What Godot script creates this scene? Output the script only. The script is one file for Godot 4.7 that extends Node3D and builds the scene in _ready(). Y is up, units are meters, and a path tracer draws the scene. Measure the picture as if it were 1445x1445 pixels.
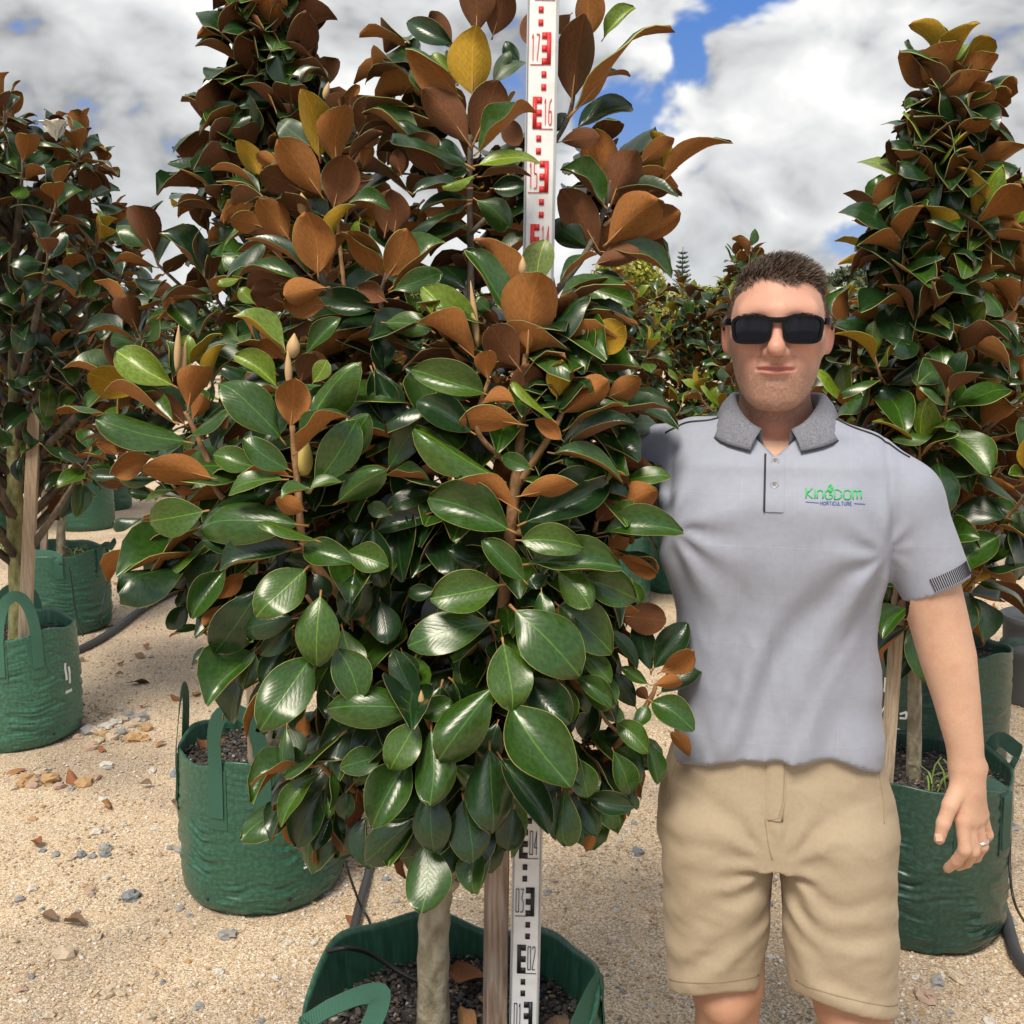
extends Node3D
# A nursery yard: magnolias in green grow bags on crushed granite, a man in a grey polo shirt beside the front tree, a levelling staff standing in its bag.
# Metres, y up, the camera stands at x = 0, z = 0 and looks along -z.

var M := {}
var used := {}

func _ready() -> void:
	set_camera()
	set_sky()
	make_materials()
	make_ground()
	make_far_trees()
	make_bags()
	make_trees()
	make_staff()
	make_person()
	make_small_things()

func set_camera() -> void:
	var cam := Camera3D.new()
	cam.name = "camera"
	cam.position = Vector3(0, 1.55, 0)
	cam.rotation_degrees = Vector3(-8.419, 0, 0)
	cam.fov = 51.437
	cam.near = 0.05
	cam.far = 900.0
	cam.current = true
	add_child(cam)

# ---------------------------------------------------------------- sky and sun
var sky_low := FastNoiseLite.new()
var sky_mid := FastNoiseLite.new()
var sky_fine := FastNoiseLite.new()
# openings in the cloud: direction and angular size across and up
var openings := [
	[Vector3(0.209, 0.322, -1.0), 0.036, 0.022], [Vector3(0.155, 0.265, -1.0), 0.012, 0.022], [Vector3(0.100, 0.195, -1.0), 0.034, 0.036], [Vector3(0.315, 0.107, -1.0), 0.026, 0.013],
	[Vector3(0.30, 0.52, -1.0), 0.10, 0.05], [Vector3(-0.9, 0.5, 0.6), 0.16, 0.08], [Vector3(0.9, 0.5, 0.5), 0.16, 0.08], [Vector3(0.2, 0.6, 1.0), 0.2, 0.1], [Vector3(-0.9, 0.2, -0.5), 0.1, 0.03], [Vector3(1.0, 0.25, -0.2), 0.1, 0.03], [Vector3(-0.2, 0.25, 1.0), 0.1, 0.03]]

func sky_color(d: Vector3) -> Color:
	var h := maxf(d.y, 0.0)
	var q := d * Vector3(1, 1.5, 1)
	var w := Vector3(sky_low.get_noise_3dv(q * 3.1), sky_low.get_noise_3dv(q * 3.1 + Vector3(9, 2, 4)), 0.0) * 0.05
	var a := sky_low.get_noise_3dv(q + w)
	var b := sky_mid.get_noise_3dv(q + w)
	var c := sky_fine.get_noise_3dv(q + w * 0.5)
	var gap := 0.0
	for o in openings:
		var t: Vector3 = (o[0] as Vector3).normalized()
		var across := t.cross(Vector3.UP).normalized()
		var up := across.cross(t)
		if d.dot(t) > 0.75:
			var e := d - t
			var x: float = e.dot(across) / o[1]
			var y: float = e.dot(up) / o[2]
			gap += exp(-0.7 * (x * x + y * y))
	var dens := 0.56 + 0.30 * a + 0.42 * b + 0.62 * c - 1.15 * minf(gap, 1.1)
	var cover := smoothstep(-0.12, 0.30, dens)
	var blue := Color(0.038, 0.165, 0.56).lerp(Color(0.30, 0.46, 0.66), pow(1.0 - h, 5.0))
	# thick cloud is grey from below, its bulging edges catch the sun
	var thick := smoothstep(0.25, 1.05, dens)
	var lump := b * 0.95 + c * 0.62 + a * 0.40
	var lum := 0.71 - 0.23 * thick + 0.76 * lump
	lum = clampf(lum, 0.32, 0.98)
	var cloud := Color(lum * 0.965, lum * 0.985, lum * 1.0).lerp(Color(lum, lum, lum * 0.985), smoothstep(0.6, 0.9, lum))
	var res := blue.lerp(cloud, cover)
	# a paler band of distant cloud towards the horizon
	res = res.lerp(Color(0.62, 0.65, 0.67), 0.55 * pow(1.0 - h, 9.0))
	return res

func set_sky() -> void:
	sky_low.seed = 11
	sky_low.frequency = 1.7
	sky_low.fractal_octaves = 2
	sky_mid.seed = 5
	sky_mid.frequency = 4.2
	sky_mid.fractal_octaves = 3
	sky_fine.seed = 23
	sky_fine.frequency = 16.0
	sky_fine.fractal_octaves = 4
	sky_fine.fractal_gain = 0.55
	var wide := 4096
	var high := 2048
	var small := Image.create(512, 256, false, Image.FORMAT_RGB8)
	for j in 256:
		for i in 512:
			var el := PI * (0.5 - (j + 0.5) / 256.0)
			if el < -0.03:
				small.set_pixel(i, j, Color(0.30, 0.27, 0.22).linear_to_srgb())
				continue
			var az := TAU * (i + 0.5) / 512.0
			small.set_pixel(i, j, sky_color(Vector3(sin(az) * cos(el), sin(el), -cos(az) * cos(el))).linear_to_srgb())
	small.resize(wide, high, Image.INTERPOLATE_CUBIC)
	for j in range(int(high * 0.5) - 490, int(high * 0.5) + 4):
		var el := PI * (0.5 - (j + 0.5) / high)
		for k in range(-400, 400):
			var az := TAU * (k + 0.5) / wide
			small.set_pixel((k + wide) % wide, j, sky_color(Vector3(sin(az) * cos(el), sin(el), -cos(az) * cos(el))).linear_to_srgb())
	var pan := PanoramaSkyMaterial.new()
	pan.panorama = ImageTexture.create_from_image(small)
	var sky := Sky.new()
	sky.sky_material = pan
	var env := Environment.new()
	env.background_mode = Environment.BG_SKY
	env.sky = sky
	env.background_energy_multiplier = 0.43
	env.tonemap_mode = Environment.TONE_MAPPER_LINEAR
	env.tonemap_exposure = 2.7
	env.sdfgi_enabled = true
	env.ssao_enabled = true
	env.ssil_enabled = true
	var we := WorldEnvironment.new()
	we.name = "world_environment"
	we.environment = env
	add_child(we)
	var sun := DirectionalLight3D.new()
	sun.name = "sun"
	sun.light_energy = 0.5
	sun.light_color = Color(1.0, 0.955, 0.88)
	sun.light_angular_distance = 22.0
	sun.shadow_enabled = true
	sun.rotation_degrees = Vector3(-56, -22, 0)
	add_child(sun)

# ---------------------------------------------------------------- helpers
func numbered(called: String) -> String:
	var n: int = used.get(called, 0)
	used[called] = n + 1
	return called if n == 0 else "%s_%03d" % [called, n]

func thing(called: String, label: String, category: String, at := Vector3.ZERO, group := "") -> Node3D:
	var o := Node3D.new()
	o.name = numbered(called)
	o.position = at
	o.set_meta("label", label)
	o.set_meta("category", category)
	if group:
		o.set_meta("group", group)
	add_child(o)
	return o

func obj(called: String, mesh: Mesh, mat: Material, parent: Node3D = null) -> MeshInstance3D:
	var o := MeshInstance3D.new()
	o.name = numbered(called) if parent == null else called
	o.mesh = mesh
	if mat:
		for k in mesh.get_surface_count():
			o.set_surface_override_material(k, mat)
	if parent == null:
		add_child(o)
	else:
		parent.add_child(o, true)
	return o

func tag(o: Node3D, label: String, category: String, group := "") -> Node3D:
	o.set_meta("label", label)
	o.set_meta("category", category)
	if group:
		o.set_meta("group", group)
	return o

func begin() -> SurfaceTool:
	var st := SurfaceTool.new()
	st.begin(Mesh.PRIMITIVE_TRIANGLES)
	return st

func done(st: SurfaceTool, mesh: ArrayMesh = null) -> ArrayMesh:
	st.generate_normals()
	st.index()
	return st.commit(mesh) if mesh else st.commit()

# a sheet of points P[j][i]; outside is to the left-hand rule of u round and v up; uv in metres or as given
func sheet(st: SurfaceTool, P: Array, closed := false, flip := false, uvs := Vector2(1, 1), cols: Array = []) -> void:
	var nv := P.size()
	var nu: int = P[0].size()
	var last := nu if closed else nu - 1
	for j in nv - 1:
		for i in last:
			var k := (i + 1) % nu
			var q := [[j, i, i], [j, k, i + 1], [j + 1, k, i + 1], [j + 1, i, i]]
			for t in ([0, 2, 1, 0, 3, 2] if flip else [0, 1, 2, 0, 2, 3]):
				var r: Array = q[t]
				st.set_uv(Vector2(float(r[2]) / last * uvs.x, float(r[0]) / (nv - 1) * uvs.y))
				if cols:
					st.set_color(cols[r[0]][r[1]])
				st.add_vertex(P[r[0]][r[1]])

func ring(c: Vector3, x: Vector3, z: Vector3, n: int) -> PackedVector3Array:
	var r := PackedVector3Array()
	for i in n:
		var a := TAU * i / n
		r.append(c + x * cos(a) + z * sin(a))
	return r

func fan(st: SurfaceTool, r: PackedVector3Array, c: Vector3, flip := false) -> void:
	var n := r.size()
	for i in n:
		var tri := [c, r[(i + 1) % n], r[i]] if flip else [c, r[i], r[(i + 1) % n]]
		for k in 3:
			st.set_uv(Vector2(0.5, 0.5))
			st.add_vertex(tri[k])

# a tube through the points, closed at both ends
func tube(st: SurfaceTool, pts: Array, radii, sides := 8, squash := 1.0) -> void:
	var P := []
	var n := pts.size()
	var side := Vector3.ZERO
	var length := 0.0
	for i in n:
		var t: Vector3 = (pts[mini(i + 1, n - 1)] - pts[maxi(i - 1, 0)]).normalized()
		if side == Vector3.ZERO:
			side = t.cross(Vector3(0.13, 0.31, 0.94)).normalized()
		side = (side - t * side.dot(t)).normalized()
		var other := side.cross(t)
		var r: float = radii[i] if radii is Array or radii is PackedFloat32Array else radii
		P.append(ring(pts[i], side * r, other * -r * squash, sides))
		if i:
			length += pts[i].distance_to(pts[i - 1])
	sheet(st, P, true, true, Vector2(1, maxf(length * 8.0, 1.0)))
	fan(st, P[0], pts[0], false)
	fan(st, P[n - 1], pts[n - 1], true)

# a smooth line through the points
func smooth_line(pts: Array, per := 6) -> Array:
	var out := []
	var n := pts.size()
	for i in n - 1:
		var a: Vector3 = pts[maxi(i - 1, 0)]
		var b: Vector3 = pts[i]
		var c: Vector3 = pts[i + 1]
		var d: Vector3 = pts[mini(i + 2, n - 1)]
		for k in per:
			var t := float(k) / per
			out.append(0.5 * ((2.0 * b) + (c - a) * t + (2.0 * a - 5.0 * b + 4.0 * c - d) * t * t + (3.0 * b - 3.0 * c + d - a) * t * t * t))
	out.append(pts[n - 1])
	return out

# a flat strap: points along it, the way its face looks at each, width and thickness
func strap(st: SurfaceTool, pts: Array, faces: Array, width: float, thick: float) -> void:
	var P := []
	var n := pts.size()
	var length := 0.0
	for i in n:
		var t: Vector3 = (pts[mini(i + 1, n - 1)] - pts[maxi(i - 1, 0)]).normalized()
		var f: Vector3 = faces[i]
		f = (f - t * f.dot(t)).normalized()
		var s := t.cross(f) * width * 0.5
		var d := f * thick * 0.5
		P.append(PackedVector3Array([pts[i] + s + d, pts[i] + s * 0.33 + d * 1.25, pts[i] - s * 0.33 + d * 1.25, pts[i] - s + d, pts[i] - s - d, pts[i] + s - d]))
		if i:
			length += pts[i].distance_to(pts[i - 1])
	# face, back and the two edges are smoothed apart, so that the strap reads flat
	for part in [[0, 1, 2, 3], [3, 4], [4, 5], [5, 0]]:
		var Q := []
		for r in P:
			var row := PackedVector3Array()
			for k in part:
				row.append(r[k])
			Q.append(row)
		st.set_smooth_group(part[0] + 1)
		sheet(st, Q, false, false, Vector2(1, length / width / 2.0))
	st.set_smooth_group(9)
	for e in [0, n - 1]:
		var c := Vector3.ZERO
		for v in P[e]:
			c += v / 6.0
		fan(st, P[e], c, e == 0)
	st.set_smooth_group(0)

func box(st: SurfaceTool, at: Transform3D, size: Vector3, bevel := 0.0) -> void:
	var h := size * 0.5
	if bevel <= 0.0:
		for f in 6:
			var n := Vector3.ZERO
			n[f % 3] = 1.0 if f < 3 else -1.0
			var u := Vector3(n.y, n.z, n.x)
			var v := n.cross(u)
			var q := [n - u - v, n + u - v, n + u + v, n - u + v]
			for t in [0, 2, 1, 0, 3, 2]:
				st.set_uv(Vector2(0.5, 0.5))
				st.add_vertex(at * (q[t] * h))
		return
	var P := []
	for y in [[-h.y, -bevel], [-h.y + bevel, 0.0], [h.y - bevel, 0.0], [h.y, -bevel]]:
		var a: float = h.x + y[1]
		var b: float = h.z + y[1]
		var k := bevel
		var r := PackedVector3Array()
		for c in [[a, -b + k], [a, b - k], [a - k, b], [-a + k, b], [-a, b - k], [-a, -b + k], [-a + k, -b], [a - k, -b]]:
			r.append(at * Vector3(c[0], y[0], c[1]))
		P.append(r)
	st.set_smooth_group(-1)
	sheet(st, P, true, false, Vector2(1, size.y))
	fan(st, P[0], at * Vector3(0, -h.y, 0), false)
	fan(st, P[3], at * Vector3(0, h.y, 0), true)
	st.set_smooth_group(0)

func mat(color: Color, rough := 0.8, extra := {}) -> StandardMaterial3D:
	var m := StandardMaterial3D.new()
	m.albedo_color = color.linear_to_srgb()
	m.roughness = rough
	for k in extra:
		m.set(k, extra[k])
	return m

func noise_tex(size: int, kind: int, freq: float, octaves: int, ramp: Array, normal := 0.0, seed_ := 1, extra := {}) -> NoiseTexture2D:
	var n := FastNoiseLite.new()
	n.noise_type = kind
	n.frequency = freq
	n.fractal_octaves = octaves
	n.seed = seed_
	if octaves <= 1:
		n.fractal_type = FastNoiseLite.FRACTAL_NONE
	for k in extra:
		n.set(k, extra[k])
	var t := NoiseTexture2D.new()
	t.width = size
	t.height = size
	t.seamless = true
	t.generate_mipmaps = false
	if normal > 0.0:
		t.as_normal_map = true
		t.bump_strength = normal
	if ramp:
		var g := Gradient.new()
		var off := PackedFloat32Array()
		var col := PackedColorArray()
		for r in ramp:
			off.append(r[0])
			col.append((r[1] as Color).linear_to_srgb())
		g.offsets = off
		g.colors = col
		t.color_ramp = g
	t.noise = n
	return t
# kind, base x y z, base to tip x y z, upper side facing x y z, width
const TRACED := [
	7,-0.314,1.870,-1.800,-0.012,0.097,0.029,0.02,0.29,-0.96,0.056,
	5,-0.283,1.853,-1.780,0.016,0.088,0.026,-0.35,0.32,-0.88,0.058,
	4,-0.335,1.892,-1.820,-0.048,0.037,0.001,0.13,0.15,0.98,0.043,
	5,-0.305,1.802,-1.750,-0.055,0.078,0.034,-0.22,0.25,-0.94,0.055,
	6,-0.280,1.776,-1.720,0.018,0.078,0.010,-0.28,0.19,-0.94,0.058,
	7,-0.417,1.845,-1.820,-0.031,0.048,0.003,-0.07,0.02,-1.00,0.035,
	5,-0.375,1.848,-1.780,-0.033,0.020,0.014,-0.17,0.36,-0.92,0.022,
	6,-0.341,1.812,-1.770,-0.058,0.024,0.020,-0.24,0.20,-0.95,0.047,
	4,-0.418,1.815,-1.820,-0.062,0.060,-0.009,0.63,0.70,0.34,0.038,
	5,-0.355,1.734,-1.730,-0.039,0.054,0.008,-0.11,0.07,-0.99,0.048,
	5,-0.394,1.750,-1.740,-0.048,0.012,0.017,-0.28,0.20,-0.94,0.035,
	5,-0.302,1.675,-1.690,-0.011,0.088,0.019,-0.02,0.21,-0.98,0.061,
	0,-0.319,1.676,-1.700,-0.069,0.069,0.018,0.68,0.54,0.50,0.044,
	6,-0.370,1.702,-1.750,-0.038,0.044,0.020,0.25,0.57,-0.78,0.027,
	1,-0.327,1.665,-1.680,-0.085,0.028,0.009,0.30,0.71,0.64,0.040,
	7,-0.293,1.721,-1.720,0.044,0.061,0.011,-0.63,0.55,-0.55,0.033,
	0,-0.306,1.773,-1.770,-0.076,0.038,0.008,0.38,0.61,0.69,0.037,
	5,-0.195,1.671,-1.700,0.034,0.067,0.023,-0.10,0.36,-0.93,0.053,
	5,-0.202,1.672,-1.710,-0.043,0.070,0.017,-0.01,0.23,-0.97,0.041,
	8,-0.186,1.657,-1.700,0.072,0.073,-0.015,-0.55,0.65,0.53,0.046,
	1,-0.183,1.648,-1.670,0.069,0.030,0.009,-0.24,0.24,0.94,0.033,
	6,-0.214,1.751,-1.840,0.012,0.069,0.004,-0.13,0.08,-0.99,0.050,
	5,-0.287,1.652,-1.670,-0.061,-0.013,0.022,-0.36,0.07,-0.93,0.039,
	6,-0.359,1.652,-1.700,-0.045,-0.003,0.016,-0.34,0.28,-0.90,0.027,
	1,-0.202,1.699,-1.690,-0.062,0.042,0.003,0.50,0.71,0.50,0.033,
	0,-0.293,1.677,-1.720,0.030,0.067,0.008,-0.80,0.30,0.51,0.032,
	6,-0.272,1.871,-1.840,0.049,0.049,0.004,-0.69,0.70,-0.17,0.031,
	5,-0.251,1.864,-1.860,0.017,0.030,0.005,-0.23,0.30,-0.93,0.025,
	6,-0.182,1.911,-1.920,-0.061,0.034,0.011,0.35,0.78,-0.51,0.031,
	6,-0.199,1.856,-1.920,0.001,0.044,0.006,-0.18,0.15,-0.97,0.032,
	6,-0.127,1.866,-1.920,-0.049,0.062,0.006,0.02,0.11,-0.99,0.057,
	0,-0.124,1.908,-1.890,-0.066,0.034,0.015,0.43,0.49,0.76,0.033,
	5,-0.292,1.989,-1.920,0.031,0.018,0.012,-0.06,0.63,-0.77,0.016,
	6,-0.298,1.974,-1.920,0.006,0.016,0.002,-0.29,0.23,-0.93,0.013,
	1,-0.268,1.788,-1.770,0.062,0.013,0.012,-0.27,0.77,0.58,0.029,
	6,-0.238,1.838,-1.840,-0.060,-0.018,0.021,-0.38,0.18,-0.91,0.029,
	2,-0.507,1.505,-1.600,-0.077,0.052,0.014,0.25,0.10,0.96,0.051,
	7,-0.579,1.490,-1.640,-0.056,0.036,0.025,-0.33,0.15,-0.93,0.051,
	5,-0.624,1.459,-1.640,-0.060,0.023,0.005,0.21,0.70,-0.68,0.028,
	8,-0.504,1.453,-1.580,-0.093,0.050,-0.005,0.43,0.84,0.32,0.046,
	1,-0.482,1.423,-1.570,-0.111,0.035,0.040,0.43,0.56,0.71,0.054,
	5,-0.476,1.473,-1.570,0.031,0.067,0.014,-0.32,0.33,-0.89,0.046,
	7,-0.486,1.537,-1.620,0.044,0.050,0.009,-0.65,0.65,-0.41,0.030,
	7,-0.460,1.508,-1.620,0.030,0.059,0.011,-0.76,0.46,-0.46,0.030,
	2,-0.499,1.526,-1.640,0.006,0.051,0.004,0.16,-0.09,0.98,0.033,
	1,-0.513,1.515,-1.620,-0.003,0.055,-0.003,0.90,0.07,0.43,0.024,
	1,-0.461,1.503,-1.640,0.036,0.060,0.009,-0.67,0.30,0.68,0.031,
	6,-0.499,1.446,-1.620,-0.049,0.050,0.018,-0.23,0.13,-0.96,0.033,
	5,-0.485,1.455,-1.620,0.023,0.040,0.012,-0.16,0.35,-0.92,0.025,
	1,-0.478,1.431,-1.580,0.062,0.042,0.007,-0.52,0.70,0.50,0.033,
	6,-0.467,1.427,-1.640,0.029,0.035,0.011,-0.11,0.37,-0.92,0.025,
	5,-0.445,1.370,-1.560,-0.086,0.017,0.020,-0.24,-0.05,-0.97,0.045,
	5,-0.536,1.400,-1.590,-0.062,-0.014,0.013,-0.29,0.61,-0.73,0.029,
	7,-0.629,1.404,-1.670,-0.002,0.017,0.005,-0.32,0.23,-0.92,0.013,
	5,-0.617,1.395,-1.660,-0.028,0.019,0.010,-0.27,0.11,-0.96,0.018,
	6,-0.618,1.399,-1.670,0.017,0.017,0.007,-0.12,0.47,-0.87,0.017,
	1,-0.635,1.429,-1.670,-0.030,0.015,0.013,0.49,0.86,0.15,0.016,
	0,-0.626,1.415,-1.670,-0.040,0.015,0.010,0.38,0.90,0.23,0.019,
	0,-0.599,1.367,-1.620,-0.044,0.001,0.005,0.10,0.32,0.94,0.020,
	1,-0.536,1.365,-1.600,-0.053,0.003,0.011,0.20,0.60,0.77,0.024,
	6,-0.598,1.349,-1.640,-0.040,0.011,0.012,-0.07,0.63,-0.78,0.019,
	4,-0.366,1.526,-1.640,-0.079,0.064,0.005,0.55,0.63,0.55,0.045,
	2,-0.347,1.505,-1.570,-0.051,0.049,0.005,0.48,0.42,0.77,0.031,
	0,-0.461,1.402,-1.640,0.039,0.080,0.009,-0.59,0.20,0.78,0.039,
	6,-0.452,1.411,-1.660,0.037,0.051,0.011,-0.49,0.51,-0.71,0.028,
	0,-0.571,1.298,-1.640,-0.050,-0.004,0.006,-0.02,0.93,0.37,0.022,
	2,-0.515,1.347,-1.600,-0.039,-0.001,0.010,0.11,0.85,0.51,0.018,
	0,-0.560,1.333,-1.640,-0.034,0.010,0.007,0.26,0.20,0.94,0.023,
	5,-0.481,1.343,-1.600,-0.028,0.007,0.003,-0.12,-0.09,-0.99,0.013,
	5,-0.316,1.449,-1.520,0.008,0.069,0.007,-0.19,0.13,-0.97,0.050,
	2,-0.288,1.510,-1.550,0.019,0.031,-0.001,0.00,0.02,1.00,0.026,
	1,-0.330,1.431,-1.520,-0.062,0.087,0.018,0.62,0.28,0.74,0.048,
	6,-0.316,1.509,-1.600,0.021,0.044,0.006,-0.19,0.23,-0.95,0.035,
	8,-0.300,1.454,-1.580,0.071,0.085,-0.002,-0.43,0.38,0.82,0.049,
	1,-0.313,1.553,-1.640,0.047,0.052,0.003,-0.25,0.18,0.95,0.031,
	1,-0.304,1.415,-1.500,0.065,0.056,0.011,-0.63,0.65,0.43,0.038,
	1,-0.281,1.366,-1.500,0.057,0.087,-0.002,0.05,-0.01,1.00,0.054,
	1,-0.243,1.392,-1.550,0.035,0.070,0.014,-0.21,-0.09,0.97,0.044,
	1,-0.318,1.390,-1.500,-0.056,0.043,0.012,0.26,0.07,0.96,0.037,
	8,-0.367,1.389,-1.530,-0.057,0.022,0.014,0.32,0.23,0.92,0.038,
	8,-0.323,1.376,-1.490,-0.074,0.001,0.007,0.04,0.93,0.37,0.033,
	5,-0.322,1.376,-1.530,-0.067,0.013,0.012,0.04,0.79,-0.62,0.030,
	8,-0.284,1.361,-1.480,0.035,0.022,-0.002,-0.42,0.73,0.54,0.018,
	8,-0.284,1.364,-1.480,-0.035,-0.006,0.024,0.01,0.97,0.25,0.019,
	1,-0.251,1.340,-1.520,0.068,0.045,0.015,-0.23,0.02,0.97,0.041,
	0,-0.217,1.524,-1.670,0.036,-0.083,0.033,0.21,0.44,0.87,0.049,
	0,-0.209,1.580,-1.690,0.006,-0.049,0.017,0.20,0.35,0.92,0.037,
	8,-0.197,1.599,-1.680,0.070,-0.010,0.016,-0.21,0.13,0.97,0.037,
	0,-0.215,1.621,-1.690,-0.078,0.023,0.012,0.19,0.14,0.97,0.039,
	6,-0.198,1.633,-1.690,-0.041,0.021,0.003,0.01,0.13,-0.99,0.033,
	5,-0.291,1.626,-1.690,-0.061,0.009,0.022,-0.29,0.26,-0.92,0.046,
	6,-0.364,1.632,-1.720,-0.047,0.014,0.007,-0.12,0.06,-0.99,0.035,
	2,-0.409,1.630,-1.720,-0.024,0.025,-0.002,0.17,0.23,0.96,0.024,
	2,-0.432,1.669,-1.720,-0.030,-0.008,0.017,0.35,0.43,0.83,0.016,
	1,-0.317,1.603,-1.720,-0.039,0.010,0.003,0.17,0.37,0.91,0.018,
	6,-0.309,1.600,-1.690,-0.047,-0.012,0.011,-0.32,0.85,-0.42,0.022,
	6,-0.355,1.565,-1.670,-0.031,0.024,0.009,-0.17,0.13,-0.98,0.029,
	2,-0.336,1.556,-1.590,-0.064,0.054,0.010,0.65,0.74,0.16,0.037,
	5,-0.343,1.546,-1.610,-0.033,0.023,0.005,-0.11,0.07,-0.99,0.028,
	0,-0.132,1.512,-1.670,-0.031,0.019,0.006,0.24,0.08,0.97,0.027,
	5,0.023,1.558,-1.560,0.014,0.106,0.031,-0.06,0.29,-0.96,0.080,
	3,0.037,1.652,-1.620,0.011,0.064,0.006,-0.18,-0.07,0.98,0.047,
	1,-0.005,1.606,-1.590,-0.052,0.099,-0.002,0.57,0.31,0.77,0.049,
	5,0.002,1.636,-1.610,-0.045,0.084,0.011,0.75,0.46,-0.47,0.042,
	0,0.030,1.546,-1.580,0.078,0.094,-0.015,-0.64,0.60,0.48,0.054,
	1,0.072,1.658,-1.620,0.046,0.047,-0.003,-0.55,0.57,0.61,0.029,
	4,0.077,1.618,-1.640,0.025,0.029,-0.004,-0.03,0.16,0.99,0.027,
	2,-0.057,1.565,-1.580,-0.059,0.090,0.003,0.38,0.22,0.90,0.047,
	5,-0.056,1.548,-1.560,-0.066,0.060,0.021,0.59,0.75,-0.30,0.040,
	0,-0.060,1.539,-1.600,-0.039,0.045,-0.004,0.13,0.20,0.97,0.028,
	5,-0.034,1.515,-1.520,0.000,0.043,0.011,-0.03,0.24,-0.97,0.032,
	6,0.010,1.531,-1.550,-0.038,0.064,0.026,0.05,0.40,-0.92,0.048,
	1,-0.033,1.614,-1.580,-0.021,0.017,0.004,0.14,-0.06,0.99,0.020,
	6,-0.020,1.595,-1.600,-0.021,0.019,0.010,-0.11,0.35,-0.93,0.019,
	8,-0.040,1.496,-1.520,-0.089,0.042,0.017,0.31,0.29,0.90,0.044,
	0,-0.059,1.442,-1.510,-0.073,0.042,-0.000,0.06,0.11,0.99,0.046,
	0,-0.067,1.484,-1.560,-0.045,0.025,-0.007,-0.07,0.14,0.99,0.023,
	6,0.015,1.462,-1.570,0.011,0.073,0.005,0.01,0.07,-1.00,0.053,
	7,0.065,1.489,-1.550,0.002,0.054,0.015,-0.16,0.27,-0.95,0.040,
	5,0.076,1.468,-1.540,0.060,0.045,0.014,0.14,0.11,-0.98,0.042,
	2,0.058,1.459,-1.510,-0.055,0.052,0.002,0.66,0.70,0.27,0.033,
	6,0.103,1.522,-1.600,0.033,0.009,0.002,0.03,0.15,-0.99,0.024,
	7,0.113,1.552,-1.600,0.050,0.045,0.016,0.12,0.22,-0.97,0.050,
	1,0.063,1.543,-1.590,0.069,0.034,0.005,-0.42,0.76,0.50,0.034,
	5,-0.042,1.482,-1.520,0.044,0.006,0.006,0.00,0.65,-0.76,0.020,
	5,0.014,1.452,-1.520,-0.084,0.019,0.008,0.09,0.69,-0.72,0.038,
	1,0.081,1.444,-1.550,0.073,0.042,-0.007,-0.46,0.84,0.27,0.037,
	5,0.071,1.430,-1.520,-0.036,0.029,0.003,0.02,0.15,-0.99,0.023,
	8,-0.020,1.377,-1.500,-0.110,0.072,0.008,0.39,0.52,0.76,0.058,
	1,-0.005,1.306,-1.480,-0.108,0.048,-0.004,0.11,0.33,0.94,0.063,
	5,0.005,1.335,-1.490,-0.074,0.055,0.024,0.13,0.54,-0.83,0.042,
	5,0.013,1.353,-1.490,0.078,0.027,0.028,0.18,0.41,-0.89,0.038,
	0,0.020,1.314,-1.500,0.115,0.059,-0.014,-0.08,0.38,0.92,0.064,
	1,0.061,1.410,-1.520,0.093,-0.014,0.029,-0.06,0.81,0.58,0.043,
	1,0.027,1.389,-1.510,-0.040,0.018,-0.003,0.01,0.18,0.98,0.024,
	0,0.073,1.417,-1.560,0.094,0.043,0.025,-0.45,0.59,0.67,0.047,
	5,0.144,1.488,-1.590,0.044,0.028,0.005,0.01,0.16,-0.99,0.038,
	8,0.013,1.292,-1.470,0.081,-0.003,0.020,-0.21,0.38,0.90,0.043,
	1,0.024,1.255,-1.490,0.111,0.027,0.035,-0.36,0.73,0.57,0.053,
	8,0.066,1.247,-1.470,0.041,-0.042,0.030,-0.09,0.51,0.85,0.044,
	1,0.098,1.232,-1.500,0.074,-0.023,0.021,-0.18,0.30,0.94,0.051,
	8,-0.018,1.226,-1.480,-0.090,-0.010,0.030,0.25,0.37,0.90,0.060,
	1,0.017,1.237,-1.460,-0.053,0.057,0.001,0.27,0.23,0.94,0.037,
	0,-0.031,1.259,-1.520,-0.057,0.013,0.014,0.28,0.24,0.93,0.038,
	1,-0.030,1.171,-1.480,-0.108,-0.021,0.035,0.23,0.34,0.91,0.058,
	1,0.042,1.215,-1.490,-0.002,-0.040,0.026,-0.05,0.55,0.84,0.031,
	0,0.052,1.231,-1.520,-0.028,-0.012,0.011,0.20,0.36,0.91,0.023,
	1,0.005,1.191,-1.470,0.080,-0.071,0.050,-0.18,0.42,0.89,0.085,
	1,0.069,1.186,-1.520,0.065,-0.042,0.052,-0.24,0.58,0.78,0.067,
	8,-0.012,1.148,-1.450,0.015,-0.079,0.039,0.21,0.46,0.86,0.065,
	8,-0.243,1.262,-1.540,0.058,-0.014,0.020,-0.20,0.45,0.87,0.045,
	0,-0.208,1.293,-1.570,0.016,-0.080,0.027,0.15,0.34,0.93,0.047,
	0,-0.222,1.227,-1.560,-0.022,-0.063,0.024,0.16,0.31,0.94,0.051,
	0,-0.199,1.181,-1.570,0.014,-0.052,0.037,0.13,0.60,0.79,0.047,
	0,-0.116,1.201,-1.560,-0.038,-0.004,0.006,0.10,0.33,0.94,0.025,
	0,-0.203,1.196,-1.600,0.005,-0.036,0.021,0.26,0.51,0.82,0.030,
	8,-0.252,1.145,-1.540,0.022,-0.066,0.039,0.30,0.55,0.78,0.047,
	0,-0.167,1.107,-1.560,0.012,-0.040,0.019,0.29,0.48,0.83,0.033,
	0,-0.118,1.342,-1.600,-0.066,-0.015,0.019,0.18,0.35,0.92,0.032,
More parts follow.
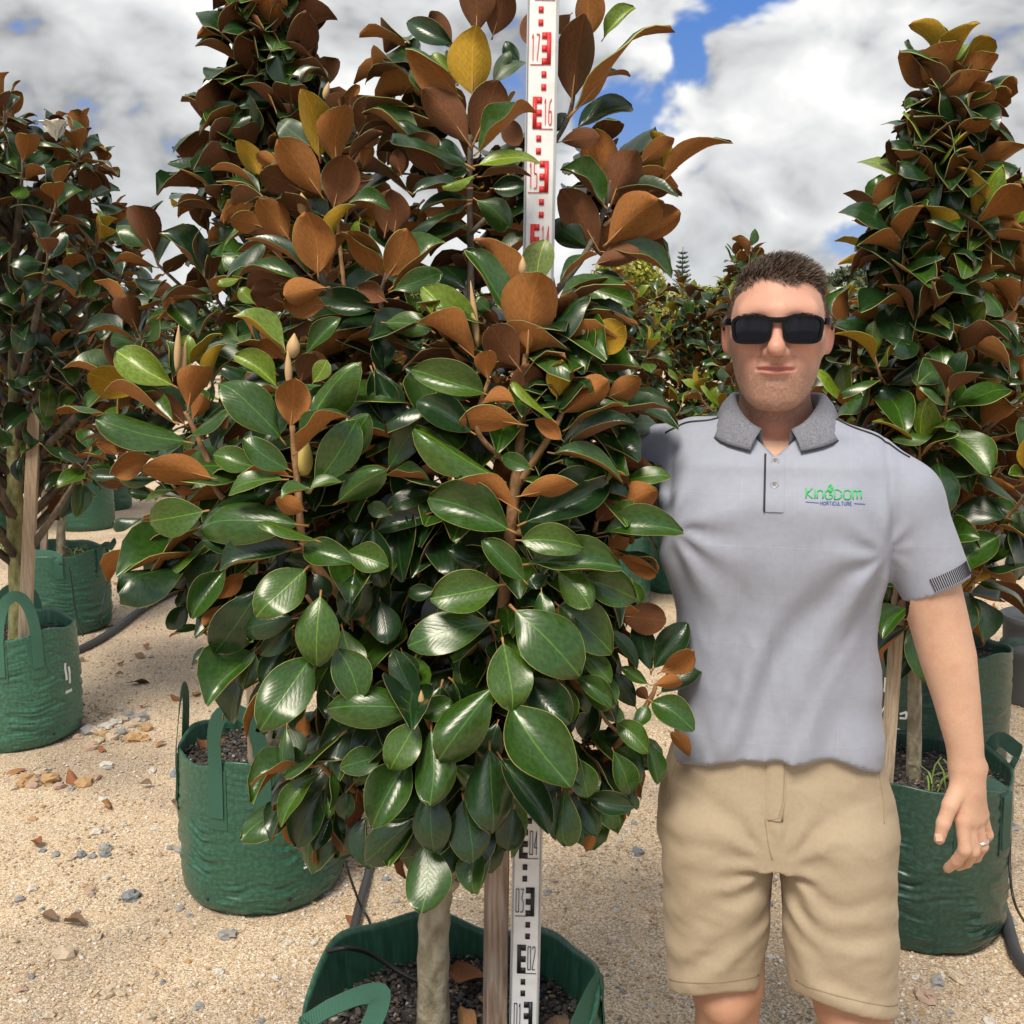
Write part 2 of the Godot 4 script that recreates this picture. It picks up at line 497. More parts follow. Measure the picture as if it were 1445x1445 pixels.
	0,-0.115,1.310,-1.600,-0.088,-0.016,0.016,0.05,0.57,0.82,0.040,
	1,-0.180,1.317,-1.550,-0.031,0.014,0.001,0.14,0.23,0.96,0.024,
	8,-0.185,1.374,-1.570,0.063,-0.010,0.005,0.11,0.88,0.46,0.028,
	6,-0.152,1.361,-1.590,0.058,0.027,0.021,0.03,0.56,-0.83,0.030,
	1,-0.183,1.384,-1.580,0.052,0.081,-0.001,0.03,-0.00,1.00,0.042,
	0,-0.213,1.529,-1.670,0.032,-0.086,0.036,0.42,0.48,0.77,0.043,
	0,-0.213,1.580,-1.680,0.019,-0.044,0.012,0.23,0.36,0.91,0.035,
	6,0.126,1.305,-1.560,0.023,0.033,0.008,0.16,0.13,-0.98,0.030,
	5,0.154,1.316,-1.560,0.058,0.036,0.005,0.12,-0.05,-0.99,0.049,
	6,0.148,1.334,-1.580,0.012,0.054,0.012,-0.06,0.22,-0.97,0.032,
	1,0.135,1.292,-1.540,0.097,0.026,0.032,-0.39,0.67,0.63,0.046,
	8,0.167,1.361,-1.590,0.063,0.021,0.014,-0.37,0.86,0.35,0.030,
	5,0.146,1.262,-1.580,0.073,-0.023,0.013,0.32,0.62,-0.71,0.034,
	0,0.161,1.246,-1.590,0.055,-0.011,0.035,-0.12,0.88,0.47,0.029,
	6,0.169,1.147,-1.620,0.070,-0.002,0.022,0.29,-0.20,-0.94,0.048,
	8,0.179,1.218,-1.550,0.013,-0.030,0.010,0.04,0.33,0.94,0.022,
	0,0.024,1.296,-1.550,0.075,0.011,0.023,-0.31,0.61,0.73,0.035,
	6,0.007,1.284,-1.560,0.052,0.011,0.004,-0.01,0.37,-0.93,0.024,
	0,-0.061,1.394,-1.620,0.033,-0.068,0.032,0.04,0.44,0.90,0.040,
	1,-0.306,1.310,-1.500,-0.142,0.015,0.010,0.11,0.45,0.88,0.063,
	8,-0.452,1.323,-1.540,-0.080,-0.012,0.009,0.08,0.18,0.98,0.059,
	5,-0.294,1.332,-1.490,-0.037,0.016,0.003,-0.11,-0.06,-0.99,0.029,
	8,-0.276,1.293,-1.470,-0.071,0.029,0.011,0.39,0.88,0.27,0.034,
	0,-0.384,1.285,-1.540,-0.065,0.000,0.015,0.21,0.38,0.90,0.044,
	0,-0.318,1.270,-1.520,-0.098,-0.016,0.027,-0.01,0.87,0.49,0.045,
	1,-0.296,1.282,-1.490,0.065,-0.014,0.034,-0.32,0.49,0.81,0.042,
	8,-0.294,1.248,-1.480,-0.057,-0.050,0.046,0.25,0.49,0.84,0.062,
	8,-0.271,1.212,-1.470,-0.001,-0.073,0.047,0.10,0.53,0.84,0.063,
	0,-0.370,1.210,-1.520,-0.061,-0.085,0.032,0.19,0.23,0.96,0.062,
	0,-0.317,1.172,-1.500,-0.073,-0.011,0.010,0.07,0.38,0.92,0.041,
	1,-0.423,1.236,-1.540,-0.038,-0.056,0.044,0.28,0.46,0.84,0.041,
	5,-0.403,1.225,-1.570,-0.045,-0.035,0.004,-0.37,0.38,-0.85,0.025,
	0,-0.497,1.194,-1.580,-0.008,-0.019,0.014,0.19,0.54,0.82,0.018,
	0,-0.502,1.167,-1.600,-0.026,-0.031,0.015,0.21,0.29,0.93,0.028,
	1,-0.471,1.135,-1.590,-0.053,-0.005,0.008,-0.02,0.91,0.42,0.024,
	5,-0.448,1.169,-1.590,-0.024,-0.024,0.012,-0.37,-0.07,-0.93,0.020,
	8,-0.468,1.262,-1.580,-0.054,-0.036,0.023,-0.39,0.83,0.40,0.030,
	0,-0.498,1.251,-1.600,-0.029,-0.019,0.026,0.39,0.48,0.79,0.027,
	0,-0.486,1.222,-1.610,-0.037,-0.016,0.017,0.22,0.41,0.88,0.030,
	1,-0.540,1.205,-1.620,-0.019,-0.015,0.012,0.24,0.39,0.89,0.013,
	0,-0.529,1.263,-1.640,-0.040,-0.013,0.022,-0.15,0.94,0.30,0.021,
	0,-0.568,1.257,-1.660,-0.027,0.001,0.007,0.19,0.74,0.64,0.012,
	1,-0.385,1.112,-1.540,-0.017,-0.051,0.016,-0.01,0.30,0.95,0.032,
	0,-0.405,1.096,-1.560,-0.023,-0.011,0.014,0.31,0.43,0.85,0.021,
	0,-0.324,1.153,-1.520,-0.040,-0.031,0.023,0.24,0.35,0.90,0.031,
	0,-0.341,1.116,-1.550,-0.030,-0.052,0.022,0.09,0.34,0.93,0.032,
	1,-0.251,1.133,-1.480,0.034,-0.066,0.027,0.17,0.45,0.88,0.057,
	0,-0.233,1.231,-1.540,-0.009,-0.054,0.039,0.01,0.58,0.81,0.036,
	0,-0.293,1.229,-1.540,0.023,-0.025,0.016,0.01,0.56,0.83,0.026,
	0,-0.446,1.093,-1.570,-0.041,-0.006,0.004,-0.12,0.95,0.27,0.018,
	5,-0.392,1.049,-1.600,-0.066,-0.039,0.005,-0.48,0.75,-0.46,0.034,
	0,-0.297,1.234,-1.550,-0.038,0.015,0.003,0.22,0.36,0.91,0.025,
	1,-0.286,1.124,-1.470,-0.057,-0.077,0.066,0.26,0.51,0.82,0.068,
	1,-0.138,1.046,-1.470,-0.106,0.020,0.035,0.35,0.43,0.83,0.059,
	0,-0.140,1.038,-1.520,-0.032,0.074,-0.001,0.19,0.10,0.98,0.038,
	1,-0.134,1.037,-1.470,0.044,0.021,-0.004,-0.08,0.36,0.93,0.035,
	8,-0.136,1.034,-1.450,-0.036,-0.061,0.021,-0.01,0.32,0.95,0.053,
	1,-0.116,1.018,-1.460,0.001,-0.085,0.054,-0.03,0.54,0.84,0.058,
	1,-0.190,0.969,-1.490,-0.049,-0.001,0.032,0.45,0.55,0.70,0.039,
	1,-0.151,0.964,-1.480,-0.045,-0.069,0.058,0.13,0.59,0.80,0.061,
	0,-0.118,0.923,-1.470,0.003,-0.067,0.043,-0.06,0.54,0.84,0.058,
	0,-0.147,0.867,-1.500,-0.070,-0.056,0.028,0.05,0.40,0.91,0.055,
	0,-0.221,0.851,-1.540,-0.012,-0.060,0.036,-0.74,0.45,0.50,0.031,
	0,-0.276,1.041,-1.550,0.054,-0.058,0.031,0.20,0.59,0.78,0.039,
	1,-0.252,0.997,-1.500,-0.077,-0.050,0.028,-0.55,0.84,-0.01,0.042,
	1,-0.336,1.001,-1.520,-0.006,-0.055,0.041,-0.48,0.56,0.67,0.030,
	1,-0.296,0.940,-1.520,-0.087,-0.005,0.026,0.01,0.98,0.21,0.040,
	8,-0.286,0.936,-1.500,-0.049,-0.044,0.051,0.01,0.76,0.66,0.037,
	0,-0.284,0.904,-1.520,-0.033,-0.068,0.043,0.11,0.49,0.86,0.049,
	0,-0.309,0.917,-1.540,-0.053,-0.026,0.027,-0.04,0.76,0.64,0.029,
	1,-0.268,0.940,-1.500,0.013,-0.039,0.030,0.75,0.54,0.39,0.023,
	1,-0.276,0.892,-1.510,0.004,-0.022,0.014,0.27,0.55,0.79,0.019,
	0,-0.248,0.900,-1.530,-0.007,-0.039,0.018,-0.07,0.44,0.90,0.031,
	6,-0.239,0.883,-1.560,-0.011,-0.049,0.008,-0.15,-0.12,-0.98,0.031,
	6,-0.274,0.847,-1.560,0.018,-0.051,0.020,0.71,-0.03,-0.71,0.025,
	0,-0.281,0.844,-1.550,-0.018,-0.036,0.029,0.18,0.56,0.81,0.029,
	5,-0.319,0.998,-1.580,-0.002,-0.031,0.007,-0.38,-0.20,-0.90,0.023,
	4,-0.343,0.981,-1.570,0.019,-0.034,0.023,0.17,0.62,0.77,0.030,
	0,-0.251,0.974,-1.550,-0.020,-0.022,0.016,0.05,0.56,0.83,0.024,
	0,-0.259,0.940,-1.540,0.008,-0.042,0.017,0.29,0.41,0.86,0.026,
	1,-0.214,0.923,-1.530,-0.026,-0.008,0.008,0.13,0.41,0.90,0.020,
	1,-0.028,1.083,-1.450,-0.072,-0.086,0.040,0.03,0.40,0.92,0.066,
	1,-0.001,1.064,-1.430,0.077,-0.079,0.066,-0.03,0.62,0.79,0.086,
	0,0.026,1.092,-1.470,0.053,-0.051,0.035,-0.00,0.57,0.82,0.059,
	1,0.096,1.076,-1.500,0.044,-0.022,0.031,-0.26,0.59,0.77,0.032,
	0,-0.032,0.986,-1.470,0.007,-0.106,0.042,0.19,0.37,0.91,0.069,
	0,-0.015,0.967,-1.480,0.068,-0.082,0.053,0.14,0.62,0.77,0.052,
	8,-0.084,0.956,-1.480,0.038,-0.020,0.013,-0.05,0.47,0.88,0.032,
	0,-0.071,0.905,-1.480,0.015,-0.082,0.028,0.24,0.35,0.91,0.063,
	1,-0.129,0.829,-1.500,-0.003,-0.077,0.058,-0.09,0.60,0.79,0.069,
	1,-0.051,0.812,-1.520,-0.006,-0.055,0.034,-0.20,0.54,0.82,0.047,
	0,0.003,0.864,-1.540,-0.011,-0.058,0.020,-0.03,0.33,0.94,0.045,
	0,-0.195,0.760,-1.570,0.019,0.012,-0.000,-0.22,0.39,0.90,0.015,
	0,0.049,1.003,-1.520,0.047,-0.065,0.051,-0.15,0.54,0.83,0.044,
	0,-0.022,1.007,-1.520,-0.021,-0.045,0.026,-0.01,0.51,0.86,0.041,
	5,0.229,1.068,-1.580,0.048,0.038,0.014,0.32,-0.05,-0.95,0.037,
	5,0.216,1.054,-1.560,0.041,0.011,0.009,0.22,-0.04,-0.98,0.023,
	0,0.215,1.065,-1.600,-0.015,0.072,-0.009,0.09,0.15,0.98,0.033,
	0,0.221,1.068,-1.600,0.048,0.068,-0.004,-0.22,0.21,0.95,0.044,
	8,0.208,1.052,-1.570,-0.039,0.025,-0.001,0.18,0.32,0.93,0.020,
	0,0.233,1.029,-1.600,0.064,0.057,-0.001,-0.25,0.30,0.92,0.041,
	1,0.213,1.027,-1.560,0.053,-0.025,0.037,-0.29,0.55,0.78,0.047,
	1,0.204,1.025,-1.550,-0.016,-0.025,0.019,-0.09,0.63,0.77,0.026,
	0,0.193,1.005,-1.600,-0.030,0.051,-0.000,0.11,0.07,0.99,0.033,
	6,0.213,1.017,-1.600,-0.018,0.019,0.002,-0.10,0.00,-1.00,0.019,
	8,0.159,0.998,-1.550,0.041,-0.029,0.037,-0.25,0.62,0.75,0.035,
	1,0.209,0.957,-1.580,0.019,-0.060,0.020,0.30,0.39,0.87,0.029,
	0,0.179,0.947,-1.600,0.040,-0.034,0.015,0.06,0.45,0.89,0.033,
	1,0.154,0.955,-1.540,0.025,-0.055,0.024,0.01,0.40,0.91,0.036,
	1,0.095,0.961,-1.500,0.017,-0.053,0.017,0.02,0.31,0.95,0.041,
	0,0.112,0.892,-1.520,0.062,-0.002,0.023,-0.28,0.51,0.81,0.034,
	1,0.078,0.918,-1.500,-0.004,-0.077,0.032,-0.54,0.35,0.77,0.037,
	0,0.102,0.882,-1.530,0.024,-0.042,0.026,-0.09,0.48,0.87,0.033,
	1,0.186,0.876,-1.570,0.008,-0.021,0.011,0.02,0.47,0.88,0.014,
	5,0.128,0.812,-1.570,-0.012,-0.027,0.008,-0.03,-0.27,-0.96,0.018,
	5,0.247,0.967,-1.590,0.029,-0.034,0.003,0.09,0.00,-1.00,0.024,
	1,0.132,1.028,-1.540,0.032,-0.010,0.021,-0.27,0.62,0.73,0.023,
	1,0.093,1.084,-1.500,0.049,-0.023,0.032,-0.21,0.61,0.76,0.030,
	8,0.099,1.118,-1.520,0.044,-0.036,0.025,-0.03,0.55,0.83,0.031,
	0,0.151,1.133,-1.580,0.044,-0.043,0.022,0.23,0.62,0.75,0.029,
	0,0.124,1.023,-1.580,-0.016,-0.048,0.024,-0.10,0.47,0.87,0.036,
	0,0.175,0.983,-1.600,-0.027,-0.021,0.010,-0.01,0.46,0.89,0.026,
	0,0.069,0.875,-1.560,-0.000,-0.061,0.019,0.54,0.25,0.80,0.028,
	1,0.066,1.081,-1.500,0.013,-0.060,0.022,-0.05,0.34,0.94,0.040,
	6,0.119,0.924,-1.620,0.035,-0.016,0.014,0.25,-0.29,-0.93,0.029,
	7,-0.065,1.972,-1.820,0.005,0.097,0.012,-0.27,0.13,-0.95,0.070,
	6,-0.072,1.894,-1.820,-0.068,0.080,0.006,0.07,0.13,-0.99,0.056,
	6,-0.061,1.894,-1.800,0.035,0.088,0.013,-0.22,0.22,-0.95,0.069,
	1,-0.097,1.976,-1.840,-0.070,0.043,-0.008,-0.10,0.01,0.99,0.042,
	5,-0.090,1.976,-1.840,-0.076,0.066,0.028,0.39,0.70,-0.59,0.046,
	2,-0.102,2.018,-1.860,-0.029,0.027,0.003,0.02,-0.09,1.00,0.023,
	4,-0.031,2.003,-1.860,0.026,0.046,0.001,-0.23,0.11,0.97,0.023,
	4,-0.031,1.997,-1.850,0.049,0.042,-0.004,-0.14,0.26,0.96,0.028,
	6,-0.059,2.078,-1.860,-0.007,0.082,0.019,0.16,0.23,-0.96,0.061,
	6,-0.032,2.080,-1.880,0.020,0.066,0.014,-0.20,0.26,-0.94,0.049,
	0,-0.099,2.065,-1.880,-0.074,0.036,0.010,0.06,-0.15,0.99,0.039,
	6,-0.104,2.066,-1.900,-0.030,0.052,0.015,0.13,0.34,-0.93,0.034,
	8,-0.050,1.855,-1.670,0.077,0.069,-0.014,-0.39,0.57,0.72,0.046,
	0,-0.073,1.857,-1.800,-0.112,0.072,-0.018,0.32,0.67,0.67,0.059,
	6,-0.114,1.848,-1.840,-0.052,0.060,0.021,0.06,0.37,-0.93,0.057,
	6,-0.189,1.855,-1.880,-0.007,0.037,0.008,0.07,0.23,-0.97,0.028,
	0,-0.074,1.853,-1.820,-0.042,0.043,0.011,0.24,-0.02,0.97,0.042,
	2,-0.050,1.833,-1.660,0.083,0.018,0.012,-0.23,0.52,0.82,0.038,
	0,-0.048,1.829,-1.740,0.070,0.009,0.024,-0.29,0.75,0.60,0.033,
	2,-0.061,1.835,-1.770,-0.048,-0.019,0.026,0.04,0.77,0.63,0.025,
	1,-0.057,1.795,-1.760,0.049,-0.039,0.022,-0.23,0.24,0.94,0.041,
	0,-0.073,1.820,-1.800,-0.083,-0.000,0.025,0.16,0.83,0.53,0.038,
	0,-0.073,1.801,-1.800,-0.076,-0.002,0.012,0.09,0.72,0.69,0.034,
	0,-0.077,1.793,-1.800,-0.094,-0.034,0.033,-0.13,0.85,0.51,0.046,
	6,-0.198,1.753,-1.840,-0.002,0.066,0.005,-0.02,0.08,-1.00,0.048,
	0,-0.081,1.760,-1.800,-0.074,-0.024,0.047,0.32,0.54,0.78,0.040,
	0,-0.032,1.826,-1.840,0.053,0.003,0.007,-0.13,0.04,0.99,0.039,
	6,0.099,1.969,-1.840,0.008,0.117,0.016,-0.16,0.14,-0.98,0.066,
	5,0.129,2.074,-1.860,-0.002,0.073,0.013,0.22,0.17,-0.96,0.053,
	5,0.104,1.949,-1.820,0.120,0.135,0.024,-0.71,0.67,-0.21,0.080,
	2,0.154,2.076,-1.880,0.037,0.054,0.011,-0.58,0.23,0.78,0.029,
	0,0.110,1.924,-1.840,0.085,0.046,-0.012,-0.26,0.67,0.69,0.043,
	0,0.131,1.997,-1.880,0.064,0.039,-0.011,-0.21,0.56,0.80,0.033,
	6,0.081,1.897,-1.820,0.061,0.009,0.012,0.13,0.41,-0.90,0.031,
	5,0.158,1.822,-1.840,-0.022,0.092,0.022,0.09,0.26,-0.96,0.061,
	6,0.164,1.796,-1.820,0.035,0.081,0.022,-0.02,0.27,-0.96,0.065,
	5,0.159,1.733,-1.800,0.076,0.063,0.035,0.23,0.25,-0.94,0.072,
	5,0.202,1.745,-1.840,0.075,0.039,0.023,0.20,0.18,-0.96,0.051,
	6,0.142,1.727,-1.820,-0.057,0.092,0.021,0.14,0.30,-0.94,0.058,
	1,0.151,1.793,-1.800,-0.062,0.065,-0.011,0.41,0.51,0.75,0.040,
	7,0.261,1.855,-1.880,-0.014,0.068,0.006,0.85,0.22,-0.48,0.031,
	5,0.216,1.869,-1.870,0.048,0.044,0.009,-0.17,0.37,-0.91,0.029,
	5,0.254,1.839,-1.880,0.085,0.085,0.026,-0.52,0.68,-0.52,0.054,
	6,0.225,1.818,-1.870,0.039,0.011,0.004,0.05,0.18,-0.98,0.030,
	0,0.130,1.726,-1.820,-0.058,0.039,0.013,0.11,-0.16,0.98,0.043,
	6,0.140,1.699,-1.800,0.070,0.016,0.011,0.07,0.37,-0.93,0.032,
	1,0.157,1.720,-1.820,0.104,-0.006,0.026,-0.05,0.90,0.43,0.047,
	8,0.121,1.661,-1.800,0.073,-0.025,0.034,-0.35,0.21,0.91,0.047,
	0,0.138,1.689,-1.820,0.050,-0.005,0.009,-0.08,0.68,0.73,0.023,
	6,0.099,2.119,-1.900,-0.032,-0.027,0.004,-0.24,0.14,-0.96,0.030,
	6,0.040,2.140,-1.920,-0.020,-0.073,0.015,-0.68,0.04,-0.73,0.034,
	0,0.068,1.922,-1.870,0.023,0.030,0.003,-0.06,-0.06,1.00,0.027,
	6,-0.012,1.956,-1.920,0.024,-0.050,0.016,0.27,-0.17,-0.95,0.036,
	0,0.012,2.049,-1.920,-0.024,0.031,-0.002,-0.10,0.00,1.00,0.029]
# stems of the tall front tree: x y z and radius along each
const STEMS := [
	[[-0.138, 0.343, -1.720, 0.0300], [-0.138, 0.458, -1.720, 0.0280], [-0.134, 0.591, -1.720, 0.0270], [-0.123, 0.656, -1.720, 0.0260], [-0.108, 0.756, -1.700, 0.0220], [-0.079, 0.906, -1.670, 0.0190], [-0.036, 1.053, -1.620, 0.0160], [-0.016, 1.155, -1.580, 0.0150], [-0.003, 1.279, -1.560, 0.0140], [0.006, 1.364, -1.560, 0.0130], [0.014, 1.447, -1.570, 0.0100], [0.020, 1.551, -1.580, 0.0070]],
	[[-0.100, 0.798, -1.720, 0.0140], [-0.086, 1.067, -1.780, 0.0130], [-0.076, 1.431, -1.820, 0.0110], [-0.070, 1.669, -1.840, 0.0090], [-0.071, 1.809, -1.840, 0.0080], [-0.068, 1.908, -1.820, 0.0060]],
	[[-0.075, 1.479, -1.820, 0.0100], [0.057, 1.633, -1.820, 0.0080], [0.121, 1.715, -1.820, 0.0080], [0.152, 1.784, -1.820, 0.0070], [0.164, 1.835, -1.820, 0.0050]],
	[[-0.070, 1.751, -1.840, 0.0070], [0.045, 1.868, -1.850, 0.0060], [0.092, 1.937, -1.850, 0.0060], [0.105, 1.993, -1.850, 0.0040]],
	[[-0.098, 0.848, -1.690, 0.0130], [-0.181, 1.076, -1.620, 0.0120], [-0.268, 1.204, -1.560, 0.0110], [-0.303, 1.274, -1.530, 0.0090], [-0.308, 1.348, -1.520, 0.0080], [-0.314, 1.450, -1.520, 0.0060]],
	[[-0.268, 1.204, -1.560, 0.0100], [-0.378, 1.307, -1.590, 0.0090], [-0.439, 1.339, -1.590, 0.0080], [-0.463, 1.402, -1.600, 0.0070], [-0.490, 1.466, -1.600, 0.0050]],
	[[-0.123, 0.731, -1.700, 0.0100], [-0.205, 0.839, -1.600, 0.0070], [-0.272, 0.916, -1.540, 0.0060], [-0.284, 0.941, -1.520, 0.0040]],
	[[-0.085, 0.881, -1.670, 0.0100], [-0.112, 0.956, -1.570, 0.0070], [-0.127, 1.026, -1.500, 0.0060], [-0.134, 1.049, -1.480, 0.0040]],
	[[-0.025, 1.076, -1.620, 0.0100], [0.040, 1.149, -1.560, 0.0080], [0.080, 1.191, -1.520, 0.0060], [0.093, 1.223, -1.520, 0.0050]],
	[[-0.105, 0.785, -1.720, 0.0100], [-0.003, 0.832, -1.670, 0.0090], [0.122, 0.895, -1.620, 0.0080], [0.174, 0.960, -1.590, 0.0070], [0.214, 1.026, -1.580, 0.0060], [0.221, 1.049, -1.580, 0.0040]],
	[[-0.001, 1.290, -1.560, 0.0090], [0.072, 1.277, -1.570, 0.0080], [0.116, 1.279, -1.560, 0.0060], [0.126, 1.306, -1.560, 0.0050]],
	[[0.006, 1.354, -1.560, 0.0090], [0.039, 1.407, -1.550, 0.0080], [0.064, 1.449, -1.540, 0.0070], [0.075, 1.474, -1.550, 0.0050]],
	[[0.008, 1.385, -1.560, 0.0080], [-0.023, 1.408, -1.540, 0.0060], [-0.051, 1.450, -1.520, 0.0060], [-0.033, 1.515, -1.530, 0.0040]],
	[[-0.079, 1.370, -1.820, 0.0090], [-0.155, 1.527, -1.770, 0.0080], [-0.206, 1.617, -1.720, 0.0070], [-0.197, 1.677, -1.700, 0.0040]],
	[[-0.088, 1.287, -1.800, 0.0100], [-0.192, 1.481, -1.780, 0.0090], [-0.267, 1.619, -1.750, 0.0080], [-0.297, 1.671, -1.700, 0.0060], [-0.292, 1.760, -1.720, 0.0040]],
	[[-0.270, 1.619, -1.770, 0.0060], [-0.284, 1.724, -1.800, 0.0050], [-0.285, 1.790, -1.780, 0.0040]],
	[[0.122, 0.895, -1.620, 0.0060], [0.084, 0.888, -1.540, 0.0050], [0.077, 0.908, -1.520, 0.0040]],
	[[-0.121, 0.628, -1.720, 0.0100], [-0.099, 0.657, -1.690, 0.0060], [-0.092, 0.671, -1.685, 0.0050]],
	[[0.174, 0.960, -1.590, 0.0040], [0.140, 0.998, -1.580, 0.0040], [0.128, 1.054, -1.580, 0.0030]],
	[[-0.170, 1.042, -1.620, 0.0070], [-0.258, 1.130, -1.550, 0.0060], [-0.301, 1.202, -1.520, 0.0040]],
	[[0.153, 1.761, -1.820, 0.0060], [0.212, 1.811, -1.850, 0.0050], [0.243, 1.829, -1.860, 0.0040]]]
# inner leaf clumps of the front tree: x y z, half width, half height, leaves
const CLUMPS := [
	[-0.337, 1.418, -1.670, 0.142, 0.142, 22],
	[-0.441, 1.262, -1.660, 0.106, 0.083, 14],
	[-0.340, 1.129, -1.640, 0.118, 0.106, 18],
	[-0.185, 1.326, -1.690, 0.165, 0.177, 34],
	[-0.003, 1.260, -1.670, 0.154, 0.213, 36],
	[-0.139, 1.012, -1.640, 0.189, 0.130, 30],
	[0.053, 1.105, -1.640, 0.106, 0.142, 20],
	[-0.025, 1.506, -1.700, 0.130, 0.130, 20],
	[-0.278, 0.893, -1.640, 0.083, 0.059, 8],
	[-0.094, 0.872, -1.620, 0.089, 0.041, 9],
	[0.113, 0.922, -1.660, 0.059, 0.059, 8],
	[-0.078, 1.847, -1.940, 0.130, 0.154, 26],
	[0.146, 1.832, -1.920, 0.071, 0.106, 14],
	[-0.329, 1.754, -1.860, 0.106, 0.106, 18],
	[-0.195, 1.574, -1.820, 0.130, 0.106, 24],
	[-0.153, 2.019, -1.960, 0.083, 0.106, 12],
	[0.086, 1.386, -1.660, 0.094, 0.130, 14],
	[-0.237, 1.168, -1.720, 0.177, 0.142, 22],
	[-0.091, 1.650, -1.920, 0.130, 0.106, 16],
	[-0.051, 0.986, -1.720, 0.154, 0.130, 16],
	[0.048, 1.584, -1.700, 0.053, 0.071, 9],
	[0.036, 1.485, -1.670, 0.059, 0.071, 9],
	[0.053, 1.397, -1.660, 0.059, 0.071, 8],
	[0.031, 1.260, -1.670, 0.071, 0.094, 8]]
const BUDS := [
	[-0.497, 1.525, -1.590, -0.491, 1.594, -1.590, 0.0055, 0],
	[-0.321, 1.505, -1.540, -0.321, 1.558, -1.540, 0.0055, 0],
	[-0.321, 1.545, -1.570, -0.317, 1.581, -1.570, 0.0100, 0],
	[-0.303, 1.378, -1.530, -0.300, 1.445, -1.530, 0.0145, 1],
	[-0.050, 1.561, -1.570, -0.060, 1.656, -1.570, 0.0055, 0],
	[0.015, 1.664, -1.600, 0.016, 1.693, -1.600, 0.0060, 0],
	[-0.131, 1.045, -1.480, -0.131, 1.071, -1.480, 0.0050, 0],
	[-0.329, 1.768, -1.740, -0.334, 1.804, -1.740, 0.0100, 0],
	[0.106, 1.576, -1.590, 0.103, 1.604, -1.590, 0.0050, 0],
	[-0.327, 1.991, -1.940, -0.319, 2.020, -1.940, 0.0060, 0],
	[-0.494, 1.509, -1.600, -0.485, 1.571, -1.600, 0.0060, 0]]
const PIPE_LEFT := [Vector3(-2.027, 0.020, -7.604), Vector3(-2.175, 0.020, -6.935), Vector3(-2.221, 0.020, -6.682), Vector3(-2.248, 0.020, -6.297), Vector3(-2.237, 0.020, -5.857), Vector3(-2.249, 0.020, -5.529), Vector3(-2.303, 0.020, -5.338), Vector3(-2.458, 0.020, -5.234), Vector3(-2.785, 0.020, -5.171)]
const PIPE_MIDDLE := [Vector3(-0.452, 0.015, -3.698), Vector3(-0.446, 0.015, -3.396), Vector3(-0.431, 0.015, -3.066), Vector3(-0.430, 0.015, -2.811), Vector3(-0.426, 0.015, -2.576), Vector3(-0.426, 0.015, -2.332)]
const PIPE_RIGHT := [Vector3(1.288, 0.020, -2.988), Vector3(1.298, 0.020, -2.744), Vector3(1.298, 0.020, -2.635), Vector3(1.292, 0.020, -2.534), Vector3(1.303, 0.020, -2.381)]
const DRIP_D := [Vector3(-0.487, 0.368, -2.750), Vector3(-0.471, 0.275, -2.730), Vector3(-0.445, 0.178, -2.700), Vector3(-0.423, 0.040, -2.765), Vector3(-0.392, 0.010, -2.725), Vector3(-0.386, 0.010, -2.660), Vector3(-0.406, 0.010, -2.646)]
const DRIP_E := [Vector3(1.308, 0.381, -2.720), Vector3(1.318, 0.358, -2.680), Vector3(1.319, 0.288, -2.660), Vector3(1.306, 0.209, -2.620), Vector3(1.290, 0.157, -2.550), Vector3(1.394, 0.020, -2.671), Vector3(1.386, 0.020, -2.567)]
const DRIP_B := [Vector3(-2.462, 0.423, -5.680), Vector3(-2.395, 0.425, -5.630), Vector3(-2.377, 0.341, -5.620), Vector3(-2.369, 0.224, -5.620), Vector3(-2.355, 0.125, -5.620), Vector3(-2.325, 0.040, -5.600)]
const DRIP_B_TWO := [Vector3(-2.254, 0.403, -5.800), Vector3(-2.256, 0.303, -5.800), Vector3(-2.262, 0.201, -5.750), Vector3(-2.263, 0.125, -5.700), Vector3(-2.332, 0.010, -5.927), Vector3(-2.295, 0.010, -5.960)]
const DRIP_MAIN := [Vector3(-0.341, 0.460, -1.824), Vector3(-0.303, 0.470, -1.817), Vector3(-0.271, 0.430, -1.867), Vector3(-0.235, 0.400, -1.876), Vector3(-0.198, 0.385, -1.863), Vector3(-0.167, 0.375, -1.856)]
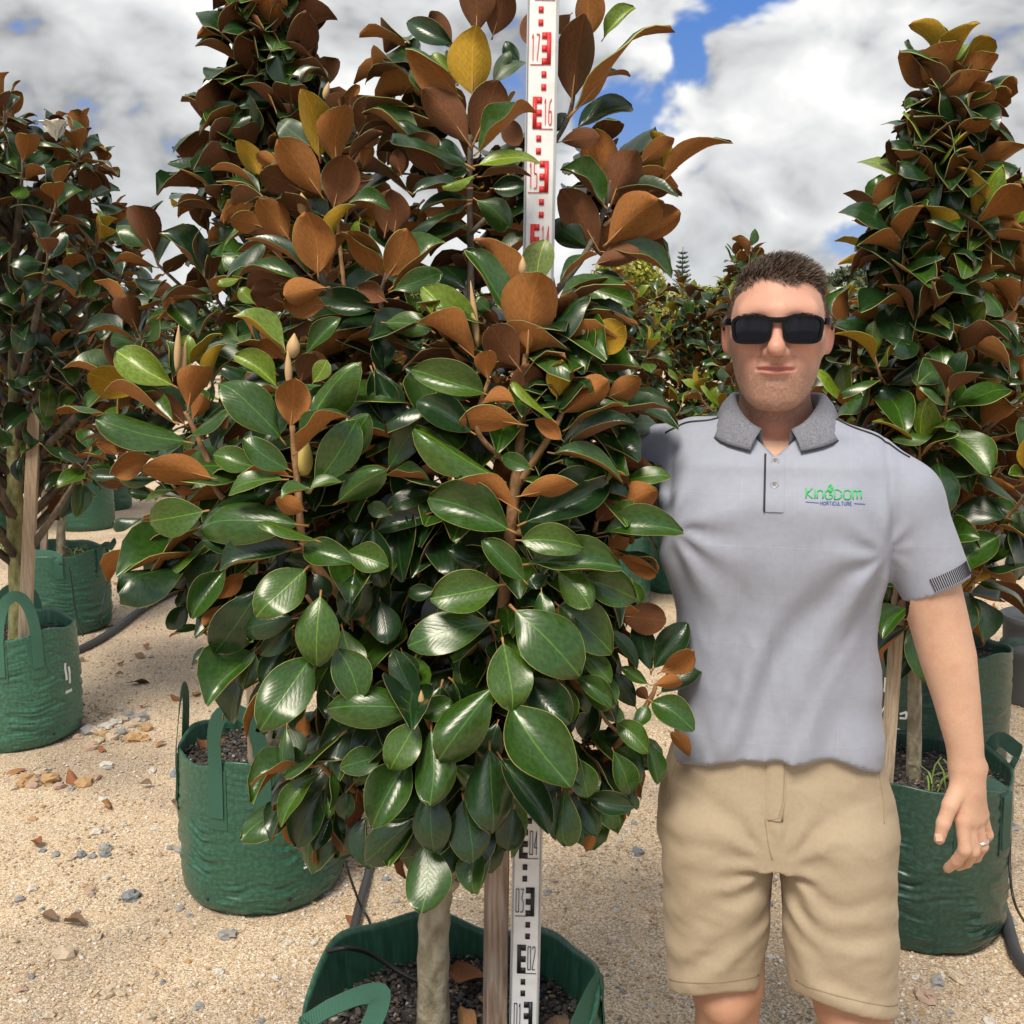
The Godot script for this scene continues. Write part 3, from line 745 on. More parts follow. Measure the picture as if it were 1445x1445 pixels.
# x, z, size, colour
const STONES := [-0.769,-2.668,0.0572,0, 0.116,-2.583,0.0724,1, 1.060,-2.448,0.0494,0, 1.116,-2.459,0.0457,2, 1.003,-2.378,0.0682,1, 1.012,-2.466,0.0206,5, 1.362,-2.732,0.0548,0, -1.097,-2.865,0.0596,4, -1.165,-2.564,0.0643,2, -0.989,-2.399,0.0443,2, -0.957,-2.398,0.0281,2, -1.321,-2.793,0.0184,4, -1.207,-2.472,0.0211,4, -0.871,-2.452,0.0162,4, -0.906,-2.478,0.0326,2, -1.113,-2.657,0.0393,2, -0.984,-2.653,0.0301,2, -0.931,-2.667,0.0301,2, -0.837,-2.545,0.0206,3, -1.118,-2.562,0.0170,5, -0.741,-2.494,0.0283,5, -1.803,-4.309,0.0656,1, -1.756,-4.234,0.0774,0, -1.718,-4.221,0.0706,2, -1.706,-4.288,0.0714,5, -1.681,-4.327,0.0652,5, -1.669,-4.369,0.0526,2, -1.657,-4.419,0.0596,0, -1.587,-4.306,0.0710,2, -1.588,-4.380,0.0655,0, -1.527,-4.263,0.0702,3, -1.670,-4.178,0.0571,3, -1.627,-4.142,0.0628,2, -1.612,-4.211,0.0572,0, -1.669,-4.117,0.0502,2, -1.776,-4.168,0.0447,1, -1.532,-4.132,0.0810,3, -1.671,-4.048,0.0619,1, -1.490,-4.136,0.0435,3, -1.768,-4.454,0.0470,2, -1.726,-4.508,0.0338,5, -1.842,-4.390,0.0467,2, -1.749,-3.774,0.0592,2, -1.780,-3.713,0.0763,3, -1.739,-3.679,0.0639,1, -1.699,-3.719,0.0758,3, -1.635,-3.659,0.0516,1, -1.783,-3.674,0.0466,3, -1.562,-3.689,0.0687,3, -1.537,-3.736,0.0519,1, -1.798,-3.651,0.0406,2, -1.589,-3.641,0.0341,0, -1.360,-3.292,0.0414,5, -1.286,-3.176,0.0401,0, -1.273,-3.130,0.0347,4, -1.293,-3.351,0.0261,5, -1.443,-3.561,0.0331,5, -1.256,-2.932,0.0236,1, -1.237,-2.910,0.0282,3, -1.212,-2.872,0.0186,0, -1.428,-3.130,0.0352,0, -1.370,-3.108,0.0299,2, -1.480,-3.158,0.0254,4, -1.346,-3.130,0.0349,4, -1.308,-3.117,0.0298,0, -1.085,-3.180,0.0296,0, -1.043,-3.159,0.0440,0, -1.103,-3.134,0.0244,1, -1.225,-2.894,0.0374,1, -1.218,-2.785,0.0182,0, -0.900,-2.772,0.0220,4, -1.133,-3.446,0.0263,2, -1.543,-3.856,0.0591,5, -1.523,-3.840,0.0353,0, -1.354,-3.816,0.0405,5, -1.252,-3.787,0.0571,4, 0.348,-3.232,0.0240,5, 0.407,-3.065,0.0184,2, 0.373,-2.872,0.0175,5, 0.409,-3.362,0.0248,0, 0.396,-3.150,0.0424,4, 0.294,-2.791,0.0214,5, 1.082,-2.472,0.0207,5, 0.238,-3.132,0.0280,2, 0.776,-2.971,0.0321,0, 0.731,-2.829,0.0265,4, 0.720,-2.663,0.0211,2, 0.672,-2.560,0.0245,5, 1.944,-3.925,0.0681,5, 1.651,-3.325,0.0536,0, 1.641,-3.417,0.0273,2, 1.836,-3.683,0.0410,2, 1.118,-2.291,0.0318,5, 1.039,-2.321,0.0199,0, 0.972,-2.322,0.0177,3, 0.274,-2.407,0.0173,0, 0.336,-2.349,0.0189,5, 0.316,-2.467,0.0156,2, -1.323,-2.627,0.0266,2, -1.209,-2.418,0.0291,1, -1.096,-2.318,0.0320,2, -0.853,-2.294,0.0386,2, -0.752,-2.347,0.0272,0, -0.665,-2.405,0.0235,2, -0.587,-2.294,0.0189,4, -0.591,-2.465,0.0238,5, -1.210,-2.975,0.0238,5, -1.403,-2.910,0.0287,5, -1.409,-2.847,0.0330,0, -0.330,-2.851,0.0196,0, -0.295,-2.913,0.0177,2, -0.375,-2.973,0.0270,4, -0.412,-2.349,0.0190,2, -0.937,-2.809,0.0267,0, -0.736,-2.613,0.0146,2, -0.829,-2.578,0.0187,2, -0.598,-2.628,0.0207,5]
# x, z, length
const FALLEN := [-2.726,-7.092,0.0672, -3.154,-8.554,0.1400, -1.820,-3.815,0.0858, -1.569,-3.669,0.0965, -1.354,-3.669,0.0500, -1.380,-3.457,0.0909, -1.533,-3.226,0.0742, -1.014,-2.380,0.0500, -2.618,-7.048,0.1064, -1.988,-5.177,0.0500, -2.224,-5.277,0.0514, -1.939,-4.998,0.0500, -1.942,-5.461,0.0728, -1.937,-4.527,0.0500, -1.825,-4.480,0.0528, -1.655,-4.527,0.0500, -1.966,-5.368,0.0821, -1.390,-4.094,0.0557, -1.595,-3.994,0.0500, -1.829,-4.864,0.1128, -0.481,-3.050,0.0659, -0.408,-2.713,0.0500, -1.242,-2.724,0.0760, 2.831,-6.201,0.1333, 2.955,-6.289,0.0864, -1.236,-2.724,0.0759, -1.447,-4.674,0.0890, -1.487,-4.644,0.0621, -1.185,-3.533,0.0839]
# ---------------------------------------------------------------- materials
# the print of a leaf: midrib and side veins, seen in colour and as relief
func leaf_images() -> Array:
	var w := 256
	var top := Image.create(w, w, false, Image.FORMAT_RGB8)
	var under := Image.create(w, w, false, Image.FORMAT_RGB8)
	var relief := Image.create(w, w, false, Image.FORMAT_RGB8)
	var n := FastNoiseLite.new()
	n.seed = 3
	n.frequency = 0.03
	n.fractal_octaves = 3
	for j in w:
		for i in w:
			var x := absf((i + 0.5) / w - 0.5) * 2.0
			var t := (j + 0.5) / w
			var side := 0.0 if i < w / 2 else 0.37
			var rib := exp(-pow(x / (0.040 - 0.022 * t), 2.0))
			var ph := (t - x * 0.36 - x * x * 0.14) * 11.0 + side + n.get_noise_2d(i, j) * 0.35
			var v := absf(ph - roundf(ph)) * 2.0
			var vein := exp(-pow((1.0 - v) / 0.16, 2.0)) * smoothstep(1.0, 0.55, x) * smoothstep(0.02, 0.1, x)
			var quilt := 0.5 + 0.5 * cos(ph * TAU)
			var blotch := n.get_noise_2d(i * 1.3 + 500, j * 1.3)
			var fine := n.get_noise_2d(i * 9.0, j * 9.0 + 700)
			var g := 0.60 + 0.12 * blotch + 0.04 * fine + 0.035 * vein
			# specks of dirt and old nicks
			if n.get_noise_2d(i * 5.0 + 90, j * 5.0 + 33) > 0.56:
				g *= 0.62
			top.set_pixel(i, j, Color(clampf(g + 0.40 * rib, 0, 1), clampf(g + 0.36 * rib, 0, 1), clampf(g + 0.24 * rib, 0, 1)))
			var u := 0.84 + 0.07 * blotch + 0.06 * fine - 0.07 * vein
			under.set_pixel(i, j, Color(clampf(u + 0.10 * rib, 0, 1), clampf(u + 0.10 * rib, 0, 1), clampf(u + 0.07 * rib, 0, 1)))
			var r := 0.55 + 0.16 * quilt * smoothstep(1.0, 0.4, x) - 0.30 * rib - 0.12 * vein + 0.10 * blotch
			relief.set_pixel(i, j, Color(r, r, r))
	return [ImageTexture.create_from_image(top), ImageTexture.create_from_image(under), ImageTexture.create_from_image(relief)]

func make_materials() -> void:
	var L := leaf_images()
	# upper sides: deep green, mid green, fresh yellow-green, pale new leaf, dull grey-green
	var tops := {"d": Color(0.034, 0.112, 0.028), "m": Color(0.078, 0.220, 0.022), "g": Color(0.130, 0.300, 0.026), "l": Color(0.40, 0.62, 0.040), "p": Color(0.48, 0.66, 0.17), "s": Color(0.13, 0.235, 0.098)}
	for k in tops:
		M["top_" + k] = mat(tops[k], {"d": 0.28, "m": 0.30, "g": 0.31, "l": 0.36, "p": 0.45, "s": 0.42}[k], {"albedo_texture": L[0], "heightmap_enabled": true, "heightmap_texture": L[2], "heightmap_scale": 0.034, "metallic_specular": 0.56, "backlight_enabled": true, "backlight": Color(0.10, 0.12, 0.03) if k in "dmg" else Color(0.30, 0.34, 0.08)})
	# undersides: rusty felt, older dark felt, young golden felt
	var unders := {"b": Color(0.46, 0.185, 0.050), "r": Color(0.235, 0.097, 0.043), "o": Color(0.66, 0.40, 0.040)}
	for k in unders:
		M["under_" + k] = mat(unders[k], 0.72, {"albedo_texture": L[1], "heightmap_enabled": true, "heightmap_texture": L[2], "heightmap_scale": -0.05, "rim_enabled": true, "rim": 0.35, "rim_tint": 0.6, "metallic_specular": 0.3, "backlight_enabled": true, "backlight": Color(0.2, 0.12, 0.03) if k != "o" else Color(0.42, 0.3, 0.05)})
	M.margin = mat(Color(0.34, 0.36, 0.10), 0.5)
	M.margin_old = mat(Color(0.20, 0.22, 0.08), 0.5)
	M.petiole = mat(Color(0.36, 0.19, 0.065), 0.6)
	var barkn := noise_tex(512, FastNoiseLite.TYPE_SIMPLEX_SMOOTH, 0.02, 5, [], 6.0, 8)
	M.bark = mat(Color(1, 1, 1), 0.9, {"albedo_texture": noise_tex(512, FastNoiseLite.TYPE_SIMPLEX_SMOOTH, 0.012, 5, [[0.0, Color(0.13, 0.11, 0.07)], [0.45, Color(0.28, 0.24, 0.16)], [0.7, Color(0.38, 0.34, 0.25)], [1.0, Color(0.46, 0.43, 0.33)]], 0.0, 4), "normal_enabled": true, "normal_texture": barkn, "normal_scale": 1.0, "uv1_triplanar": true, "uv1_scale": Vector3(5, 2.5, 5)})
	M.bark_green = mat(Color(1, 1, 1), 0.9, {"albedo_texture": noise_tex(512, FastNoiseLite.TYPE_SIMPLEX_SMOOTH, 0.012, 5, [[0.0, Color(0.10, 0.10, 0.04)], [0.5, Color(0.24, 0.24, 0.10)], [1.0, Color(0.40, 0.38, 0.22)]], 0.0, 14), "normal_enabled": true, "normal_texture": barkn, "uv1_triplanar": true, "uv1_scale": Vector3(4, 2, 4)})
	M.twig = mat(Color(1, 1, 1), 0.85, {"albedo_texture": noise_tex(256, FastNoiseLite.TYPE_SIMPLEX_SMOOTH, 0.02, 4, [[0.0, Color(0.15, 0.075, 0.03)], [0.6, Color(0.30, 0.16, 0.07)], [1.0, Color(0.40, 0.26, 0.14)]], 0.0, 6), "normal_enabled": true, "normal_texture": barkn, "uv1_triplanar": true, "uv1_scale": Vector3(9, 4, 9)})
	M.twig_dark = mat(Color(1, 1, 1), 0.9, {"albedo_texture": noise_tex(256, FastNoiseLite.TYPE_SIMPLEX_SMOOTH, 0.02, 4, [[0.0, Color(0.06, 0.05, 0.04)], [0.6, Color(0.14, 0.115, 0.09)], [1.0, Color(0.24, 0.20, 0.16)]], 0.0, 7), "normal_enabled": true, "normal_texture": barkn, "uv1_triplanar": true, "uv1_scale": Vector3(6, 3, 6)})
	M.bud = mat(Color(0.52, 0.34, 0.16), 0.6, {"backlight_enabled": true, "backlight": Color(0.2, 0.15, 0.08)})
	M.bud_fat = mat(Color(0.46, 0.36, 0.10), 0.6, {"rim_enabled": true, "rim": 0.4})
	M.petal = mat(Color(0.80, 0.78, 0.70), 0.6, {"backlight_enabled": true, "backlight": Color(0.5, 0.48, 0.42)})
	var grain := noise_tex(512, FastNoiseLite.TYPE_SIMPLEX_SMOOTH, 0.03, 4, [], 3.0, 21)
	M.timber = mat(Color(1, 1, 1), 0.88, {"albedo_texture": noise_tex(512, FastNoiseLite.TYPE_SIMPLEX_SMOOTH, 0.02, 5, [[0.0, Color(0.17, 0.10, 0.065)], [0.4, Color(0.30, 0.21, 0.15)], [0.7, Color(0.40, 0.32, 0.26)], [1.0, Color(0.48, 0.42, 0.36)]], 0.0, 31), "normal_enabled": true, "normal_texture": grain, "uv1_triplanar": true, "uv1_scale": Vector3(9, 0.7, 9)})
	M.timber_pale = mat(Color(1, 1, 1), 0.85, {"albedo_texture": noise_tex(512, FastNoiseLite.TYPE_SIMPLEX_SMOOTH, 0.02, 5, [[0.0, Color(0.30, 0.22, 0.15)], [0.5, Color(0.46, 0.36, 0.26)], [1.0, Color(0.56, 0.47, 0.36)]], 0.0, 33), "normal_enabled": true, "normal_texture": grain, "uv1_triplanar": true, "uv1_scale": Vector3(9, 0.7, 9)})
	# woven green plastic of the bags: fine weave, scuffs and dust marks
	var weave := Image.create(128, 128, false, Image.FORMAT_RGB8)
	for j in 128:
		for i in 128:
			var over := ((i / 8) + (j / 8)) % 2 == 0
			var v := 0.5 + 0.4 * (sin(PI * ((i % 8) + 0.5) / 8.0) if over else sin(PI * ((j % 8) + 0.5) / 8.0))
			weave.set_pixel(i, j, Color(v, v, v))
	var wt := ImageTexture.create_from_image(weave)
	var scuff := noise_tex(1024, FastNoiseLite.TYPE_SIMPLEX_SMOOTH, 0.006, 5, [[0.0, Color(0.50, 0.54, 0.52)], [0.45, Color(0.72, 0.74, 0.73)], [0.62, Color(0.80, 0.80, 0.79)], [0.74, Color(1.0, 1.0, 1.0)], [1.0, Color(1.0, 1.0, 1.0)]], 0.0, 41)
	for k in {"a": Color(0.034, 0.122, 0.080), "b": Color(0.060, 0.185, 0.125), "c": Color(0.024, 0.070, 0.051)}:
		var col: Color = {"a": Color(0.034, 0.122, 0.080), "b": Color(0.060, 0.185, 0.125), "c": Color(0.024, 0.070, 0.051)}[k]
		M["bag_" + k] = mat(col, 0.34, {"albedo_texture": scuff, "heightmap_enabled": true, "heightmap_texture": wt, "heightmap_scale": 0.04, "metallic_specular": 0.5, "uv1_scale": Vector3(14, 5, 1)})
		M["web_" + k] = mat(col * 1.5 + Color(0.012, 0.022, 0.020), 0.6, {"albedo_texture": wt, "heightmap_enabled": true, "heightmap_texture": wt, "heightmap_scale": 0.14, "uv1_scale": Vector3(1.0, 2.0, 1), "metallic_specular": 0.4})
	M.bag_print = mat(Color(0.74, 0.77, 0.76), 0.6)
	M.mulch = mat(Color(1, 1, 1), 0.95, {"albedo_texture": noise_tex(512, FastNoiseLite.TYPE_CELLULAR, 0.07, 1, [[0.0, Color(0.012, 0.010, 0.009)], [0.6, Color(0.035, 0.029, 0.026)], [1.0, Color(0.10, 0.085, 0.075)]], 0.0, 51, {"cellular_return_type": FastNoiseLite.RETURN_CELL_VALUE}), "uv1_triplanar": true, "uv1_scale": Vector3(3, 3, 3)})
	M.chip = mat(Color(1, 1, 1), 0.8, {"vertex_color_use_as_albedo": true})
	M.litter = mat(Color(1, 1, 1), 0.8, {"vertex_color_use_as_albedo": true, "albedo_texture": L[1]})
	M.stone = mat(Color(1, 1, 1), 0.92, {"vertex_color_use_as_albedo": true, "albedo_texture": noise_tex(256, FastNoiseLite.TYPE_SIMPLEX_SMOOTH, 0.02, 5, [[0.0, Color(0.55, 0.55, 0.55)], [0.5, Color(0.82, 0.82, 0.82)], [1.0, Color(1, 1, 1)]], 0.0, 61), "uv1_triplanar": true, "uv1_scale": Vector3(9, 9, 9), "normal_enabled": true, "normal_texture": barkn, "normal_scale": 0.7})
	M.pipe = mat(Color(0.042, 0.044, 0.048), 0.55)
	M.drip = mat(Color(0.012, 0.012, 0.013), 0.5)
	M.bin = mat(Color(0.10, 0.11, 0.12), 0.5)
	M.grass = mat(Color(0.16, 0.24, 0.05), 0.7, {"backlight_enabled": true, "backlight": Color(0.2, 0.25, 0.05)})
	# crushed granite: grains as cells of sandy colours, broad patches of paler and darker sand over them
	M.ground = mat(Color(1, 1, 1), 0.95, {
		"albedo_texture": noise_tex(1024, FastNoiseLite.TYPE_CELLULAR, 0.15, 1, [[0.0, Color(0.265, 0.206, 0.148)], [0.22, Color(0.461, 0.353, 0.237)], [0.5, Color(0.600, 0.469, 0.321)], [0.75, Color(0.715, 0.572, 0.398)], [0.93, Color(0.807, 0.693, 0.538)], [1.0, Color(0.852, 0.828, 0.769)]], 0.0, 71, {"cellular_return_type": FastNoiseLite.RETURN_CELL_VALUE}),
		"heightmap_enabled": true, "heightmap_texture": noise_tex(1024, FastNoiseLite.TYPE_CELLULAR, 0.15, 1, [], 0.0, 71, {"cellular_return_type": FastNoiseLite.RETURN_DISTANCE}), "heightmap_scale": -0.30,
		"uv1_triplanar": true, "uv1_world_triplanar": true, "uv1_scale": Vector3(1.6, 1.6, 1.6),
		"detail_enabled": true, "detail_blend_mode": BaseMaterial3D.BLEND_MODE_MUL, "detail_uv_layer": BaseMaterial3D.DETAIL_UV_2, "uv2_triplanar": true, "uv2_world_triplanar": true, "uv2_scale": Vector3(0.17, 0.17, 0.17),
		"detail_albedo": noise_tex(1024, FastNoiseLite.TYPE_SIMPLEX_SMOOTH, 0.006, 6, [[0.0, Color(0.56, 0.56, 0.60)], [0.36, Color(0.80, 0.79, 0.81)], [0.52, Color(0.95, 0.93, 0.93)], [0.7, Color(1, 1, 1)], [1.0, Color(0.93, 0.88, 0.82)]], 0.0, 81)})

# ---------------------------------------------------------------- leaves
# local axes: x across, y from the base of the petiole to the tip (length 1), z the upper side; full width 0.5
func leaf_outline(p: Dictionary, t: float) -> float:
	return pow(maxf(sin(PI * pow(t, p.belly)), 0.0), lerpf(0.78, 0.54, t))

func leaf_point(p: Dictionary, s: float, t: float) -> Vector3:
	var hw := 0.25 * leaf_outline(p, t)
	var side := 1.0 if s >= 0.0 else -1.0
	var a := absf(s)
	var z: float = -p.bend * t * t + p.bend * 0.35 * t
	z += p.cup * a * a * hw * 1.4 + p.crease * a * hw
	z += p.wave * a * a * a * sin(t * p.freq + p.phase + side * 1.2) * smoothstep(0.0, 0.2, t)
	z -= p.curl * pow(maxf(t - 0.72, 0.0), 2.0)
	var x := s * hw
	x += p.sway * sin(PI * t) * 0.06
	z += p.twist * x * t
	return Vector3(x, 0.09 + 0.91 * t, z)

func leaf_shape(p: Dictionary, nu: int, nv: int, petiole := true) -> ArrayMesh:
	var mesh := ArrayMesh.new()
	for face in 2:
		var V := PackedVector3Array()
		var N := PackedVector3Array()
		var UV := PackedVector2Array()
		var I := PackedInt32Array()
		for j in nv + 1:
			var t := 0.004 + 0.992 * j / nv
			for i in nu + 1:
				var s := -1.0 + 2.0 * i / nu
				s = signf(s) * pow(absf(s), 0.85)
				var c := leaf_point(p, s, t)
				var s2 := s if absf(s) > 0.02 else 0.02
				var du := leaf_point(p, s2 + 0.02, t) - leaf_point(p, s2 - 0.02, t)
				if absf(s) <= 0.02:
					du = leaf_point(p, 0.03, t) - leaf_point(p, -0.03, t)
				var dv := leaf_point(p, s, minf(t + 0.02, 1.0)) - leaf_point(p, s, maxf(t - 0.02, 0.0))
				var n := du.cross(dv).normalized()
				var edge := absf(s) > 0.99 or j == 0 or j == nv
				V.append(c + n * ((0.0 if edge else 0.003) if face == 0 else -0.006))
				N.append(n if face == 0 else -n)
				UV.append(Vector2(0.5 + s * 0.5 * leaf_outline(p, t), t))
		for j in nv:
			for i in nu:
				var a := j * (nu + 1) + i
				var b := a + 1
				var d := a + nu + 1
				var e := d + 1
				I.append_array(PackedInt32Array([a, e, b, a, d, e]) if face == 0 else PackedInt32Array([a, b, e, a, e, d]))
		var arr := []
		arr.resize(Mesh.ARRAY_MAX)
		arr[Mesh.ARRAY_VERTEX] = V
		arr[Mesh.ARRAY_NORMAL] = N
		arr[Mesh.ARRAY_TEX_UV] = UV
		arr[Mesh.ARRAY_INDEX] = I
		mesh.add_surface_from_arrays(Mesh.PRIMITIVE_TRIANGLES, arr)
	# the pale margin, a thin rounded edge, and the stalk running into the midrib
	var st := begin()
	var line := []
	for j in nv + 1:
		line.append(0.004 + 0.992 * j / nv)
	for side in [-1.0, 1.0]:
		var P := []
		for t in line:
			var c := leaf_point(p, side, t)
			var o := (c - leaf_point(p, side * 0.9, t)).normalized() * 0.0040
			P.append(PackedVector3Array([c + Vector3(0, 0, 0.0025) - o * 0.5, c + o + Vector3(0, 0, -0.002), c + Vector3(0, 0, -0.0085) - o * 0.5]))
		sheet(st, P, false, side > 0.0)
	done(st, mesh)
	st = begin()
	if petiole:
		tube(st, [Vector3(0, 0, -0.004), Vector3(0, 0.06, -0.006), leaf_point(p, 0.0, 0.05) + Vector3(0, 0, -0.011), leaf_point(p, 0.0, 0.3) + Vector3(0, 0, -0.010)], [0.017, 0.014, 0.012, 0.004], 5)
	return done(st, mesh)

var leaf_hi := []
var leaf_lo := []

func make_leaf_shapes() -> void:
	var r := RandomNumberGenerator.new()
	r.seed = 77
	for k in 24:
		var p := {"belly": r.randf_range(1.02, 1.34), "bend": r.randf_range(-0.08, 0.46), "cup": r.randf_range(-0.40, 0.70), "crease": r.randf_range(0.03, 0.22), "wave": r.randf_range(0.010, 0.050), "freq": r.randf_range(4.0, 10.0), "phase": r.randf_range(0.0, 6.0), "curl": r.randf_range(0.0, 2.6), "sway": r.randf_range(-1.0, 1.0), "twist": r.randf_range(-0.8, 0.8)}
		if k % 5 == 4:
			p.wave = 0.09
			p.cup = -0.5
		leaf_hi.append(leaf_shape(p, 8, 12))
		leaf_lo.append(leaf_shape(p, 4, 7))

# a leaf: where its stalk starts, its length and direction, the way its upper side faces, its width
func leaf_place(base: Vector3, along: Vector3, face: Vector3, width: float) -> Transform3D:
	var l := along.length()
	var y := along / l
	var z := (face - y * face.dot(y)).normalized()
	var x := y.cross(z)
	return Transform3D(x * (width / 0.5), y * l, z * l, base)

# leaves: [transform, shape, upper material, under material, margin material, weight]. The heaviest 300 become leaves of their own, the rest one crown.
func put_leaves(tree: Node3D, leaves: Array, most := 300, fine := true) -> void:
	leaves.sort_custom(func(a, b): return a[5] > b[5])
	var back := tree.position
	var rest := {}
	for n in leaves.size():
		var l: Array = leaves[n]
		var xf: Transform3D = l[0]
		xf.origin -= back
		if n < most:
			var o := MeshInstance3D.new()
			o.name = "leaf"
			o.mesh = (leaf_hi if fine else leaf_lo)[l[1]]
			o.set_surface_override_material(0, M[l[2]])
			o.set_surface_override_material(1, M[l[3]])
			o.set_surface_override_material(2, M[l[4]])
			o.set_surface_override_material(3, M.petiole)
			o.transform = xf
			tree.add_child(o, true)
		else:
			for s in 4:
				var key: String = l[2 + s] if s < 3 else "petiole"
				if not rest.has(key):
					rest[key] = SurfaceTool.new()
				rest[key].append_from(leaf_lo[l[1]], s, xf)
	if rest:
		var mesh := ArrayMesh.new()
		var mats := []
		for key in rest:
			rest[key].commit(mesh)
			mats.append(M[key])
		var o := MeshInstance3D.new()
		o.name = "crown"
		o.mesh = mesh
		for k in mats.size():
			o.set_surface_override_material(k, mats[k])
		o.set_meta("kind", "stuff")
		tree.add_child(o, true)
# ---------------------------------------------------------------- trees
const KINDS := ["d", "m", "l", "p", "s", "b", "r", "o", "g"]

func leaf_mats(kind: String, r: RandomNumberGenerator) -> Array:
	match kind:
		"b":
			return ["top_m" if r.randf() < 0.6 else "top_d", "under_b", "margin"]
		"r":
			return ["top_d", "under_r", "margin_old"]
		"o":
			return ["top_l", "under_o", "margin"]
		"l", "p":
			return ["top_" + kind, "under_o", "margin"]
		"s", "g":
			return ["top_" + kind, "under_b", "margin"]
	return ["top_" + kind, "under_b" if r.randf() < 0.5 else "under_r", "margin" if kind == "m" else "margin_old"]

func stem_mesh(pts: Array, radii: Array, sides := 10) -> ArrayMesh:
	var line := smooth_line(pts, 6)
	var rr := []
	for i in line.size():
		var f := float(i) / (line.size() - 1) * (radii.size() - 1)
		var k := mini(int(f), radii.size() - 2)
		rr.append(lerpf(radii[k], radii[k + 1], f - k) * (1.0 + 0.07 * sin(i * 1.9) + 0.05 * sin(i * 4.3)))
	var st := begin()
	tube(st, line, rr, sides)
	return done(st)

func bud(tree: Node3D, at: Vector3, tip: Vector3, radius: float, fat := false) -> void:
	var st := begin()
	var pts := []
	var rr := []
	for k in 9:
		var t := k / 8.0
		pts.append(at.lerp(tip, t) - tree.position)
		rr.append(radius * (sin(PI * pow(0.06 + 0.93 * t, 0.62 if fat else 0.8)) * 0.97 + 0.03))
	tube(st, pts, rr, 10)
	obj("flower_bud", done(st), M.bud_fat if fat else M.bud, tree)

func front_tree() -> void:
	var r := RandomNumberGenerator.new()
	r.seed = 19
	var at := Vector3(-0.138, 0.33, -1.72)
	var tree := thing("magnolia_tree", "large glossy magnolia in the foreground bag, in front of the measuring staff's middle", "tree", at, "potted magnolia trees")
	for k in STEMS.size():
		var pts := []
		var rr := []
		for s in STEMS[k]:
			pts.append(Vector3(s[0], s[1], s[2]) - at)
			rr.append(s[3] * (1.0 if s[1] < 0.8 else lerpf(1.0, 0.66, minf((s[1] - 0.8) / 0.25, 1.0))))
		if k == 0:
			# foot, widening a little into the mulch; the stem itself turns from pale bark to brown shoot half way up
			pts[0] = Vector3(0, -0.05, 0)
			obj("trunk", stem_mesh(pts.slice(0, 6), rr.slice(0, 6), 14), M.bark, tree)
			obj("branch", stem_mesh(pts.slice(5), rr.slice(5), 10), M.twig, tree)
		else:
			obj("branch", stem_mesh(pts, rr, 8), M.twig_dark if k in [1, 2, 3, 13, 14] else (M.bark if k == 17 else M.twig), tree)
	var leaves := []
	for n in TRACED.size() / 11:
		var o := n * 11
		var kind: String = KINDS[TRACED[o]]
		var m := leaf_mats(kind, r)
		var base := Vector3(TRACED[o + 1], TRACED[o + 2], TRACED[o + 3])
		var along := Vector3(TRACED[o + 4], TRACED[o + 5], TRACED[o + 6])
		var face := Vector3(TRACED[o + 7], TRACED[o + 8], TRACED[o + 9])
		# the stalk reaches a little behind the traced blade
		var w: float = TRACED[o + 10]
		base -= along * 0.11
		along *= 1.15
		leaves.append([leaf_place(base, along, face, minf(w * 1.04, along.length() * 0.62)), r.randi() % 24, m[0], m[1], m[2], 10.0 + w * along.length() * 100.0])
	for c in CLUMPS:
		var mid := Vector3(c[0], c[1], c[2])
		for k in int(c[5] * 2.7):
			var u := Vector3(r.randf_range(-1, 1), r.randf_range(-1, 1), r.randf_range(-0.9, 0.9))
			while u.length() > 1.0:
				u = Vector3(r.randf_range(-1, 1), r.randf_range(-1, 1), r.randf_range(-0.9, 0.9))
			var p := mid + u * Vector3(c[3] * 0.85, c[4] * 0.85, 0.13 if c[5] > 9.5 else 0.03) - Vector3(0, 0, 0.03 if c[5] > 9.5 else -0.02)
			# outward from the stem, hanging in the lower crown and lifting in the upper
			var out := ((p - Vector3(-0.04, p.y, -1.74)).normalized() + Vector3(r.randf_range(-0.9, 0.9), 0, r.randf_range(-0.9, 0.9))).normalized()
			var rise := smoothstep(0.85, 1.75, p.y)
			var el := r.randf_range(lerpf(-1.25, -0.45, rise), lerpf(-0.15, 0.75, rise))
			var dir := (out * cos(el) + Vector3.UP * sin(el)).normalized()
			var face := (Vector3.UP * cos(el) - out * sin(el)).normalized() + Vector3(r.randf_range(-0.3, 0.3), 0, r.randf_range(-0.1, 0.3))
			var l := r.randf_range(0.095, 0.14)
			var m := leaf_mats("d" if r.randf() < 0.45 else ("m" if r.randf() < 0.62 else ("g" if r.randf() < 0.5 else "r")), r)
			leaves.append([leaf_place(p, dir * l, face, l * 0.55), r.randi() % 24, m[0], m[1], m[2], 1.0])
	put_leaves(tree, leaves, 300)
	for b in BUDS:
		bud(tree, Vector3(b[0], b[1], b[2]), Vector3(b[3], b[4], b[5]), b[6], b[7] > 0)

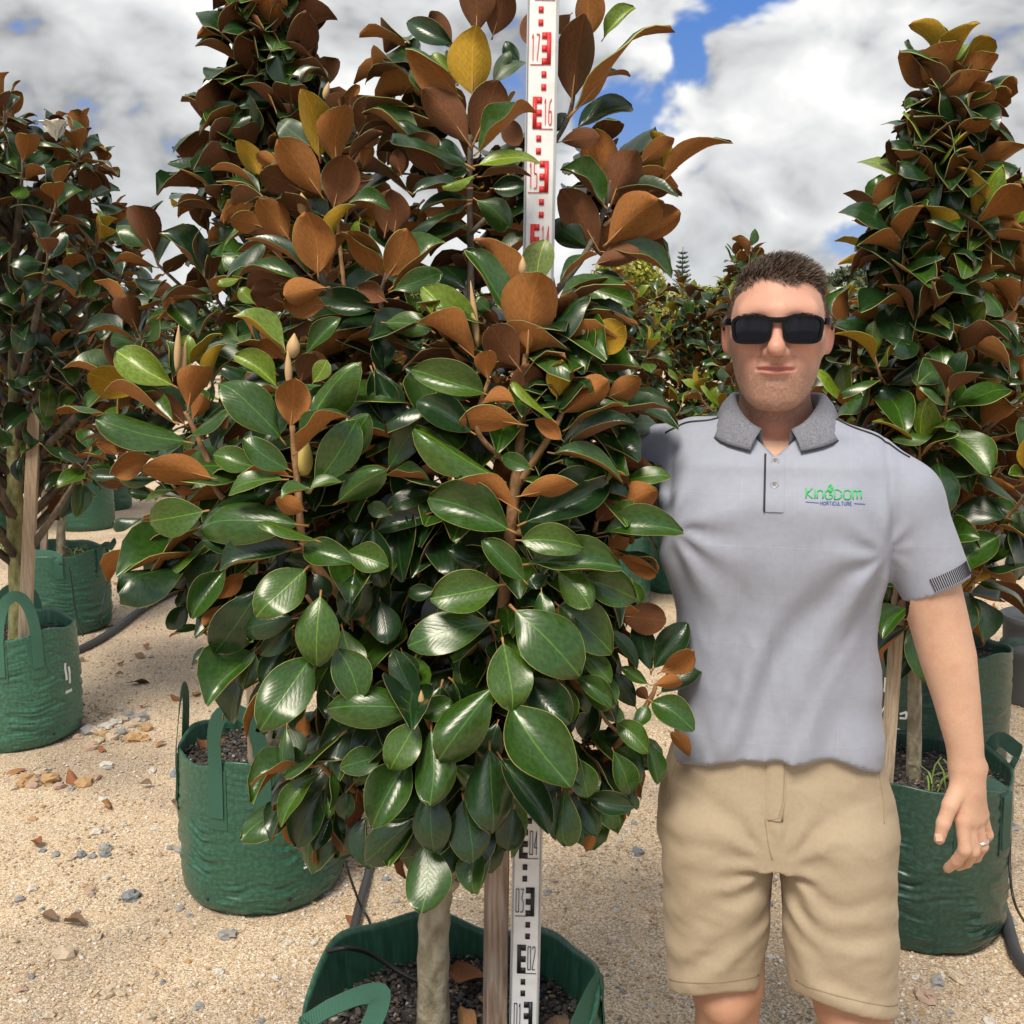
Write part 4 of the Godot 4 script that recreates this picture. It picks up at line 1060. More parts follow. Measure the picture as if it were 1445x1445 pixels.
# a potted magnolia grown from rules: shoots set in a spiral up the crown, each ending in a whorl whose youngest leaves stand upright and show their felted undersides
func grown_tree(p: Dictionary) -> Node3D:
	var r := RandomNumberGenerator.new()
	r.seed = p.seed
	var at: Vector3 = p.at
	var tree := thing("magnolia_tree", p.label, "tree", at, "potted magnolia trees")
	var top: float = p.top
	var low: float = p.low
	var lean: Vector3 = p.get("lean", Vector3.ZERO)
	var axis := func(h: float) -> Vector3: return at + Vector3(0, h - at.y, 0) + lean * clampf((h - at.y) / (top - at.y), 0.0, 1.0)
	var near: bool = p.get("near", false)
	var tr: float = p.get("trunk", 0.024)
	var pts := []
	var rr := []
	for k in 9:
		var h := lerpf(at.y - 0.04, top - 0.1, k / 8.0)
		pts.append(axis.call(h) - at + Vector3(r.randf_range(-1, 1), 0, r.randf_range(-1, 1)) * 0.012)
		rr.append(lerpf(tr, 0.005, pow(k / 8.0, 0.8)))
	obj("trunk", stem_mesh(pts, rr, 12 if near else 8), M[p.get("bark", "bark")], tree)
	var leaves := []
	var shoots: int = p.shoots
	var L: float = p.leaf
	var branches := begin()
	var eye := Vector3(0, 1.55, 0)
	for i in shoots:
		var f := (i + r.randf()) / shoots
		f = pow(f, 0.9)
		var h := lerpf(low, top, f)
		var az := i * 2.39996 + r.randf_range(-0.4, 0.4)
		var rad: float = p.wide * profile(f, p.get("shape", 0)) * (r.randf_range(0.66, 1.14) if i % 4 else r.randf_range(0.25, 0.6))
		var out := Vector3(cos(az), 0, sin(az))
		var tip: Vector3 = axis.call(h) + out * rad
		var dir := (out * lerpf(0.9, 0.25, f) * r.randf_range(0.5, 1.1) + Vector3.UP).normalized()
		if i == shoots - 1:
			tip = axis.call(top)
			dir = Vector3.UP
		var foot: Vector3 = axis.call(maxf(h - rad * 0.9 - 0.06, at.y + 0.3))
		var mid := foot.lerp(tip, 0.55) + Vector3(0, -0.05 * rad, 0)
		tube(branches, [foot - at, mid - at, tip - dir * 0.05 - at, tip + dir * 0.01 - at], [tr * 0.34, tr * 0.26, 0.0042, 0.003], 5)
		var n := int(p.get("whorl", 11)) + r.randi_range(-2, 2)
		var spread := L * 1.1
		var tint := r.randf()
		for k in n:
			var q := float(k) / (n - 1)
			var el := lerpf(1.36, -0.40, pow(q, 0.85)) + r.randf_range(-0.2, 0.2)
			if f < 0.35:
				el -= 0.35 * (1.0 - f / 0.35)
			var a2 := k * 2.39996 + r.randf_range(-0.35, 0.35)
			var side := dir.cross(Vector3(0.3, 0.2, 0.9)).normalized()
			var radial := side * cos(a2) + dir.cross(side) * sin(a2)
			var d := (dir * sin(el) + radial * cos(el)).normalized()
			d = (d + Vector3.DOWN * 0.35 * q).normalized()
			var face := dir * cos(el) - radial * sin(el) + Vector3(r.randf_range(-0.25, 0.25), 0, r.randf_range(-0.25, 0.25))
			var base := tip - dir * (q * spread * r.randf_range(0.85, 1.15))
			var l := L * r.randf_range(0.78, 1.15) * (0.8 if k == 0 else 1.0)
			var young: float = p.get("young", 0.3)
			var kind := "m"
			if q < (0.52 if f > 0.45 else 0.30):
				kind = "b" if r.randf() < 0.62 else "r"
				if tint < young and q < 0.2:
					kind = "o" if r.randf() < 0.7 else "l"
			else:
				kind = "d" if r.randf() < 0.55 else ("m" if r.randf() < 0.72 else "g")
			if p.get("dark", false) and kind == "b" and r.randf() < 0.5:
				kind = "r"
			var m := leaf_mats(kind, r)
			var c := base + d * l * 0.6
			var front: float = (c - axis.call(c.y)).dot((eye - c).normalized()) / p.wide
			leaves.append([leaf_place(base, d * l, face, l * 0.56), r.randi() % 24, m[0], m[1], m[2], l / L + 2.0 * front + r.randf() * 0.3 + (0.7 if f > 0.8 else 0.0)])
	for k in int(p.get("fill", 90)):
		var f := r.randf()
		var h := lerpf(low, top - 0.08, f)
		var az := r.randf() * TAU
		var out := Vector3(cos(az), 0, sin(az))
		var base: Vector3 = axis.call(h) + out * p.wide * profile(f, p.get("shape", 0)) * sqrt(r.randf()) * 0.8
		var el := r.randf_range(-0.8, 0.45)
		var d := (out.rotated(Vector3.UP, r.randf_range(-0.8, 0.8)) * cos(el) + Vector3.UP * sin(el)).normalized()
		var l := L * r.randf_range(0.75, 1.1)
		var m := leaf_mats("d" if r.randf() < 0.7 else ("m" if r.randf() < 0.5 else "r"), r)
		leaves.append([leaf_place(base, d * l, Vector3.UP - d * d.y + Vector3(r.randf_range(-0.4, 0.4), 0, r.randf_range(-0.4, 0.4)), l * 0.56), r.randi() % 24, m[0], m[1], m[2], 0.0])
	var bm := obj("branchwork", done(branches), M.twig if p.get("red_twigs", false) else M.twig_dark, tree)
	bm.set_meta("kind", "stuff")
	put_leaves(tree, leaves, p.get("most", 300), near)
	return tree

func profile(f: float, shape: int) -> float:
	if shape == 1:   # pointed
		return pow(sin(PI * clampf(0.16 + 0.80 * f, 0, 1)), 0.8) * lerpf(1.12, 0.16, pow(f, 1.15)) if f < 0.97 else 0.03
	if shape == 2:   # round headed
		return pow(sin(PI * clampf(0.22 + 0.72 * f, 0, 1)), 0.6)
	return pow(sin(PI * clampf(0.25 + 0.72 * f, 0, 1)), 0.7) * lerpf(1.0, 0.75, f)

func make_trees() -> void:
	make_leaf_shapes()
	front_tree()
	grown_tree({"at": Vector3(-0.71, 0.36, -3.02), "seed": 201, "top": 2.68, "low": 0.95, "wide": 0.44, "shape": 1, "fill": 120, "shoots": 64, "leaf": 0.145, "whorl": 12, "young": 0.12, "dark": true, "near": true, "trunk": 0.024, "lean": Vector3(0.06, 0, 0), "label": "tall dark pointed magnolia rising behind the left of the front tree"})
	grown_tree({"at": Vector3(-2.02, 0.36, -4.22), "seed": 305, "top": 2.47, "low": 1.12, "wide": 0.56, "shape": 2, "fill": 130, "shoots": 82, "leaf": 0.13, "whorl": 11, "young": 0.1, "near": true, "trunk": 0.052, "bark": "bark_green", "lean": Vector3(0.12, 0, 0), "label": "magnolia on a thick greenish trunk at the left edge, with one white bloom"})
	grown_tree({"at": Vector3(-2.58, 0.36, -5.95), "seed": 411, "top": 2.30, "low": 1.0, "wide": 0.62, "shape": 0, "fill": 180, "shoots": 72, "leaf": 0.13, "young": 0.2, "trunk": 0.03, "lean": Vector3(0.2, 0, 0), "label": "magnolia standing in the second bag from the left front"})
	grown_tree({"at": Vector3(1.105, 0.36, -2.80), "seed": 517, "top": 2.27, "low": 0.92, "wide": 0.36, "shape": 1, "fill": 90, "shoots": 54, "leaf": 0.145, "whorl": 12, "young": 0.3, "near": true, "trunk": 0.022, "lean": Vector3(-0.01, 0, 0), "red_twigs": true, "label": "tall pointed magnolia directly behind the man's bare forearm"})
	grown_tree({"at": Vector3(1.62, 0.36, -3.92), "seed": 523, "top": 2.25, "low": 0.9, "wide": 0.44, "shape": 0, "shoots": 58, "leaf": 0.14, "young": 0.3, "near": true, "trunk": 0.02, "red_twigs": true, "label": "bushy magnolia at the right edge, behind the pointed one"})
	grown_tree({"at": Vector3(1.42, 0.36, -5.0), "seed": 531, "top": 1.80, "low": 0.85, "wide": 0.50, "shape": 2, "shoots": 48, "leaf": 0.125, "young": 0.5, "near": true, "red_twigs": true, "label": "low magnolia with rusty young leaves just right of the man's collar"})
	# the row behind the man, then rows further off
	var rows := [[0.62, -6.5, 1.97, 0.50, 0.6], [1.10, -7.0, 1.98, 0.5, 0.6], [1.47, -6.7, 2.20, 0.40, 0.5], [2.3, -7.4, 1.95, 0.52, 0.5], [3.1, -8.0, 2.0, 0.55, 0.5], [-3.85, -9.5, 2.3, 0.6, 0.2], [-4.62, -9.1, 2.4, 0.6, 0.2], [-2.7, -12.0, 2.3, 0.6, 0.2], [-1.5, -8.2, 2.3, 0.55, 0.3], [-0.5, -7.8, 2.1, 0.55, 0.4], [-4.12, -10.7, 2.3, 0.65, 0.2], [0.1, -9.6, 2.1, 0.6, 0.4], [4.1, -9.5, 2.1, 0.6, 0.3]]
	var words := ["first magnolia of the back row, beside the front tree's right edge", "magnolia of the back row over the man's raised shoulder", "slim taller magnolia of the back row against the man's temple", "magnolia of the back row hidden behind the man's neck", "back row magnolia behind the pointed tree", "magnolia in the far bag beyond the second left bag", "magnolia at the left edge behind the thick trunk", "distant magnolia at the end of the left row", "magnolia deep behind the tall dark one", "magnolia deep behind the front tree", "farthest magnolia of the left row", "magnolia deep behind the staff's upper half", "farthest magnolia of the row at the right"]
	for k in rows.size():
		var w: Array = rows[k]
		grown_tree({"at": Vector3(w[0], 0.36, w[1]), "seed": 600 + k * 7, "top": w[2], "low": 0.75, "wide": w[3], "shape": 2 if k % 2 else 0, "shoots": 56, "leaf": 0.13, "whorl": 10, "young": w[4], "most": 300 if k < 4 else 150, "trunk": 0.02, "red_twigs": true, "label": words[k]})
# ---------------------------------------------------------------- ground
var lumpy := FastNoiseLite.new()

func ground_y(x: float, z: float) -> float:
	return 0.008 * lumpy.get_noise_2d(x * 40.0, z * 40.0) + 0.004 * lumpy.get_noise_2d(x * 160.0 + 50.0, z * 160.0)

func stone_mesh(seed_: int, fine := false) -> ArrayMesh:
	var r := RandomNumberGenerator.new()
	r.seed = seed_
	var n := FastNoiseLite.new()
	n.seed = seed_
	n.frequency = 0.9
	var st := begin()
	st.set_smooth_group(-1)
	var rows := 6 if fine else 3
	var cols := 9 if fine else 6
	var P := []
	for j in rows + 1:
		var a := PI * j / rows
		var R := PackedVector3Array()
		for i in cols:
			var b := TAU * (i + 0.5 * (j % 2)) / cols
			var v := Vector3(sin(a) * cos(b), -cos(a), sin(a) * sin(b))
			v *= 1.0 + 0.75 * n.get_noise_3dv(v * 1.6) + (r.randf_range(-0.17, 0.17) if j > 0 and j < rows else 0.0)
			R.append(v * Vector3(0.5, 0.36, 0.42))
		P.append(R)
	sheet(st, P, true, false)
	return done(st)

func make_ground() -> void:
	lumpy.seed = 9
	lumpy.frequency = 0.03
	lumpy.fractal_octaves = 3
	# one sheet, finely divided near the camera and reaching past the horizon
	var xs := []
	var zs := []
	for k in range(-70, 71):
		xs.append(signf(k) * (absf(k) * 0.07 + pow(absf(k) / 70.0, 7.0) * 395.0))
	for k in 130:
		zs.append(4.0 - (k * 0.10 + pow(k / 129.0, 9.0) * 585.0))
	var st := begin()
	var P := []
	for z in zs:
		var R := PackedVector3Array()
		for x in xs:
			R.append(Vector3(x, ground_y(x, z), z))
		P.append(R)
	sheet(st, P, false, false)
	var g := obj("ground", done(st), M.ground)
	g.set_meta("kind", "structure")
	g.set_meta("label", "pale crushed granite yard strewn with stones")
	var r := RandomNumberGenerator.new()
	r.seed = 404
	var tones := [Color(0.36, 0.355, 0.35), Color(0.50, 0.36, 0.28), Color(0.58, 0.48, 0.36), Color(0.50, 0.32, 0.16), Color(0.26, 0.28, 0.31), Color(0.66, 0.63, 0.58)]
	var mats := []
	for c in tones:
		var m: StandardMaterial3D = M.stone.duplicate()
		m.vertex_color_use_as_albedo = false
		m.albedo_color = (c as Color).linear_to_srgb()
		mats.append(m)
	var shapes := []
	for k in 8:
		shapes.append(stone_mesh(50 + k, true))
	# stones that can be told apart; five large ones are things of their own, the rest pieces of the yard
	var words := {0: "round grey stone lying in front of the middle bag", 1: "broad pinkish stone on the gravel right of the staff's foot", 2: "rough grey stone before the bag behind the man's hand", 4: "angular pink stone nearest the hem of the man's shorts", 3: "flat cream stone beside the rough grey one"}
	for n in STONES.size() / 4:
		var size: float = STONES[n * 4 + 2]
		var xf := Transform3D(Basis(Vector3.UP, r.randf() * TAU) * Basis(Vector3.RIGHT, r.randf_range(-0.25, 0.25)), Vector3(STONES[n * 4], 0.0, STONES[n * 4 + 1]))
		xf.origin.y = ground_y(xf.origin.x, xf.origin.z) + size * 0.10
		var o: MeshInstance3D
		if words.has(n):
			o = obj("stone", shapes[n % 8], mats[STONES[n * 4 + 3]])
			tag(o, words[n], "stone")
		else:
			o = obj("pebble", shapes[n % 8], mats[STONES[n * 4 + 3]], g)
		o.transform = xf
		o.scale = Vector3(size, size * r.randf_range(0.7, 1.0), size * r.randf_range(0.8, 1.1))
	for n in 185:
		var z := -1.9 - pow(r.randf(), 1.3) * 6.0
		var x := r.randf_range(-0.52, 0.52) * -z
		var size := 0.008 + pow(r.randf(), 3.0) * 0.026
		var o := obj("pebble", shapes[n % 8], mats[[0, 2, 2, 3, 1, 5, 5, 4][r.randi() % 8]], g)
		o.transform = Transform3D(Basis(Vector3.UP, r.randf() * TAU), Vector3(x, ground_y(x, z) + size * 0.08, z))
		o.scale = Vector3(size, size * 0.8, size)
	# the loose grit between them
	var mm := MultiMesh.new()
	mm.transform_format = MultiMesh.TRANSFORM_3D
	mm.use_colors = true
	mm.mesh = stone_mesh(3)
	mm.instance_count = 90000
	var sand := [Color(0.34, 0.25, 0.17), Color(0.50, 0.37, 0.24), Color(0.62, 0.47, 0.32), Color(0.68, 0.54, 0.38), Color(0.74, 0.64, 0.51), Color(0.78, 0.74, 0.68), Color(0.58, 0.40, 0.22), Color(0.44, 0.42, 0.39)]
	for n in 90000:
		var z := -1.55 - pow(r.randf(), 1.7) * 7.5
		var x := r.randf_range(-0.56, 0.56) * -z
		var size := (0.0024 + pow(r.randf(), 3.5) * 0.0105) * (1.0 + 0.05 * -z)
		var b := Basis(Vector3(r.randf_range(-1, 1), r.randf_range(-1, 1), r.randf_range(-1, 1)).normalized(), r.randf() * TAU).scaled(Vector3(size, size * r.randf_range(0.6, 1.0), size))
		mm.set_instance_transform(n, Transform3D(b, Vector3(x, ground_y(x, z) + size * 0.12, z)))
		mm.set_instance_color(n, sand[r.randi() % 8])
	var mi := MultiMeshInstance3D.new()
	mi.name = "gravel"
	mi.multimesh = mm
	mi.material_override = M.stone
	mi.set_meta("kind", "stuff")
	g.add_child(mi, true)

# ---------------------------------------------------------------- grow bags
var creases := FastNoiseLite.new()

func bag_radius(b: Dictionary, a: float, y: float) -> float:
	var t: float = y / b.high
	var rr: float = b.wide * (1.0 - 0.10 * exp(-y / 0.018) + 0.018 * sin(PI * t) - 0.012 * t)
	rr *= 1.0 + 0.012 * sin(2.0 * a + b.seed) + 0.008 * sin(3.0 * a + b.seed * 2.0)
	var u: float = a * 1.7
	var warp := 0.16 * creases.get_noise_2d(a * 9.0 + b.seed * 31.0, y * 12.0)
	# long shallow folds running round the bag, closer together near its foot
	var n1 := creases.get_noise_3d(cos(a) * 7.0 + b.seed * 13.0, (y + warp * 0.30) * 165.0, sin(a) * 7.0)
	var n2 := creases.get_noise_3d(cos(a) * 13.0 + b.seed * 5.0, (y + warp * 0.18) * 360.0, sin(a) * 13.0)
	var amount := lerpf(1.0, 0.35, smoothstep(0.45, 0.95, t))
	amount *= 0.25 + 1.1 * smoothstep(-0.35, 0.35, creases.get_noise_3d(cos(a) * 14.0 + 40.0, y * 36.0 + b.seed * 9.0, sin(a) * 14.0))
	rr += amount * (0.0070 * (0.5 - absf(n1) * 1.6) + 0.0046 * (0.4 - absf(n2) * 1.5))
	return rr

func bag_rim(b: Dictionary, a: float) -> float:
	return b.high + b.get("floppy", 1.0) * (0.010 * sin(a * 3.0 + b.seed * 1.7) + 0.006 * sin(a * 7.0 + b.seed))

func bag_at(b: Dictionary, a: float, y: float, off := 0.0) -> Vector3:
	var rr := bag_radius(b, a, minf(y, b.high)) + off
	return Vector3(cos(a) * rr, y, sin(a) * rr)

func handle(bag: Node3D, b: Dictionary, a1: float, a2: float, up: float, lean: float, droop := 0.0, sew := 0.15) -> void:
	var raw := []
	var dirs := []
	var rim1 := bag_rim(b, a1)
	var rim2 := bag_rim(b, a2)
	for k in 5:
		raw.append(bag_at(b, a1, lerpf(rim1 - sew, rim1 - 0.005, k / 4.0), 0.0045))
		dirs.append(Vector3(cos(a1), 0, sin(a1)))
	for k in range(1, 14):
		var t := k / 14.0
		var a := lerpf(a1, a2, t - 0.06 * sin(TAU * t))
		var s := pow(sin(PI * t), 0.62)
		var rr: float = bag_radius(b, a, b.high) + 0.005 - lean * s
		var y := lerpf(rim1, rim2, t) + up * s - droop * pow(sin(PI * t), 2.0)
		raw.append(Vector3(cos(a) * rr, y, sin(a) * rr))
		dirs.append((Vector3(cos(a), 0, sin(a)) + Vector3.UP * (lean / maxf(absf(up), 0.05)) * 0.8 * s).normalized())
	for k in 5:
		raw.append(bag_at(b, a2, lerpf(rim2 - 0.005, rim2 - sew, k / 4.0), 0.0045))
		dirs.append(Vector3(cos(a2), 0, sin(a2)))
	var st := begin()
	strap(st, raw, dirs, 0.042, 0.0022)
	var loop := obj("handle", done(st), M["web_" + b.tone], bag)
	# the square patches that sew its ends to the bag
	for a in [a1, a2]:
		var P := []
		for j in 6:
			var R := PackedVector3Array()
			for i in 5:
				R.append(bag_at(b, a + (i - 2) * 0.0145 / b.wide, b.high - sew - 0.03 + (sew + 0.02) * j / 5.0, 0.0025))
			P.append(R)
		var st2 := begin()
		sheet(st2, P)
		obj("handle_patch", done(st2), M["bag_" + b.tone], loop)

# a line of print on the bag: strokes in metres, u round to the right as one looks at it, v up
func bag_print(bag: Node3D, b: Dictionary, a0: float, y0: float, strokes: Array, width: float, called := "printed_mark") -> void:
	var st := begin()
	for s in strokes:
		var fine := []
		var dirs := []
		for i in s.size() - 1:
			for k in 4:
				var q: Vector2 = (s[i] as Vector2).lerp(s[i + 1], k / 3.0)
				var a: float = a0 - q.x / b.wide
				fine.append(bag_at(b, a, y0 + q.y, 0.0018))
				dirs.append(Vector3(cos(a), 0, sin(a)))
			strap(st, fine, dirs, width, 0.0008)
			fine = []
			dirs = []
	obj(called, done(st), M.bag_print, bag)

func bag(b: Dictionary, label: String) -> Node3D:
	var at: Vector3 = b.at
	var o := thing("grow_bag", label, "planter bag", at, "green grow bags")
	var na: int = b.get("round", 64)
	var ny: int = b.get("rows", 30)
	var P := []
	for j in ny + 1:
		var R := PackedVector3Array()
		for i in na:
			var a := TAU * i / na
			var y := bag_rim(b, a) * j / ny
			R.append(bag_at(b, a, y))
		P.append(R)
	# turned over the rim and down the inside
	var soil: float = b.soil
	for k in [[0.004, -0.003], [0.002, -0.008], [-0.010, -0.010], [-0.05, -0.013], [soil - b.high - 0.03, -0.02]]:
		var R := PackedVector3Array()
		for i in na:
			var a := TAU * i / na
			R.append(bag_at(b, a, bag_rim(b, a), k[1]) + Vector3(0, k[0], 0))
		P.append(R)
	var st := begin()
	sheet(st, P, true, false, Vector2(1, 1))
	fan(st, P[0], Vector3(0, 0.001, 0))
	obj("bag_wall", done(st), M["bag_" + b.tone], o)
	var st2 := begin()
	var S := []
	var r := RandomNumberGenerator.new()
	r.seed = int(b.seed * 100.0) + 3
	for j in 9:
		var R := PackedVector3Array()
		for i in 28:
			var a := TAU * i / 28
			var rr: float = (b.wide - 0.012) * (1.0 - j / 8.0)
			R.append(Vector3(cos(a) * rr, soil + r.randf_range(-0.006, 0.006) + 0.012 * (j / 8.0), sin(a) * rr))
		S.append(R)
	sheet(st2, S, true)
	obj("potting_mix", done(st2), M.mulch, o)
	var n: int = b.get("chips", 0)
	if n:
		var mm := MultiMesh.new()
		mm.transform_format = MultiMesh.TRANSFORM_3D
		mm.use_colors = true
		mm.mesh = stone_mesh(17)
		mm.instance_count = n
		for k in n:
			var rad: float = (b.wide - 0.016) * sqrt(r.randf())
			var a := r.randf() * TAU
			var size := r.randf_range(0.006, 0.021)
			var c := r.randf()
			var dark := Color(0.030, 0.026, 0.025).lerp(Color(0.12, 0.105, 0.10), c * c)
			if r.randf() < 0.07:
				dark = Color(0.24, 0.15, 0.09)
			if r.randf() < 0.04:
				dark = Color(0.30, 0.28, 0.26)
			mm.set_instance_transform(k, Transform3D(Basis(Vector3(r.randf_range(-1, 1), r.randf_range(-0.5, 0.5), r.randf_range(-1, 1)).normalized(), r.randf_range(-0.7, 0.7)) * Basis(Vector3.UP, r.randf() * TAU) * Basis.from_scale(Vector3(size, size * 0.45, size * r.randf_range(0.45, 0.8))), Vector3(cos(a) * rad, soil + 0.006 + r.randf_range(-0.002, 0.012), sin(a) * rad)))
			mm.set_instance_color(k, dark)
		var mi := MultiMeshInstance3D.new()
		mi.name = "bark_chips"
		mi.multimesh = mm
		mi.material_override = M.chip
		mi.set_meta("kind", "stuff")
		o.add_child(mi, true)
	# eyelets low on the wall
	if ny > 40:
		for k in 6:
			var a: float = b.seed + k * TAU / 6.0
			var c := bag_at(b, a, 0.045, 0.001)
			var st3 := begin()
			var out := Vector3(cos(a), 0, sin(a))
			tube(st3, [c - out * 0.003, c + out * 0.0015], [0.006, 0.005], 8)
			obj("drain_eyelet", done(st3), M.drip, o)
	return o

func stake(at: Vector3, top: Vector3, w: float, m: String, label: String) -> void:
	var st := begin()
	var y := (top - at).normalized()
	var x := y.cross(Vector3(0.25, 0, 1)).normalized()
	box(st, Transform3D(x, y, x.cross(y), (top - at) * 0.5), Vector3(w, at.distance_to(top), w), 0.002)
	var o := obj("timber_stake", done(st), M[m])
	o.position = at
	tag(o, label, "stake", "timber stakes")

func make_bags() -> void:
	creases.seed = 15
	creases.frequency = 0.11
	creases.fractal_octaves = 2
	var b := {"at": Vector3(-0.107, 0, -1.735), "wide": 0.262, "high": 0.44, "soil": 0.345, "seed": 1.3, "floppy": 2.0, "tone": "a", "round": 140, "rows": 90, "chips": 3600}
	var o := bag(b, "dark green bag at the bottom edge with the staff standing in it")
	handle(o, b, PI * 0.90, PI * 0.70, 0.05, 0.115, 0.0)
	handle(o, b, PI * 0.02, PI * 0.22, 0.012, 0.02, 0.0)
	b = {"at": Vector3(-0.735, 0, -2.98), "wide": 0.232, "high": 0.44, "soil": 0.395, "seed": 2.1, "tone": "a", "round": 150, "rows": 150, "chips": 1300}
	o = bag(b, "upright green bag with white triangle print, left of the front tree's trunk")
	handle(o, b, PI * 1.06, PI * 0.90, 0.15, 0.02)
	handle(o, b, PI * 0.60, PI * 0.42, 0.17, -0.03)
	var tri := []
	for k in 5:
		var y := 0.012 + k * 0.011
		var w := 0.024 - k * 0.0042
		tri.append([Vector2(-w, y), Vector2(w, y + 0.003)])
	tri.append([Vector2(0, 0.0), Vector2(0, 0.07)])
	bag_print(o, b, PI * 0.245, 0.115, tri, 0.006)
	bag_print(o, b, PI * 0.245, 0.195, [[Vector2(-0.045, 0), Vector2(-0.045, 0.035)], [Vector2(-0.033, 0), Vector2(-0.033, 0.035), Vector2(-0.018, 0.035), Vector2(-0.018, 0), Vector2(-0.033, 0)], [Vector2(-0.008, 0), Vector2(-0.008, 0.035), Vector2(0.007, 0.035), Vector2(0.007, 0), Vector2(-0.008, 0)], [Vector2(0.024, 0.035), Vector2(0.024, 0), Vector2(0.038, 0)]], 0.0045, "printed_capacity")
	b = {"at": Vector3(-2.045, 0, -4.22), "wide": 0.25, "high": 0.46, "soil": 0.40, "seed": 3.7, "tone": "b", "round": 130, "rows": 120, "chips": 500}
	o = bag(b, "faded pale green bag with a tall looped handle, cut by the left edge")
	handle(o, b, PI * 0.42, PI * 0.24, 0.16, 0.03, 0.0, 0.14)
	handle(o, b, PI * 1.3, PI * 1.5, 0.1, 0.0)
	bag_print(o, b, PI * 0.09, 0.20, [[Vector2(0, 0.05), Vector2(0.0, 0.12)], [Vector2(0.02, 0.03), Vector2(0.02, 0.10)], [Vector2(-0.01, 0), Vector2(0.03, 0.0)]], 0.012)
	b = {"at": Vector3(-2.575, 0, -5.95), "wide": 0.26, "high": 0.46, "soil": 0.41, "seed": 4.4, "tone": "a", "round": 110, "rows": 90, "chips": 300}
	o = bag(b, "green bag with a drip tube down its side, second on the left")
	handle(o, b, PI * 0.60, PI * 0.38, 0.02, 0.03, 0.0, 0.12)
	handle(o, b, PI * 0.08, PI * -0.08, 0.06, -0.05, 0.06, 0.12)
	bag_print(o, b, PI * 0.70, 0.24, [[Vector2(-0.03, 0), Vector2(0.0, 0.03), Vector2(0.03, 0)], [Vector2(-0.02, 0.04), Vector2(0.0, 0.0), Vector2(0.02, 0.045)], [Vector2(-0.03, -0.02), Vector2(0.03, -0.02)]], 0.012)
	b = {"at": Vector3(1.12, 0, -2.80), "wide": 0.245, "high": 0.445, "soil": 0.385, "seed": 5.2, "tone": "c", "round": 150, "rows": 150, "chips": 1300}
	o = bag(b, "dark green bag directly behind the man's hand")
	handle(o, b, PI * 0.28, PI * 0.46, 0.015, 0.05, 0.0)
	handle(o, b, PI * 0.05, PI * -0.10, 0.05, -0.03, 0.03)
	b = {"at": Vector3(1.64, 0, -3.95), "wide": 0.25, "high": 0.46, "soil": 0.40, "seed": 6.6, "tone": "c", "round": 110, "rows": 90, "chips": 500}
	o = bag(b, "dark green bag with white print, behind the one by the man's hand")
	handle(o, b, PI * 0.76, PI * 0.60, -0.07, -0.022, 0.0, 0.10)
	handle(o, b, PI * 0.02, PI * -0.06, 0.03, -0.12, 0.05)
	bag_print(o, b, PI * 0.86, 0.30, [[Vector2(-0.025, 0), Vector2(0.025, 0)], [Vector2(-0.025, 0.014), Vector2(0.025, 0.014)], [Vector2(-0.025, 0.028), Vector2(0.025, 0.028)], [Vector2(-0.025, 0.042), Vector2(0.025, 0.042)]], 0.0145, "printed_label")
	bag_print(o, b, PI * 0.82, 0.16, [[Vector2(-0.06, 0.05), Vector2(-0.045, 0.08), Vector2(-0.03, 0.05)], [Vector2(-0.02, 0.04), Vector2(0.0, 0.09), Vector2(0.015, 0.05)], [Vector2(0.0, 0.0), Vector2(0.0, 0.05)], [Vector2(0.025, 0.07), Vector2(0.05, 0.085), Vector2(0.05, 0.06), Vector2(0.025, 0.055)], [Vector2(0.01, 0.01), Vector2(0.03, 0.01)]], 0.008)
	# bags further off
	var far := [[-3.85, -9.5, "a"], [-4.12, -10.7, "a"], [-4.62, -9.1, "a"], [1.42, -5.0, "c"], [0.62, -6.5, "a"], [1.10, -7.0, "a"], [1.47, -6.7, "a"], [2.3, -7.4, "a"], [3.1, -8.0, "a"], [-1.5, -8.2, "a"], [-0.5, -7.8, "a"], [-2.7, -12.0, "a"], [0.1, -9.6, "a"], [4.1, -9.5, "a"]]
	var words := ["green bag standing alone behind the second left bag", "distant green bag peeping out right of the lone one", "distant green bag behind the thick trunk at the left edge", "green bag hidden behind the man's waist", "green bag of the back row, beside the man's raised arm", "green bag of the back row behind the man's chest", "green bag of the back row below the slim tree", "green bag of the back row behind the man", "green bag of the back row at the right", "green bag deep behind the middle bag", "green bag deep behind the front tree", "green bag at the far end of the left row", "green bag deep behind the staff", "farthest green bag of the row at the right"]
	for k in far.size():
		b = {"at": Vector3(far[k][0], 0, far[k][1]), "wide": 0.24, "high": 0.45, "soil": 0.40, "seed": 7.0 + k, "tone": far[k][2], "round": 72, "rows": 36}
		o = bag(b, words[k])
		handle(o, b, PI * 0.62, PI * 0.40, 0.02, 0.02, 0.0, 0.12)
		handle(o, b, PI * 1.1, PI * 0.92, 0.05, -0.02, 0.03, 0.12)
	stake(Vector3(-0.031, 0.30, -1.70), Vector3(-0.019, 1.25, -1.722), 0.036, "timber", "weathered square stake between the front trunk and the staff")
	stake(Vector3(-0.735, 0.36, -2.90), Vector3(-0.725, 1.35, -2.92), 0.040, "timber", "grey stake standing in the bag with the triangle print")
	stake(Vector3(-1.955, 0.36, -4.13), Vector3(-1.86, 1.35, -4.16), 0.045, "timber_pale", "leaning pale stake beside the thick greenish trunk")
	stake(Vector3(-2.64, 0.36, -5.88), Vector3(-2.56, 1.30, -5.88), 0.035, "timber", "brown stake in the second bag on the left")
	stake(Vector3(1.012, 0.34, -2.74), Vector3(1.018, 1.30, -2.72), 0.028, "timber_pale", "pale stake between the man's shirt and his forearm")
